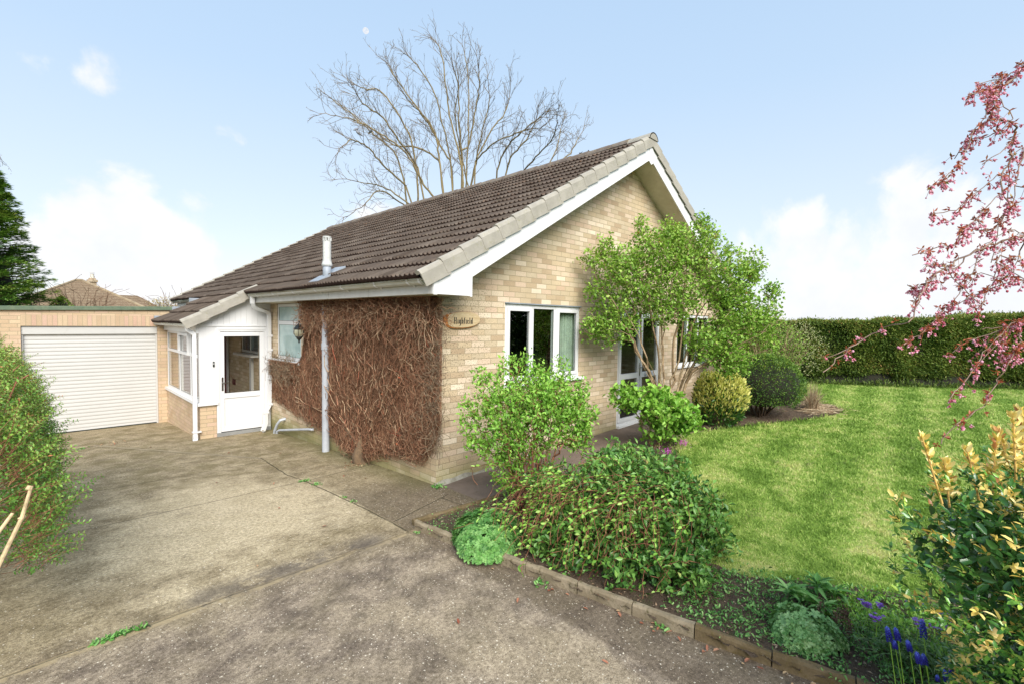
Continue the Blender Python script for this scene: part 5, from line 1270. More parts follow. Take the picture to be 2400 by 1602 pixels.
# C and J: geranium mounds
def geranium(name, label, x, y, R_, h, n, seed, lm):
    q = np.random.default_rng(seed); z0_ = float(zg(x, y)) + .045; th = thing(name, label, 'plant', (x, y, z0_), 'leafy geranium mounds in the bed'); V = []; F = []; rn = []; A = []; B_ = []
    for i in range(n):
        a = q.uniform(0, 2 * math.pi); r = math.sqrt(q.random()); ph = r * 1.45; lump = 1 + .12 * math.sin(3 * a + seed)
        c = np.array([x + math.cos(a) * math.sin(ph) * R_[0] * lump, y + math.sin(a) * math.sin(ph) * R_[1] * lump, z0_ - .02 + math.cos(ph) * h * lump + q.normal(0, .010)])
        nn = unit(np.array([math.cos(a) * math.sin(ph) * .9, math.sin(a) * math.sin(ph) * .9, math.cos(ph) + .35]) + q.normal(0, .22, 3)); u = unit(np.cross(nn, [0, 0, 1.] if abs(nn[2]) < .95 else [1., 0, 0])); v = np.cross(nn, u)
        s_ = q.uniform(.026, .042); a0 = q.uniform(0, 6.28); k = len(V); V.append(c - nn * s_ * .12)
        m_ = 5; tone = np.clip(q.normal(.5, .28), 0, 1)
        for j in range(m_):
            for w, rr in ((-.5, .42), (-.28, .86), (-.06, .78), (0, 1.0), (.06, .78), (.28, .86)):
                t = a0 + (j + w) * 2 * math.pi / 5.6; V.append(c + (u * math.cos(t) + v * math.sin(t)) * s_ * rr + nn * s_ * (.12 * math.sin(rr * 3)))
        m2 = m_ * 6
        for j in range(m2 - 1): F.append((k, k + 1 + j, k + 2 + j))
        rn += [tone] * (m2 + 1); A.append(np.array([x + (c[0] - x) * .3, y + (c[1] - y) * .3, z0_])); B_.append(c)
    npmesh('foliage', np.array(V), np.array(F), 3, lm, th, rnd=np.array(rn)); A = np.array(A); tubes('leaf_stalks', A, np.array(B_), np.full(n, .0015), np.full(n, .001), LM['bluish'], th, sides=3, rnd=q.random(n))
geranium('geranium_clump', 'rounded bright green geranium mound overhanging the kerb at the bed corner', -.64, -1.64, (.31, .33), .27, 1300, 3, LM['bluish'])
geranium('geranium_clump', 'pale green geranium clump beside the kerb, nearest the camera', -.06, -3.96, (.17, .20), .17, 520, 5, leafmat('leaf_paleg', [(0, (.14, .32, .08)), (.6, (.30, .52, .18)), (1, (.45, .65, .28))], .5, .25))
# F: yellow and green shrub
fx_, fy_ = 5.45, -1.28
fz_ = float(zg(fx_, fy_))
th = thing('golden_shrub', 'bushy shrub with yellow topped green leaves beside the path', 'shrub', (fx_, fy_, fz_))
q = np.random.default_rng(51); N = 5200
bl = [(fx_, fy_, .42, .46, .44, .50), (fx_ + .15, fy_ - .1, .52, .36, .36, .42), (fx_ - .2, fy_ + .1, .55, .28, .28, .40)]
P_ = blobs(bl, N, q, .16); P_ = P_[P_[:, 2] > fz_ + .02]; D_ = unit(P_ - [fx_, fy_, .1]) + q.normal(0, .5, P_.shape) + [0, 0, .25]
L = q.uniform(.05, .09, len(P_)); yel = q.random(len(P_)) < np.clip((P_[:, 2] - .10) / .5 + .10 * np.sin(P_[:, 0] * 11), .04, .80)
leaves('green_foliage', P_[~yel], D_[~yel], L[~yel], L[~yel] * .4, np.clip(q.normal(.45, .2, (~yel).sum()), 0, 1), LM['deep'], th, rng=q)
leaves('yellow_foliage', P_[yel] + [0, 0, .02], D_[yel] + [0, 0, .3], L[yel], L[yel] * .42, q.random(yel.sum()), LM['gold'], th, rng=q)
sk = Skel()
for f in fan(22, .4, .85, .1, seed=4): sk.path([(fx_ + a, fy_ + b, fz_ + c) for a, b, c in f], rng=q, jit=.01, sub=2)
sk.mesh('stems', B_dark, th, .004, .01, rng=q)
# G: clipped dome
gx_, gy_ = 6.75, -1.62; gz_ = float(zg(gx_, gy_))
th = thing('clipped_shrub', 'round clipped dark green shrub between the golden shrub and the hedge', 'shrub', (gx_, gy_, gz_))
q = np.random.default_rng(52); N = 15000; d = unit(q.normal(size=(N, 3))); d[:, 2] = np.where(d[:, 2] < -.6, -d[:, 2], d[:, 2])
lump = 1 + .05 * np.sin(d[:, 0] * 9 + d[:, 2] * 5) * np.sin(d[:, 1] * 8 + 2) + q.normal(0, .022, N) + .03 * (q.random(N) > .97)
P_ = np.array([gx_, gy_, .68]) + d * np.array([.74, .74, .60]) * (lump * q.uniform(.90, 1.0, N))[:, None]
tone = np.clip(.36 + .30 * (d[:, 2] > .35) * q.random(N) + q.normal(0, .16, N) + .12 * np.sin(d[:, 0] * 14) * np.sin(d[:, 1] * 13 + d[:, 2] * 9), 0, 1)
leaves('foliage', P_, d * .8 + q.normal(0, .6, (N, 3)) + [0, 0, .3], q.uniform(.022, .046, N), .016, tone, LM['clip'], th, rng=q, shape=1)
mb = MB(); mb.lathe((gx_, gy_, .68), [(.05, -.44), (.5, -.34), (.64, -.1), (.63, .15), (.45, .40), (.05, .52)], 20); mb.build('inner_shade_core', M_core, th)  # dark solid standing for the shade inside the leaf shell
sk = Skel()
for f in fan(12, .35, .45, .12, seed=14): sk.path([(gx_ + a, gy_ + b, gz_ + c) for a, b, c in f], rng=q, jit=.01, sub=2)
sk.mesh('stems', B_dark, th, .016, .03, rng=q)
# H: twiggy shrub by the hedge
hx, hy = 8.7, -1.15; hz = float(zg(hx, hy))
th, sk, tips, rng = shrub('twiggy_shrub', 'tall twiggy shrub with brown stems and pale leaf tips against the hedge', 'shrub', (hx, hy), fan(60, .95, 1.85, .2, seed=21),
      [(hx + .25, hy - .2, 1.35, .7, .6, .55), (hx - .35, hy + .25, 1.6, .5, .4, .5), (hx - .1, hy + .05, 1.95, .45, .4, .28)], 900, 5, (.03, .055), LM['lilac'], B_tan, 46, r0=.0032, rmax=.012, spread=.14, shell=.3, lift=1.0)
q = np.random.default_rng(53); N = 1000; P_ = blobs([(hx + .70, hy - .60, 1.25, .46, .46, .60), (hx + .5, hy - .4, 1.65, .42, .4, .36)], N, q, .3)
leaves('pale_foliage', P_, unit(P_ - [hx, hy, .2]) + q.normal(0, .5, P_.shape), q.uniform(.03, .05, N), .018, q.random(N), LM['pale'], th, rng=q, shape=1)
shrub('young_shrub', 'small light green shrub rising behind the clipped round bush', 'shrub', (7.5, -.6), fan(14, .4, 1.7, .08, seed=23), [(7.5, -.6, 1.45, .5, .4, .5), (7.75, -.75, 1.85, .4, .3, .3), (8.15, -1.0, 1.85, .35, .3, .35)], 520, 7, (.04, .07), LM['lilac'], B_tan, 48, r0=.003, rmax=.014, spread=.16, shell=.35, lift=1.0, aspect=.7)
# dead ornamental grass
def grass_clump(name, label, cat, x, y, n, h, sp, m, seed, w=.003, flop=.25, parent=None):
    q = np.random.default_rng(seed); z0_ = float(zg(x, y)) + .03; A = []; B_ = []; RA = []
    for i in range(n):
        a = q.uniform(0, 6.28); r = sp * math.sqrt(q.random()) * .35; hh = h * q.uniform(.35, 1.05); fl_ = flop * q.random() ** 1.5 * 2
        p_ = np.array([x + math.cos(a) * r, y + math.sin(a) * r, z0_]); K_ = 5
        for k in range(K_):
            t = (k + 1) / K_; e = np.array([x + math.cos(a) * (r + sp * fl_ * t * t * 1.6), y + math.sin(a) * (r + sp * fl_ * t * t * 1.6), z0_ + hh * (t - fl_ * .8 * t * t)]); e[2] = max(e[2], z0_)
            A.append(p_); B_.append(e); RA.append(w * (1.05 - t * .7)); p_ = e
    RA = np.array(RA); o = thing(name, label, cat, (x, y, z0_)) if parent is None else parent
    tubes('blades', np.array(A), np.array(B_), RA * 1.1, RA * .85, m, o, sides=3, rnd=np.repeat(q.random(n), 5)); return o
M_straw = vary('dead_straw', [(0, (.22, .14, .08)), (.5, (.42, .31, .19)), (1, (.60, .50, .34))])
go = grass_clump('dead_grass_clump', 'dead straw coloured ornamental grass at the tip of the shrub bed', 'ornamental grass', 8.0, -2.20, 230, .62, .30, M_straw, 5, .006, .30)
q = np.random.default_rng(6); N = 380; A = np.stack([q.normal(8.2, .35, N), q.normal(-2.38, .18, N), q.uniform(.11, .15, N)], 1); a = q.uniform(0, 3.14, N); L = q.uniform(.08, .25, N)
fs_ = tubes('fallen_stalks', A, A + np.stack([np.cos(a) * L, np.sin(a) * L, q.normal(0, .01, N)], 1), np.full(N, .005), np.full(N, .004), M_straw, go, sides=3, rnd=q.random(N)); fs_['kind'] = 'stuff'
# low weeds in the beds
def weeds(name, label, poly, n, size, lm, seed, kinds=1.):
    q = np.random.default_rng(seed); xs = [a for a, _ in poly]; ys = [b for _, b in poly]; P_ = []; D_ = []
    cs = []
    while len(cs) < n:
        x, y = q.uniform(min(xs), max(xs)), q.uniform(min(ys), max(ys))
        if inpoly(np.array([x]), np.array([y]), poly)[0]: cs.append((x, y))
    for x, y in cs:
        k = int(q.uniform(6, 22)); sp_ = q.uniform(.02, .07)
        for i in range(k):
            a = q.uniform(0, 6.28); P_.append((x + q.normal(0, sp_), y + q.normal(0, sp_), zg(x, y) + .05 + abs(q.normal(0, .015)))); D_.append((math.cos(a), math.sin(a), q.uniform(.1, 1.2)))
    P_ = np.array(P_); L = q.uniform(*size, len(P_)); o = leaves(name, P_, np.array(D_), L, L * .42, q.random(len(P_)), lm, rng=q, shape=2)
    return tag(o, label, 'weeds', kind='stuff')
weeds('bed_weeds', 'tiny green weeds scattered over the bare soil of the flower bed', [(-.42, -3.2), (-.36, -4.1), (-.15, -4.9), (.9, -4.4), (.55, -3.5), (.35, -3.25)], 360, (.012, .034), LM['bluish'], 3)
weeds('corner_weeds', 'small green weeds in the gravelly corner of the bed by the path', [(-.83, -.90), (-.78, -1.5), (.1, -1.5), (.3, -1.0)], 90, (.010, .024), LM['bluish'], 4)
q = np.random.default_rng(66); N = 2600; x = q.uniform(-.85, 1.2, N); y = q.uniform(-5, -.9, N); k = inpoly(x, y, bed_poly); x, y = x[k], y[k]; N = len(x)
P_ = np.stack([x, y, zg(x, y) + .052 + q.uniform(0, .01, N)], 1); o = leaves('leaf_litter', P_, np.stack([q.normal(size=N), q.normal(size=N), q.normal(0, .12, N)], 1), q.uniform(.01, .035, N), .012, q.random(N), leafmat('litter', [(0, (.12, .07, .04)), (.6, (.24, .15, .09)), (1, (.50, .38, .26))], .9, .05), rng=q, up=2, shape=1); tag(o, 'brown leaf litter and bits of twig on the flower bed soil', 'leaf litter', kind='stuff')
# K: broad leaved rosette plants
th = thing('broad_leaved_plant', 'pale green plant with long pointed leaves at the lawn edge behind the geranium', 'plant', (.36, -3.90, -.12))
q = np.random.default_rng(71); P_ = []; D_ = []
for (cx_, cy_, cz_) in ((.22, -3.80, .02), (.40, -3.93, .05), (.47, -4.02, .0), (.33, -3.87, -.05), (.28, -3.98, -.04), (.52, -3.95, -.03)):
    for i in range(24):
        a = q.uniform(0, 6.28); P_.append((cx_ + math.cos(a) * .008, cy_ + math.sin(a) * .008, cz_ - .02 * q.random() * 2)); D_.append((math.cos(a), math.sin(a), q.uniform(-.1, 1.1)))
leaves('foliage', np.array(P_), np.array(D_), q.uniform(.07, .13, len(P_)), .028, q.random(len(P_)), LM['bluish'], th, rng=q, up=1.5, droop=.25, wide=.45)
sk = Skel()
for (a, b, c) in ((.22, -3.80, .02), (.40, -3.93, .05), (.47, -4.02, .0)): sk.path([(a, b, -.13), (a, b, c)])
sk.mesh('stems', LM['bluish'], th, .004, .005, rng=q)
q = np.random.default_rng(301); P_ = []; D_ = []
while len(P_) < 3800:
    x, y = q.uniform(.7, 9), q.uniform(-7, -1.6)
    if not inpoly(np.array([x]), np.array([y]), lawn_poly)[0]: continue
    k = int(q.uniform(15, 70)); e = q.uniform(.03, .13); a0 = q.uniform(-.4, .5)
    for i in range(k): P_.append((x + q.normal(0, e * 1.6), y + q.normal(0, e * .5), 0)); D_.append((math.cos(a0 + q.normal(0, .8)), math.sin(a0 + q.normal(0, .8)), q.normal(0, .12)))
P_ = np.array(P_); P_[:, 2] = zg(P_[:, 0], P_[:, 1]) + .034 + q.uniform(0, .016, len(P_)); o = leaves('grass_clippings', P_, np.array(D_), q.uniform(.02, .055, len(P_)), .0035, q.random(len(P_)), leafmat('clipping', [(0, (.09, .085, .035)), (.6, (.17, .16, .07)), (1, (.36, .30, .16))], .9, .1), rng=q, up=2, shape=1, fold=.1); tag(o, 'dried grass clippings left in small swathes on the lawn', 'grass clippings', kind='stuff')
# aubrietia, grape hyacinths
M_violet = leafmat('violet_petal', [(0, (.30, .10, .62)), (.6, (.48, .22, .85)), (1, (.60, .36, .90))], .6, .25)
M_magenta = leafmat('magenta_petal', [(0, (.58, .05, .50)), (1, (.85, .22, .80))], .6, .25)
M_blue = leafmat('blue_bell', [(0, (.015, .015, .22)), (.6, (.035, .04, .45)), (1, (.14, .20, .75))], .4, .05)
def flowerhead(name, label, c, s_, m, seed, group, stalk=.10, cat='flower', dens=1.):
    q = np.random.default_rng(seed); c = np.array(c); o = thing(name, label, cat, tuple(c - [0, 0, stalk]), group); n_ = int(14 * s_ * dens); P_ = []; D_ = []
    for i in range(n_):
        k = c + q.normal(0, .013 * s_, 3) * [1, 1, .7]
        for j in range(4):
            a = j * 1.571 + q.uniform(-.2, .2); P_.append(k); D_.append((math.cos(a), math.sin(a), .35))
    P_ = np.array(P_); leaves('petals', P_, np.array(D_), .011, .010, q.random(len(P_)), m, o, rng=q, up=2, shape=2, wide=.6)
    tubes('stalk', np.array([c - [0, 0, stalk]]), np.array([c]), np.array([.002]), np.array([.0016]), LM['fresh'], o, rnd=np.array([.5])); return o
AL = ['largest violet flower head nearest the variegated bush', 'violet flower head nearest the plant with long pointed leaves', 'tiny violet flower bud pair at the lawn edge', 'small violet flower low between the pointed leaved plant and the blue spikes', 'single violet flower on a tall stalk at the lawn edge', 'violet flowers just behind the tallest blue spike', 'lower violet flower head beneath the largest one', 'lowest small violet flower beside the variegated bush']
order = [5 if 0 else 0]
lab = {0: 1, 1: 2, 2: 3, 3: 4, 4: 5, 5: 0, 6: 6, 7: 7}
for i, (c, s_) in enumerate(AUBRIETIA): flowerhead('violet_flower', AL[lab[i]], c, s_ * 1.35, M_violet, 80 + i, 'violet flowers in the near bed', dens=1.3)
flowerhead('magenta_flower', 'magenta flowers at the lawn edge right of the bright green shrub', (3.42, -1.54, .07), 3.4, M_magenta, 90, 'magenta flowers beside the path', .08, dens=1.6)
flowerhead('magenta_flower', 'magenta flowers low between the trailing shrub and the lawn', (2.78, -1.60, .05), 2.8, M_magenta, 91, 'magenta flowers beside the path', .06, dens=1.6)
ML = ['blue grape hyacinth spike furthest left, leaning left', 'blue grape hyacinth spike second from the left, near the leftmost one', 'short blue grape hyacinth spike below the two leftmost spikes', 'blue grape hyacinth spike in the middle of the group', 'tallest blue grape hyacinth spike in front of violet flowers', 'lower blue grape hyacinth spike, left of a close pair', 'lower blue grape hyacinth spike, right of a close pair', 'small blue grape hyacinth spike at the right by the bush', 'large blue grape hyacinth spike at the bottom right', 'faint blue grape hyacinth bud at the bottom edge']
for i, (a, b) in enumerate(MUSCARI):
    a, b = np.array(a), np.array(b); mid = b; z0_ = -.13; foot = np.array([b[0] + .03, b[1] - .05, z0_]); o = thing('grape_hyacinth', ML[i], 'flower', tuple(foot), 'blue grape hyacinths'); q = np.random.default_rng(100 + i)
    L = np.linalg.norm(a - b); ax_ = (a - b) / L; n_ = 46; P_ = []; D_ = []; u = unit(np.cross(ax_, [1, 0, 0.])); v = np.cross(ax_, u)
    mb = MB()
    for k in range(n_):
        t = k / n_; an = k * 2.4; r = .0105 * (1 - .5 * t ** 2) * (L / .06) ** .4; c = b + ax_ * L * t + (u * math.cos(an) + v * math.sin(an)) * r
        k0 = len(mb.v); dd = (u * math.cos(an) + v * math.sin(an)) * .8 - ax_ * .4; sz_ = .005
        for q_ in ((1, 0, 0), (-1, 0, 0), (0, 1, 0), (0, -1, 0), (0, 0, 1.3), (0, 0, -1.3)): mb.v.append(tuple(c + np.array(q_) * sz_))
        mb.f += [(k0 + 4, k0, k0 + 2), (k0 + 4, k0 + 2, k0 + 1), (k0 + 4, k0 + 1, k0 + 3), (k0 + 4, k0 + 3, k0), (k0 + 5, k0 + 2, k0), (k0 + 5, k0 + 1, k0 + 2), (k0 + 5, k0 + 3, k0 + 1), (k0 + 5, k0, k0 + 3)]
    h = mb.build('flower_spike', M_blue, o, smooth=True)
    at_ = h.data.attributes.new('rnd', 'FLOAT', 'POINT'); at_.data.foreach_set('value', np.repeat(np.clip(np.linspace(.2, 1, n_) ** 2 + q.normal(0, .1, n_), 0, 1), 6).astype(np.float32))
    md_ = (b + foot) / 2 + [0, 0, .02]; tubes('stalk', np.array([foot, md_]), np.array([md_, b + ax_ * L * .2]), np.full(2, .0022), np.full(2, .002), LM['fresh'], o, rnd=np.array([.6, .6]))
# strappy leaves around the hyacinths and soft foliage beneath the violet flowers
q = np.random.default_rng(120); N = 520; A = []; B_ = []; V = []; F = []; rn = []
for i in range(N):
    x, y = q.normal(.18, .14), q.normal(-4.55, .16); x = max(x, interp(KERB, y) + .08); a = q.normal(2.5, .9); h = q.uniform(.10, .24); r = q.uniform(.05, .24); w = q.uniform(.0025, .0055); t_ = np.linspace(0, 1, 6); k = len(V); to = q.random()
    sd = np.array([-math.sin(a), math.cos(a), 0]) * w
    for t in t_:
        c = np.array([x + math.cos(a) * r * t ** 1.4, y + math.sin(a) * r * t ** 1.4, -.13 + h * (1.7 * t - 1.0 * t * t)]); V += [c - sd * (1 - t * .85), c + sd * (1 - t * .85)]; rn += [to, to]
    F += [(k + 2 * j, k + 2 * j + 1, k + 2 * j + 3, k + 2 * j + 2) for j in range(5)]
o = npmesh('strappy_leaves', np.array(V), np.array(F), 4, leafmat('leaf_strap', [(0, (.04, .11, .025)), (.6, (.10, .21, .045)), (1, (.22, .33, .09))], .4, .2), rnd=np.array(rn)); tag(o, 'narrow strappy green leaves among the blue grape hyacinths', 'leaves', kind='stuff')
q = np.random.default_rng(121); N = 4200; x = q.uniform(.15, .95, N); y = q.uniform(-5.0, -4.0, N); k = (inpoly(x, y, [(.28, -4.0), (.6, -4.0), (1.0, -4.5), (1.15, -5.1), (-.0, -5.1), (-.05, -4.5)])); x, y = x[k], y[k]; N = len(x)
P_ = np.stack([x, y, -.13 + q.uniform(0, .15, N) * (.6 + .4 * np.sin(x * 14) * np.sin(y * 12))], 1); L = q.uniform(.018, .045, N); o = leaves('low_foliage', P_, q.normal(0, .6, (N, 3)) + [0, 0, .6], L, L * .35, q.random(N), LM['fresh'], rng=q, shape=2); tag(o, 'low soft green foliage beneath the violet and blue flowers', 'ground cover', kind='stuff')
th = thing('dried_flower_stalks', 'brown dried flower stalks beside the near geranium clump', 'plant', (.10, -4.18, -.13)); q = np.random.default_rng(122); P_ = []; D_ = []; sk = Skel()
for i in range(7):
    e = np.array([.12 + q.normal(0, .05), -4.15 + q.normal(0, .05), .06 + q.uniform(-.05, .06)]); sk.path([(.10, -4.2, -.14), ((.1 + e[0]) / 2, (-4.2 + e[1]) / 2, -.04), tuple(e)], rng=q, jit=.006, sub=3)
    for k in range(40): P_.append(e + q.normal(0, .010, 3) + [0, 0, -.09 * q.random()]); D_.append(q.normal(0, 1, 3))
sk.mesh('stems', B_dark, th, .002, .003, rng=q); leaves('seed_heads', np.array(P_), np.array(D_), .014, .009, q.random(len(P_)), leafmat('dry_seed', [(0, (.09, .045, .03)), (1, (.22, .12, .08))], .8, .05), th, rng=q)

# I: variegated euonymus, right foreground
ix, iy, iz = -.62, -4.98, .86
th = thing('variegated_euonymus', 'dense variegated bush with glossy dark leaves and yellow shoots, nearest on the right', 'shrub', (-.3, -5.2, -.13))
LM_e = leafmat('leaf_euonymus', [(0, (.02, .07, .018)), (.4, (.065, .19, .034)), (.75, (.17, .36, .055)), (1, (.42, .55, .10))], .2, .10, .6)
LM_y = leafmat('leaf_yellow', [(0, (.66, .46, .08)), (.5, (.80, .62, .18)), (.92, (.86, .74, .34)), (1, (.55, .24, .09))], .28, .22, .5)
q = np.random.default_rng(61)
bl = [(-.42, -5.20, .55, .70, .62, .80), (-.45, -5.08, 1.0, .60, .52, .42), (-.84, -4.82, .96, .34, .34, .42), (-1.02, -4.68, 1.0, .26, .26, .32), (-.62, -5.02, .98, .40, .40, .40), (-.25, -4.95, .35, .50, .42, .50)]
NW = 3300; C_ = blobs(bl, NW, q, .10); C_ = C_[(C_[:, 2] > -.1)]
cen = np.array([-.40, -5.12, .5]); AX = unit(unit(C_ - cen) + q.normal(0, .35, C_.shape) + [0, 0, .45]); P_ = []; D_ = []; Y = []; LL = []; TO = []
for c, a in zip(C_, AX):
    u = unit(np.cross(a, [0.2, .1, 1.])); v = np.cross(a, u); nl = q.integers(5, 9); yw = q.random() < .10 + .35 * (c[2] > 1.05) ; tone = q.random()
    for j in range(nl):
        t = j * 2.4 + q.uniform(-.3, .3); op = q.uniform(.35, 1.05); yy_ = yw and q.random() < .8 or q.random() < .13
        P_.append(c - a * .012 * j * .6); D_.append(a * math.cos(op) + (u * math.cos(t) + v * math.sin(t)) * math.sin(op)); Y.append(yy_); LL.append(q.uniform(.020, .038)); TO.append(np.clip(tone * .6 + q.normal(.2, .15), 0, 1))
P_, D_, Y, LL, TO = map(np.array, (P_, D_, Y, LL, TO)); Y = Y.astype(bool)
leaves('dark_foliage', P_[~Y], D_[~Y], LL[~Y], LL[~Y] * .44, TO[~Y], LM_e, th, rng=q, up=.9, droop=.10, fold=.16)
leaves('yellow_foliage', P_[Y], D_[Y], LL[Y], LL[Y] * .44, TO[Y], LM_y, th, rng=q, up=.9, droop=.10, fold=.16)
SHOOTS = [(-.75, -4.80, 1.30, .20, (-.06, .02)), (-.50, -4.86, 1.34, .24, (.0, .0)), (-.63, -4.82, 1.32, .16, (.02, .0)), (-.38, -4.96, 1.34, .24, (.04, -.03)), (-1.02, -4.60, 1.22, .20, (-.09, .06)), (-.98, -4.62, 1.20, .12, (-.02, .02)), (-.30, -5.0, 1.34, .20, (.05, 0)), (-.42, -4.84, 1.30, .18, (-.02, .03)), (-.25, -4.9, 1.30, .20, (.05, .03)), (-.56, -4.80, 1.24, .16, (-.05, .05)), (-.86, -4.70, 1.22, .14, (-.04, .04)), (-.46, -4.92, 1.34, .22, (.03, .03)), (-.70, -4.74, 1.22, .16, (.03, .0)), (-.34, -4.84, 1.24, .22, (.0, .02))]
M_ys = vary('yellow_stem', [(0, (.55, .36, .10)), (1, (.66, .42, .14))])
for (sx_, sy_, sz_, hh, lean) in SHOOTS:
    P_ = []; D_ = []
    for k in range(9):
        t = k / 8; c = np.array([sx_ + lean[0] * t, sy_ + lean[1] * t, sz_ + hh * t])
        for j in range(5 if k < 8 else 8):
            a = k * 1.3 + j * 1.36 + q.uniform(-.3, .3); op = 1.15 - .62 * t + q.uniform(-.2, .2); P_.append(c + q.normal(0, .004, 3)); D_.append((math.cos(a) * math.sin(op) + lean[0], math.sin(a) * math.sin(op) + lean[1], math.cos(op)))
    P_ = np.array(P_); L = q.uniform(.022, .042, len(P_)); sh_ = leaves('yellow_shoot', P_, np.array(D_), L, L * .42, np.clip(q.normal(.6, .25, len(P_)), 0, 1), LM_y, th, rng=q, up=.2, fold=.2)
    tubes('shoot_stem', np.array([[sx_, sy_, sz_ - .05]]), np.array([[sx_ + lean[0], sy_ + lean[1], sz_ + hh]]), np.array([.004]), np.array([.003]), M_ys, sh_, rnd=np.array([.5]))
sk = Skel()
for f in fan(40, .5, 1.2, .2, seed=31): sk.path([(-.40 + a, -5.15 + b, -.13 + c) for a, b, c in f], rng=q, jit=.01, sub=2)
sk.mesh('stems', B_dark, th, .005, .02, rng=q)
bl2 = [(a, b, c, d_ * .62, e_ * .62, f_ * .72) for a, b, c, d_, e_, f_ in bl]; P_ = blobs(bl2, 6000, q, .4); leaves('inner_foliage', P_, q.normal(size=P_.shape), .05, .024, q.random(len(P_)) * .3, LM_e, th, rng=q)
# L: left foreground hedge
th = thing('small_leaved_hedge', 'loose small leaved green hedge with reddish twigs at the left edge of the drive', 'hedge', (-4.2, .6, -.2)); q = np.random.default_rng(62)
LM_l = leafmat('leaf_left', [(0, (.045, .13, .022)), (.35, (.13, .29, .04)), (.75, (.26, .43, .07)), (.93, (.42, .52, .14)), (1, (.48, .19, .07))], .38, .25, .45)
N = 4600; C_ = []; 
while len(C_) < N:
    y = q.uniform(-1.3, 3.2); e = .06 * math.sin(y * 4.2) + .05 * math.sin(y * 9 + 1); z = q.uniform(-.05, 1.0) ; a = q.uniform(0, 1)
    zt_ = 1.60 + .05 * math.sin(y * 3); ang = q.uniform(-.30, 1.62); r = q.uniform(.82, 1.0) ** .5
    x = -4.25 + (.82 + e) * math.cos(ang) ** .8 * r if math.cos(ang) > 0 else -4.25
    z = .62 + (zt_ - .62) * math.sin(ang) * r if ang > 0 else .62 + .85 * math.sin(ang) * r * 2.2
    if z < -.12 + max(0, .55 - y) * .38: continue
    C_.append((x, y, z))
C_ = np.array(C_) + q.normal(0, .03, (N, 3)); AX = unit(np.stack([np.maximum(.2, C_[:, 0] + 4.25), q.normal(-.15, .35, N), (C_[:, 2] - .5) * .9 + .25], 1) + q.normal(0, .38, (N, 3)))
P_ = []; D_ = []; A = []; B_ = []; TO = []
for c, a in zip(C_, AX):
    Ls = q.uniform(.06, .17) * (1.5 if q.random() < .08 else 1); u = unit(np.cross(a, [0., .2, 1.])); k_ = int(Ls / .012); A.append(c - a * .06); B_.append(c + a * Ls); to = q.random()
    for j in range(k_):
        for s_ in (-1, 1): P_.append(c + a * Ls * (j + .5) / k_); D_.append(a * .55 + u * s_ * math.cos(j * 1.571) + np.cross(a, u) * s_ * math.sin(j * 1.571)); TO.append(np.clip(to * .5 + .25 * (c[2] > 1.0) + j / k_ * .25 + q.normal(0, .1), 0, 1))
P_ = np.array(P_); D_ = np.array(D_); L = q.uniform(.014, .027, len(P_)); leaves('foliage', P_, D_, L, L * .44, np.array(TO), LM_l, th, rng=q, shape=1, fold=.2)
A, B_ = np.array(A), np.array(B_); tubes('twigs', A, B_, np.full(N, .0018), np.full(N, .0010), B_red, th, sides=3, rnd=q.random(N))
sk = Skel()
for i in range(46):
    y = -1.2 + i * .095; sk.path([(-4.2 + q.normal(0, .06), y, -.22), (-4.15 + q.normal(0, .08), y + q.normal(0, .05), .4), (-3.95 + q.normal(0, .12), y + q.normal(0, .1), .95), (-3.9 + q.normal(0, .15), y + q.normal(0, .1), 1.4)], rng=q, jit=.02, sub=3)
sk.mesh('stems', B_red, th, .006, .012, rng=q)
P_ = np.stack([q.uniform(-4.3, -3.48, 16000), q.uniform(-1.3, 3.2, 16000), q.uniform(-.15, 1.25, 16000)], 1); P_ = P_[P_[:, 2] > np.maximum(0, .75 - P_[:, 1]) * .42 - .12]; leaves('inner_foliage', P_, q.normal(size=P_.shape), .028, .014, q.random(len(P_)) * .45, LM_l, th, rng=q, shape=1)  # inner leaves kept to darker tones, shade painted in for depth
mb = MB(); mb.tube([(-3.72, -1.65, .35), (-3.574, -1.50, .69), (-3.50, -1.46, .87), (-3.468, -1.445, 1.0)], [.010, .0095, .0085, .007], 8); mb.tube([(-3.475, -1.445, .995), (-3.468, -1.44, 1.012)], [.014, .012], 8); mb.tube([(-3.508, -1.46, .86), (-3.49, -1.45, .875)], [.014, .008], 8); mb.build('cut_branch', vary('cut_twig', [(0, (.50, .38, .22)), (1, (.55, .42, .26))]), th)
mb = MB(); mb.tube([(-3.66, -1.52, .72), (-3.571, -1.493, .84), (-3.53, -1.461, .90)], [.009, .008, .007], 8); mb.build('cut_branch', bpy.data.materials['cut_twig'], th)

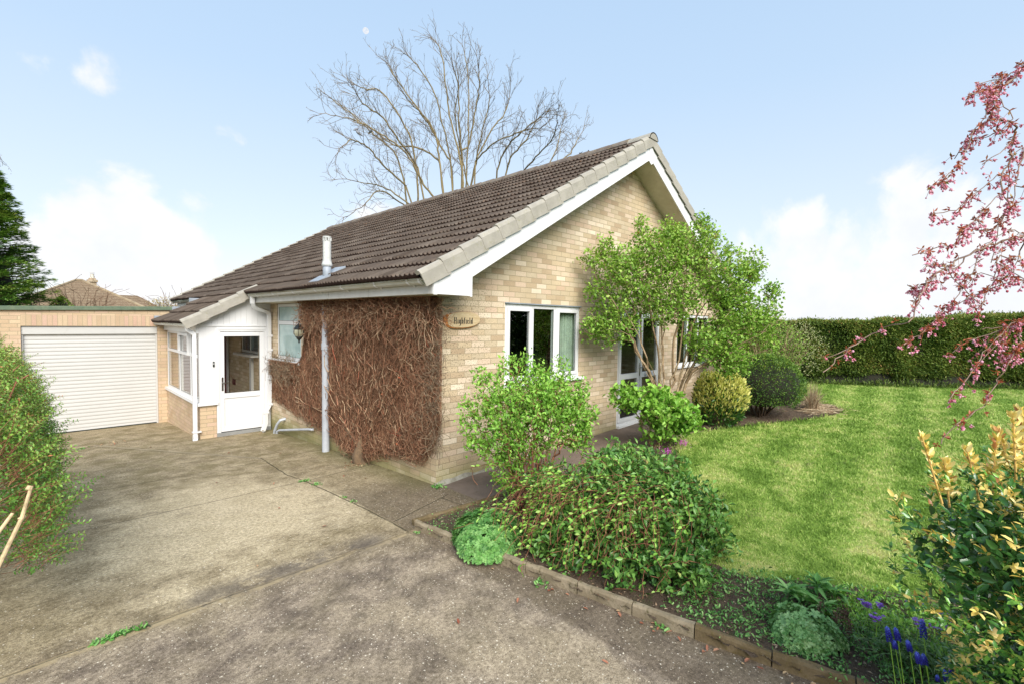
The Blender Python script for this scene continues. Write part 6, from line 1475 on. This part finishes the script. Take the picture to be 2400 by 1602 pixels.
# ---------------------------------------------------------------- trees
def f_bark(n, p):
    o = n.pos(); n.put(p.inputs['Base Color'], n.mix(n.noise(o, 3, 4, .7), (.15, .115, .055), (.27, .215, .115)))
M_bark2 = mat('olive_brown_bark', f_bark, .9, .15)
M_twig = vary('grey_brown_twig', [(0, (.10, .075, .05)), (.5, (.17, .13, .085)), (1, (.25, .19, .12))])
q = np.random.default_rng(7)
bt = thing('bare_tree', 'large bare winter tree with many spreading limbs behind the roof ridge', 'tree', (12.0, 14.0, -.7)); sk = Skel(); base = np.array([12.0, 14.0, -.7])
lp = []
root = sk.path([tuple(base), (11.95, 14.0, 1.2), (11.95, 14.05, 2.4)], sub=2, rng=q, jit=.02)
for L_ in BARE_LIMBS:
    L_ = [(a, b, 7.5 + (c - 7.5) * .94) if c > 7.5 else (a, b, c) for a, b, c in L_]
    s0 = np.array(L_[0]); low = s0[2] < 10
    if low: st = sk.path([tuple(base * [.6, .6, 0] + s0 * [.4, .4, 0] + [0, 0, 3.6]), tuple(s0)], par=root, rng=q, jit=.03, sub=3)
    else:
        A = np.array(sk.P); st = int(np.argmin(np.linalg.norm(A - s0, axis=1)))
        st = sk.path([tuple(s0)], par=st, rng=q, jit=.02, sub=2)
    k0 = len(sk.P); sk.spath(L_[1:], st, q, 6, .022); lp.append(list(range(k0, len(sk.P))))

W_ = {}
def twigs(parent_i, d, L, depth):
    n_ = max(3, int(L / .22)); p_ = sk.P[parent_i].copy(); last = parent_i
    for k in range(n_):
        d = unit(d + q.normal(0, .16, 3) + [0, 0, .05]); p_ = p_ + d * L / n_; last = sk.add(p_, last)
        if depth > 0 and k > 0 and q.random() < (.92 if depth > 1 else .78):
            s_ = unit(np.cross(d, unit(q.normal(size=3)))); twigs(last, unit(d * .75 + s_ * q.uniform(.45, .8) + [0, 0, .12]), L * q.uniform(.35, .6) * (1 - k / n_ * .4), depth - 1)
for path in lp:
    n_ = len(path)
    for k, i in enumerate(path):
        if k > 1 and q.random() < .80:
            j = sk.par[i]; d = unit(sk.P[i] - sk.P[j]); s_ = unit(np.cross(d, unit(q.normal(size=3))))
            twigs(i, unit(d + s_ * q.uniform(.5, .9) + [0, 0, .1]), q.uniform(.8, 1.7) * (1 - .5 * k / n_), 2)
    for i in path[2::2]:
        j = sk.par[i]; d = unit(sk.P[i] - sk.P[j]); s_ = unit(np.cross(d, unit(q.normal(size=3)))); twigs(i, unit(d + s_ * q.uniform(.4, .8) + [0, 0, .15]), q.uniform(.5, 1.3), 2)
    twigs(path[-1], unit(sk.P[path[-1]] - sk.P[sk.par[path[-1]]]), .55, 2)
PP = np.array(sk.P); par = np.array(sk.par); R_ = sk.radii(.0054, .15, .42); i = np.where(par >= 0)[0]
big = R_[i] > .022
tubes('limbs', PP[par[i[big]]], PP[i[big]], np.minimum(R_[par[i[big]]], R_[i[big]] * 1.3), R_[i[big]], M_bark2, bt, sides=7)
sm_ = i[~big]; tubes('twigs', PP[par[sm_]], PP[sm_], np.minimum(R_[par[sm_]], R_[sm_] * 1.3), R_[sm_], M_twig, bt, sides=3, rnd=q.random(len(sm_)))
# pigeons
M_pig = plain('grey_feathers', (.16, .17, .20), (.25, .26, .29), 30, .7)
for (c, yaw, lb) in (((8.07, 17.68, 11.16), .3, 'grey pigeon perched highest at the left of the bare tree'), ((8.12, 17.60, 10.98), 2.8, 'grey pigeon perched just below the highest one in the bare tree'), ((8.56, 17.18, 11.10), -1.5, 'dark pigeon perched upright nearer the middle of the bare tree')):
    mb = MB(); ca, sa = math.cos(yaw), math.sin(yaw); f = lambda x, z: (c[0] + x * ca, c[1] + x * sa, c[2] + z)
    mb.tube([f(-.24, -.10), f(-.16, -.06), f(-.08, -.01), f(0, .03), f(.06, .07), f(.09, .11), f(.115, .135), f(.14, .13), f(.165, .122)], [.012, .03, .06, .07, .055, .032, .030, .018, .003], 10); o = mb.build('pigeon', M_pig, origin=c, smooth=True); tag(o, lb, 'bird', 'pigeons in the bare tree')
    mb = MB(); mb.tube([f(.01, -.03), f(.01, -.10)], .006, 5); mb.build('leg', B_dark, o)

def vshrub(name, label, x, y, z0_, R_, h, n_, seed, m=M_twig, cat='shrub', r0=.006, grow=1.):
    q = np.random.default_rng(seed); th = thing(name, label, cat, (x, y, z0_)); sk = Skel()
    for i in range(n_):
        a = q.uniform(0, 6.28); r = R_ * math.sqrt(q.random()); hh = h * q.uniform(.7, 1)
        k0 = len(sk.P); sk.path([(x, y, z0_), (x + math.cos(a) * r * .3, y + math.sin(a) * r * .3, z0_ + hh * .5), (x + math.cos(a) * r, y + math.sin(a) * r, z0_ + hh)], rng=q, jit=.03, sub=6)
        for j in range(k0 + 5, len(sk.P)):
            if q.random() < .8:
                d = unit(np.array([math.cos(a) + q.normal(0, .8), math.sin(a) + q.normal(0, .8), 1.0])); l_ = j; p_ = sk.P[j]
                for k in range(4): p_ = p_ + d * .13 * grow; d = unit(d + q.normal(0, .2, 3)); l_ = sk.add(p_, l_)
    sk.mesh('branches', m, th, r0, r0 * 4, sides=4, rng=q); return th
M_rtwig = vary('warm_brown_twig', [(0, (.14, .08, .05)), (.5, (.22, .13, .08)), (1, (.32, .22, .14))])
vshrub('bare_shrub', 'bare twiggy shrub behind the garage in front of the tiled house roof', -2.1, 19.7, -.7, 1.0, 3.75, 26, 5, M_rtwig)
vshrub('bare_shrub', 'smaller bare shrub next to the conifer behind the garage', -3.05, 20.4, -.7, .7, 3.9, 14, 6, M_rtwig)
t_ = vshrub('budding_shrub', 'yellowish budding treetop seen between garage and bungalow roof', .65, 19.7, -.7, .8, 3.3, 34, 8, M_rtwig, grow=1.3)
q = np.random.default_rng(9); P_ = blobs([(.65, 19.7, 2.3, .75, .7, .38)], 900, q, .4); leaves('buds', P_, q.normal(size=P_.shape), .06, .03, q.random(900), leafmat('bud', [(0, (.34, .24, .08)), (1, (.50, .42, .18))]), t_, rng=q, shape=1)
# topiary cone
th = thing('clipped_cone', 'small pointed clipped evergreen topped above the garage roof edge', 'topiary', (-2.68, 17.4, -.7)); q = np.random.default_rng(10); N = 5000
t = q.random(N); a = q.uniform(0, 6.28, N); z = .2 + 2.25 * t; r = np.clip(.62 * (1 - np.clip((z - 1.55) / .9, 0, 1)) ** .8, .0, .5) + q.normal(0, .01, N)
P_ = np.stack([-2.68 + np.cos(a) * r, 17.4 + np.sin(a) * r, z], 1); leaves('foliage', P_, np.stack([np.cos(a), np.sin(a), .5 + 0 * a], 1) + q.normal(0, .5, (N, 3)), .05, .03, np.clip(q.normal(.75, .2, N), 0, 1), LM['clip'], th, rng=q, shape=1)
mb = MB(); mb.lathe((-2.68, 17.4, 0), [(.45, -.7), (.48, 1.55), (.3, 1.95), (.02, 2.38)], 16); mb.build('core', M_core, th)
# conifer
cx0, cy0 = -4.75, 17.3
th = thing('conifer_tree', 'dense green conifer with drooping sprays behind the garage at the left edge', 'tree', (cx0, cy0, -.7)); q = np.random.default_rng(13)
mb = MB(); mb.tube([(cx0, cy0, -.7), (cx0, cy0, 3), (cx0, cy0, 6.9)], [.22, .15, .03], 8); mb.build('trunk', M_bark2, th)
LM_c = leafmat('leaf_conifer', [(0, (.045, .12, .024)), (.4, (.13, .26, .045)), (.75, (.27, .40, .075)), (1, (.46, .50, .14))], .6, .12, .25)
P_ = []; D_ = []; TO = []; A = []; B_ = []
for i in range(620):
    t = q.random() ** .8; z = -.2 + 7.0 * t; rr = (2.0 * (1 - max(0, (z - 2.2)) / 5.2) ** .75 if z > 2.2 else 2.0) * q.uniform(.80, 1.05); a = q.uniform(0, 6.28)
    dirv = np.array([math.cos(a), math.sin(a), 0]); c0 = np.array([cx0, cy0, z - .25]); e = c0 + dirv * rr + [0, 0, .35 + q.normal(0, .08)]; A.append(c0); B_.append(e)
    side = np.array([-math.sin(a), math.cos(a), 0]); tone = q.random() * .5 + .15
    for k in range(105):
        f = 1 - q.random() ** 1.5 * .55; w = (1.1 - f) * .55 + .06; s_ = q.normal(0, w * .5)
        c = c0 + (e - c0) * f + side * s_ + [0, 0, -abs(s_) * .25 + .10 * math.sin(f * 3) + q.normal(0, .035)]
        P_.append(c); D_.append(dirv * .9 + side * s_ * 1.6 / w * .5 + [0, 0, .12 + q.normal(0, .15)]); TO.append(np.clip(tone + (f - .75) * 1.0 + q.normal(0, .12), 0, 1))
P_ = np.array(P_); leaves('foliage', P_, np.array(D_) + q.normal(0, .12, P_.shape), q.uniform(.09, .19, len(P_)), .030, np.array(TO), LM_c, th, rng=q, up=1.6, shape=1, droop=.05)
tubes('branches', np.array(A), np.array(B_), np.full(len(A), .03), np.full(len(A), .006), B_dark, th, sides=3, rnd=q.random(len(A)))
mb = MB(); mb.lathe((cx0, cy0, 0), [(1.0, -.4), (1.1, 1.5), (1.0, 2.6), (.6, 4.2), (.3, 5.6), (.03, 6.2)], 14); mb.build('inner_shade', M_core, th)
# birch twigs hanging in at the left edge: a birch beyond the frame
vt = thing('birch_tree', 'thin hanging birch twigs at the left edge above the conifer', 'tree', (-6.4, 18.5, -.7)); sk = Skel(); q = np.random.default_rng(15)
sk.path([(-6.4, 18.5, -.7), (-6.35, 18.5, 3), (-6.2, 18.45, 6), (-6.0, 18.4, 8.2)], rng=q, jit=.03, sub=4)
for i in range(16):
    z = q.uniform(5.4, 7.6); e = (-4.55 + q.normal(0, .30), 18.2 + q.normal(0, .3), z + .1)
    j = int(np.argmin([abs(p_[2] - z + .6) for p_ in sk.P[:13]])); l_ = sk.path([(-5.4, 18.3, z + .35), e], par=j, rng=q, jit=.05, sub=4)
    for k in range(5): l2 = sk.path([(e[0] + q.normal(.05, .08), e[1] + q.normal(0, .1), e[2] - .25), (e[0] + q.normal(.1, .15), e[1], e[2] - .25 - q.uniform(.1, .5))], par=l_, rng=q, jit=.02, sub=3)
sk.mesh('twigs', M_twig, vt, .004, .10, sides=5, rng=q)
E_ = np.array([sk.P[i] for i in range(len(sk.P)) if sk.P[i][0] > -4.9]); P_ = E_[q.integers(0, len(E_), 260)] + q.normal(0, .03, (260, 3)); leaves('catkins', P_, q.normal(0, .4, (260, 3)) + [0, 0, -.6], .05, .018, q.random(260), leafmat('catkin', [(0, (.14, .10, .05)), (1, (.28, .22, .12))]), vt, rng=q, shape=1)

# flowering cherry, right foreground: trunk outside the picture, branches hang in
ch = thing('weeping_cherry', 'weeping cherry branches with pink buds and bronze leaves hanging in from the right', 'tree', (1.9, -5.9, -.15)); sk = Skel(); q = np.random.default_rng(17)
sk.path([(1.9, -5.9, -.15), (1.85, -5.85, 1.4), (1.75, -5.8, 2.6), (1.6, -5.7, 3.6)], rng=q, jit=.02, sub=5); ntr = len(sk.P)
paths = []
for j, L_ in enumerate(CHERRY):
    s0 = np.array(L_[0])
    A = np.array(sk.P); kk = int(np.argmin(np.linalg.norm(A - s0, axis=1)))
    if np.linalg.norm(A[kk] - s0) > .25:
        top = ntr - 1 - int(q.integers(0, 6)); kk = sk.path([tuple((sk.P[top] + s0) / 2 + [0, 0, .25])], par=top, rng=q, jit=.03, sub=5)
        kk = sk.path([tuple(s0)], par=kk, rng=q, jit=.012, sub=4)
    k0 = len(sk.P); sk.path(L_[1:], par=kk, rng=q, jit=.006, sub=4); paths.append(list(range(k0, len(sk.P))))
# extra branchlets near the frame edge and outside it
for i in range(16):
    pth = paths[int(q.integers(0, len(paths)))]; i0 = pth[int(q.integers(0, max(1, len(pth) * 2 // 3)))]; d = unit(np.array([-.55, .35, -.55]) + q.normal(0, .45, 3)); k0 = len(sk.P); l_ = i0; p_ = sk.P[i0]
    for k in range(int(q.integers(3, 7))): p_ = p_ + d * .055; d = unit(d + q.normal(0, .18, 3) + [0, 0, -.03]); l_ = sk.add(p_, l_)
    paths.append(list(range(k0, len(sk.P))))
PP = np.array(sk.P); par = np.array(sk.par); R_ = sk.radii(.0026, .055, .42); i = np.where(par >= 0)[0]
tubes('branches', PP[par[i]], PP[i], np.minimum(R_[par[i]], R_[i] * 1.3), R_[i], vary('cherry_bark', [(0, (.15, .095, .065)), (.5, (.23, .155, .115)), (1, (.30, .21, .16))], .6), ch, sides=5, rnd=np.random.default_rng(2).random(len(i)))
M_bud = leafmat('pink_bud', [(0, (.42, .05, .09)), (.4, (.60, .16, .24)), (1, (.80, .46, .58))], .5, .2)
LM_b = leafmat('bronze_leaf', [(0, (.34, .07, .04)), (.55, (.45, .14, .07)), (.85, (.36, .24, .05)), (1, (.26, .28, .06))], .4, .3)
P_ = []; D_ = []; TO = []; BP = []; BS = []; BT = []; SA = []; SB = []
arc = set(paths[6])
for pi_, pth in enumerate(paths):
    for i_ in pth:
        p0 = sk.P[i_]; bare = i_ in arc or pi_ == 11 and i_ > paths[11][len(paths[11]) // 3]
        for rep in range(1 if bare else 2):
            if q.random() > (.55 if bare else .35): continue
            c = p0 + q.normal(0, .012, 3)
            for k in range(int(q.integers(3, 8))): P_.append(c); D_.append(q.normal(0, .8, 3) + [0, 0, -.1] + (np.array([-.3, .2, 0]) if bare else 0)); TO.append(q.random() * (.6 if q.random() < .85 else 1))
            if bare and q.random() < .8: continue
            for k in range(int(q.integers(1, 7))):
                e = c + q.normal(0, .017, 3) + [0, 0, -.024 - .012 * q.random()]; SA.append(c); SB.append(e); BP.append(e); BS.append(q.uniform(.0045, .0088)); BT.append(q.random())
P_ = np.array(P_); leaves('young_leaves', P_, np.array(D_), q.uniform(.018, .038, len(P_)), .011, np.array(TO), LM_b, ch, rng=q, shape=1, up=.1)
SA, SB = np.array(SA), np.array(SB); tubes('bud_stalks', SA, SB, np.full(len(SA), .0011), np.full(len(SA), .0011), LM_b, ch, sides=3, rnd=np.full(len(SA), .2))
octa = []; ico = [(0, 0, 1)] + [(math.cos(a) * .87, math.sin(a) * .87, .35) for a in np.arange(5) * 1.2566] + [(math.cos(a) * .72, math.sin(a) * .72, -.55) for a in np.arange(5) * 1.2566 + .63] + [(0, 0, -1.15)]
ico = np.array(ico); fc = []
for k in range(5):
    a, b = 1 + k, 1 + (k + 1) % 5; c, d = 6 + k, 6 + (k + 1) % 5; fc += [(0, a, b), (a, c, b), (b, c, d), (c, 11, d)]
BP = np.array(BP); BS = np.array(BS); V = (BP[:, None] + ico[None] * BS[:, None, None]).reshape(-1, 3); F = (np.array(fc)[None] + np.arange(len(BP))[:, None, None] * 12).reshape(-1, 3)
npmesh('flower_buds', V, F, 3, M_bud, ch, rnd=np.repeat(np.array(BT), 12), smooth=True)
pk = np.repeat(np.arange(len(BP)), 5)[np.repeat(q.random(len(BP)) < .55, 5)]
leaves('petals', BP[pk] - [0, 0, .003], q.normal(0, .8, (len(pk), 3)) + [0, 0, -.5], q.uniform(.009, .017, len(pk)), .011, np.clip(q.normal(.72, .2, len(pk)), 0, 1), M_bud, ch, rng=q, shape=2, wide=.6, up=.1)
# thin dark birch-like twigs of a further tree at the right edge
# hedge and trees on the far side of the plot, behind the viewpoint, seen in the window glass
th = thing('boundary_trees', 'dark green trees along the far boundary opposite the gable', 'trees', (5, -14, -.2)); q = np.random.default_rng(19)
bl = [(x, -14 + q.normal(0, .5), 1.6 + q.uniform(-.3, 1.0), 1.6, 1.2, 2.0) for x in np.arange(-1, 26, 1.5)]; P_ = blobs(bl, 15000, q, .2); leaves('foliage', P_, q.normal(size=P_.shape), q.uniform(.25, .45, len(P_)), .2, q.random(len(P_)), LM['deep'], th, rng=q, shape=1)
mb = MB()
for x in np.arange(-1, 26, 1.5): mb.tube([(x, -14.2, -.3), (x, -14.2, 2.4)], [.16, .08], 6)
mb.build('trunks', M_bark2, th)['kind'] = 'stuff'
# ---------------------------------------------------------------- neighbour's house
nh = thing('neighbour_house', 'distant house with brown tiled hipped roof and brick chimney beyond the garage', 'house', (-1, 52, -1))
rt = plain('brown_clay_roof', (.22, .15, .09), (.30, .22, .14), .9, .9, dirt=(.40, .33, .22), dirt_amt=.5)
def f_rt(n, p):
    o = n.pos(); z = n.sep(o)[2]; rows = n.math('FRACT', n.math('MULTIPLY', z, 4.4)); v = n.noise(o, 2.2, 5, .7); v2 = n.noise(n.vmath('MULTIPLY', o, (4, 1, 6)), 2.5, 3, .7)
    c = n.mix(v, (.13, .088, .056), (.23, .165, .105)); c = n.mix(n.math('MULTIPLY', n.rng(v2, .55, .62), .45), c, (.36, .31, .21)); c = n.mix(n.math('MULTIPLY', n.rng(rows, .2, .0), .75), c, (.05, .032, .02)); n.put(p.inputs['Base Color'], c)
rt = mat('clay_roof', f_rt, .9, .15)
mb = MB(); e = 2.2; x0, x1, y0_, y1_ = -5.6, 4.6, 45.5, 58
mb.v += [(x0, y0_, 1.9), (x1, y0_, 1.9), (x1, y1_, 1.9), (x0, y1_, 1.9), (-.62, 50.1, 4.75), (-.18, 50.1, 4.75), (-.18, 54, 4.75), (-.62, 54, 4.75)]
mb.f += [(0, 1, 5, 4), (1, 2, 6, 5), (2, 3, 7, 6), (3, 0, 4, 7), (4, 5, 6, 7)]; nr = mb.build('roof', rt, nh)
mb = MB(); 
for a, b in (((-.18, 50.1, 4.78), (4.6, 45.5, 1.93)), ((-.62, 50.1, 4.78), (-5.6, 45.5, 1.93)), ((-.62, 50.1, 4.80), (-.18, 50.1, 4.80))): mb.tube([a, b], .10, 6)
mb.build('hip_tiles', plain('pale_hip_tile', (.32, .25, .16), (.22, .17, .11), 2, .9), nr)
mb = MB(); mb.v += [(0.6, 49, 1.9), (6.3, 49, 1.9), (3.8, 52.5, 3.75), (2.2, 52.5, 3.75), (.6, 56, 1.9), (6.3, 56, 1.9)]; mb.f += [(0, 1, 2, 3), (1, 5, 2), (0, 3, 4), (3, 2, 5, 4)]; mb.build('roof', rt, nh)
mb = MB(); mb.box(.22, .76, 50.6, 51.1, 3.2, 4.72); mb.box(.14, .84, 50.5, 51.2, 4.72, 4.92); mb.box(.26, .72, 50.6, 51.1, 4.92, 5.06); cm = mb.build('chimney', brick('chimney_brick', tone=.7), nr)
mb = MB(); mb.lathe((.49, 50.85, 5.06), [(.15, 0), (.13, .32), (.16, .36)], 10); mb.lathe((.49, 50.85, 5.50), [(.18, 0), (.18, .03)], 10); mb.build('chimney_pot', plain('cream_pot', (.6, .56, .48), None, 4, .8), cm)
mb = MB(); mb.box(-5.1, 4.2, 46, 57.5, -1.2, 1.95); mb.build('house_wall', M_gbrick, nh)
# aerial on the ridge
an = thing('tv_aerial', 'thin television aerial poking up behind the roof ridge near the gable', 'aerial', (4.85, 1.35, 4.9)); mb = MB()
ax0, ay0 = 4.85, 1.35
mb.tube([(ax0, ay0, 4.6), (ax0, ay0, 5.45)], .012, 6); an_m = mb.build('mast', M_black, an)
mb = MB(); mb.tube([(ax0 - .20, ay0 + .09, 5.36), (ax0 + .19, ay0 - .085, 5.41)], .008, 5)
for t in (-.9, -.45, 0, .45, .9): c = (ax0 + .19 * t, ay0 - .085 * t, 5.385 + .025 * t); mb.tube([(c[0] - .04, c[1] - .09, c[2]), (c[0] + .04, c[1] + .09, c[2])], .004, 4)
mb.build('aerial_boom', M_black, an)
# fallen leaves and weeds on the drive
M_fl = leafmat('fallen_leaf', [(0, (.20, .06, .03)), (.5, (.32, .14, .08)), (1, (.48, .36, .20))], .7, .05)
q = np.random.default_rng(200); k = 0
def fallen(name, label, pts, L0, L1, group):
    for (x, y) in pts:
        o = leaves(name, np.array([[x, y, float(zg(x, y)) + .008]]), np.array([[q.normal(), q.normal(), .12]]), q.uniform(L0, L1), q.uniform(.014, .024), np.array([q.random()]), M_fl, origin=(x, y, float(zg(x, y))), rng=q, up=3, fold=.35, droop=-.15)
        tag(o, label, 'leaf', group)
fallen('fallen_leaf', 'small dry orange brown leaf lying against the kerb', [(float(interp(KERB, y)) - q.uniform(.02, .10), y) for y in q.uniform(-4.3, -2.3, 26)], .025, .05, 'dry leaves along the kerb')
fallen('fallen_leaf', 'small dry brown leaf in the litter in front of the garage', [(-2.55 + q.normal(0, .16), 6.55 + q.normal(0, .12)) for _ in range(16)], .04, .08, 'dry leaves in front of the garage')
fallen('fallen_leaf', 'red brown leaf at the foot of the creeper trunk', [(-.18 + q.normal(0, .07), 1.70 + q.normal(0, .12)) for _ in range(34)], .02, .04, 'red leaves at the creeper trunk')
fallen('fallen_leaf', 'lone brown leaf on the open concrete drive', [(-1.35, 1.55), (-.85, -1.95), (-1.5, -2.3), (-1.1, -3.2), (-.75, -2.8), (-1.05, -2.4), (-.35, 5.2), (-.30, 5.35), (-2.0, 5.5), (-1.8, 2.2), (-1.6, .6), (-.8, 2.6), (-1.25, 3.9), (-.7, 3.2), (-1.5, -.2), (-.45, .9), (-2.2, -.6), (-.6, 1.2)], .025, .06, 'single leaves on the drive')
def weed(label, x, y, n_, s_, L, lin=(0, 0)):
    P_ = np.array([(x + q.normal(0, s_) + lin[0] * t, y + q.normal(0, s_) + lin[1] * t, 0) for t in q.uniform(-.5, .5, n_)]); P_[:, 2] = zg(P_[:, 0], P_[:, 1]) + .003
    o = leaves('joint_weed', P_, np.stack([q.normal(size=n_), q.normal(size=n_), q.uniform(.2, 1.2, n_)], 1), q.uniform(L * .5, L * .8, n_), L * .28, q.random(n_), LM['bluish'], origin=(x, y, float(zg(x, y))), rng=q); tag(o, label, 'weed', 'green weeds in the joints of the drive')
weed('green weed where two joints cross below the creeper', -1.0, 1.42, 40, .035, .05)
weed('green weed in the joint a little nearer than the crossing', -.98, 1.15, 36, .03, .045)
weed('small green weed halfway along the joint towards the flower bed', -.97, .42, 22, .02, .035)
weed('small green weed pair on the joint nearer the flower bed', -.96, .22, 18, .018, .035)
weed('tuft of grass weed at the foot of the bungalow corner', -.02, -.05, 60, .04, .06)
weed('long green weed in the joint at the bottom left of the drive', -3.10, -.90, 90, .010, .055, (.26, 0))
weed('small weed at the outer corner of the bed kerb', -.92, -.95, 24, .015, .03)
weed('green weed beside the kerb near the orange leaves', -.55, -3.25, 34, .03, .055)
weed('green weed beside the kerb under the trailing shrub', -.73, -2.35, 30, .03, .055)
weed('mossy weed in the joint in front of the garage', -2.85, 6.35, 30, .05, .05)

# ---------------------------------------------------------------- moon, sky, light, camera
mv = Vector((.4121, .7677, .4907)) * 2600 + Vector((-3.46, -4.68, 1.84))
import bmesh
me = bpy.data.meshes.new('moon'); bm = bmesh.new(); bmesh.ops.create_icosphere(bm, subdivisions=4, radius=13.0); bm.to_mesh(me); bm.free()
for f in me.polygons: f.use_smooth = True
m = bpy.data.materials.new('moon_surface'); m.use_nodes = True; n = NB(m.node_tree); n.n.remove(n.n['Principled BSDF'])
em = n.new('ShaderNodeEmission'); geo = n.new('ShaderNodeNewGeometry')
lit = n.rng(n.vmath('DOT_PRODUCT', geo.outputs['Normal'], (-.75, .25, .60)), -.55, .35)
tr = n.new('ShaderNodeBsdfTransparent'); n.put(em.inputs[0], n.ramp(n.noise(n.obj(), .12, 3, .6), [(.4, (.80, .85, .92)), (.6, (.97, .97, 1.0))])); em.inputs[1].default_value = MOON
mx = n.new('ShaderNodeMixShader'); n.l.new(lit, mx.inputs[0]); n.l.new(tr.outputs[0], mx.inputs[1]); n.l.new(em.outputs[0], mx.inputs[2]); n.l.new(mx.outputs[0], n.n['Material Output'].inputs[0])
o = link('moon', me, m); o.location = mv; o.visible_shadow = False if False else True; tag(o, kind='structure')

w = bpy.data.worlds.new('World'); SC.world = w; w.use_nodes = True; n = NB(w.node_tree); bg = n.n['Background']
SUN_EL, SUN_AZ = rad(37), rad(208)      # azimuth clockwise from +y
sky = n.new('ShaderNodeTexSky', sky_type='NISHITA'); sky.sun_disc = False; sky.sun_elevation = SUN_EL; sky.sun_rotation = SUN_AZ; sky.air_density = 1.0; sky.dust_density = .6; sky.ozone_density = 1.0
gen = n.new('ShaderNodeTexCoord').outputs['Generated']; sp = n.sep(gen); z = sp[2]
el = n.math('MAXIMUM', z, 0)
haze = n.ramp(n.rng(z, 0, .75, smooth=False), [(0, SKY0), (.22, SKY1), (.55, SKY2), (1, SKY3)])
base = n.mix(.80, sky.outputs[0], haze)
wv = n.noise(gen, 5.5, 7, .58, .35); wf_ = n.noise(gen, 15, 6, .6, .3)
dsum = None
for (d, r, a) in CLOUDS:
    dt = n.vmath('DISTANCE', n.vmath('MULTIPLY', n.vmath('SUBTRACT', gen, d), (1, 1, 1.25)), (0, 0, 0))
    g_ = n.math('MULTIPLY', n.rng(dt, r, r * .25), a)
    dsum = g_ if dsum is None else n.math('MAXIMUM', dsum, g_)
low = n.math('MULTIPLY', n.rng(z, .17, .0), .52)
far_ = n.math('MULTIPLY', n.rng(n.math('ABSOLUTE', n.math('ADD', sp[1], -.0)), 1, .6, 0, .0), 0)
dens = n.math('ADD', n.math('MAXIMUM', dsum, low), n.math('ADD', n.math('MULTIPLY', n.math('SUBTRACT', wv, .5), 2.0), n.math('MULTIPLY', n.math('SUBTRACT', wf_, .5), .5)))
cm_ = n.rng(dens, .40, .74)
shade = n.noise(n.vmath('ADD', gen, (.02, .01, .03)), 7, 5, .6)
ccol = n.mix(n.rng(shade, .35, .65), CL0, CL1)
col = n.mix(n.math('MULTIPLY', cm_, .93), base, ccol)
n.put(bg.inputs[0], col); bg.inputs[1].default_value = .10
sd = bpy.data.lights.new('sun', 'SUN'); sd.energy = 3.8; sd.angle = rad(42); sd.color = (1.0, .95, .88)
so_ = bpy.data.objects.new('sun', sd); COL.objects.link(so_)
dv = Vector((math.sin(SUN_AZ) * math.cos(SUN_EL), math.cos(SUN_AZ) * math.cos(SUN_EL), math.sin(SUN_EL))); so_.rotation_euler = dv.to_track_quat('Z', 'Y').to_euler()
cd = bpy.data.cameras.new('camera'); co = bpy.data.objects.new('camera', cd); COL.objects.link(co)
cd.sensor_width = 36; cd.sensor_fit = 'HORIZONTAL'; cd.lens = FPX / 2400 * 36; cd.clip_start = .05; cd.clip_end = 6000
yaw, pit, rol = YPR
F_ = Vector((math.cos(yaw) * math.cos(pit), math.sin(yaw) * math.cos(pit), math.sin(pit))); Rr = Vector((math.sin(yaw), -math.cos(yaw), 0)); U_ = Rr.cross(F_)
R2 = Rr * math.cos(rol) + U_ * math.sin(rol); U2 = -Rr * math.sin(rol) + U_ * math.cos(rol)
M4 = Matrix((R2, U2, -F_)).transposed().to_4x4(); M4.translation = Vector(CAMPOS); co.matrix_world = M4
SC.camera = co
SC.render.engine = 'CYCLES'; SC.cycles.samples = 128; SC.cycles.use_denoising = True; SC.cycles.max_bounces = 8; SC.cycles.transparent_max_bounces = 12
SC.render.resolution_x = 1024; SC.render.resolution_y = 683
vs = SC.view_settings; vs.view_transform = 'Standard'; vs.look = 'None'; vs.exposure = EXPO; vs.gamma = 1
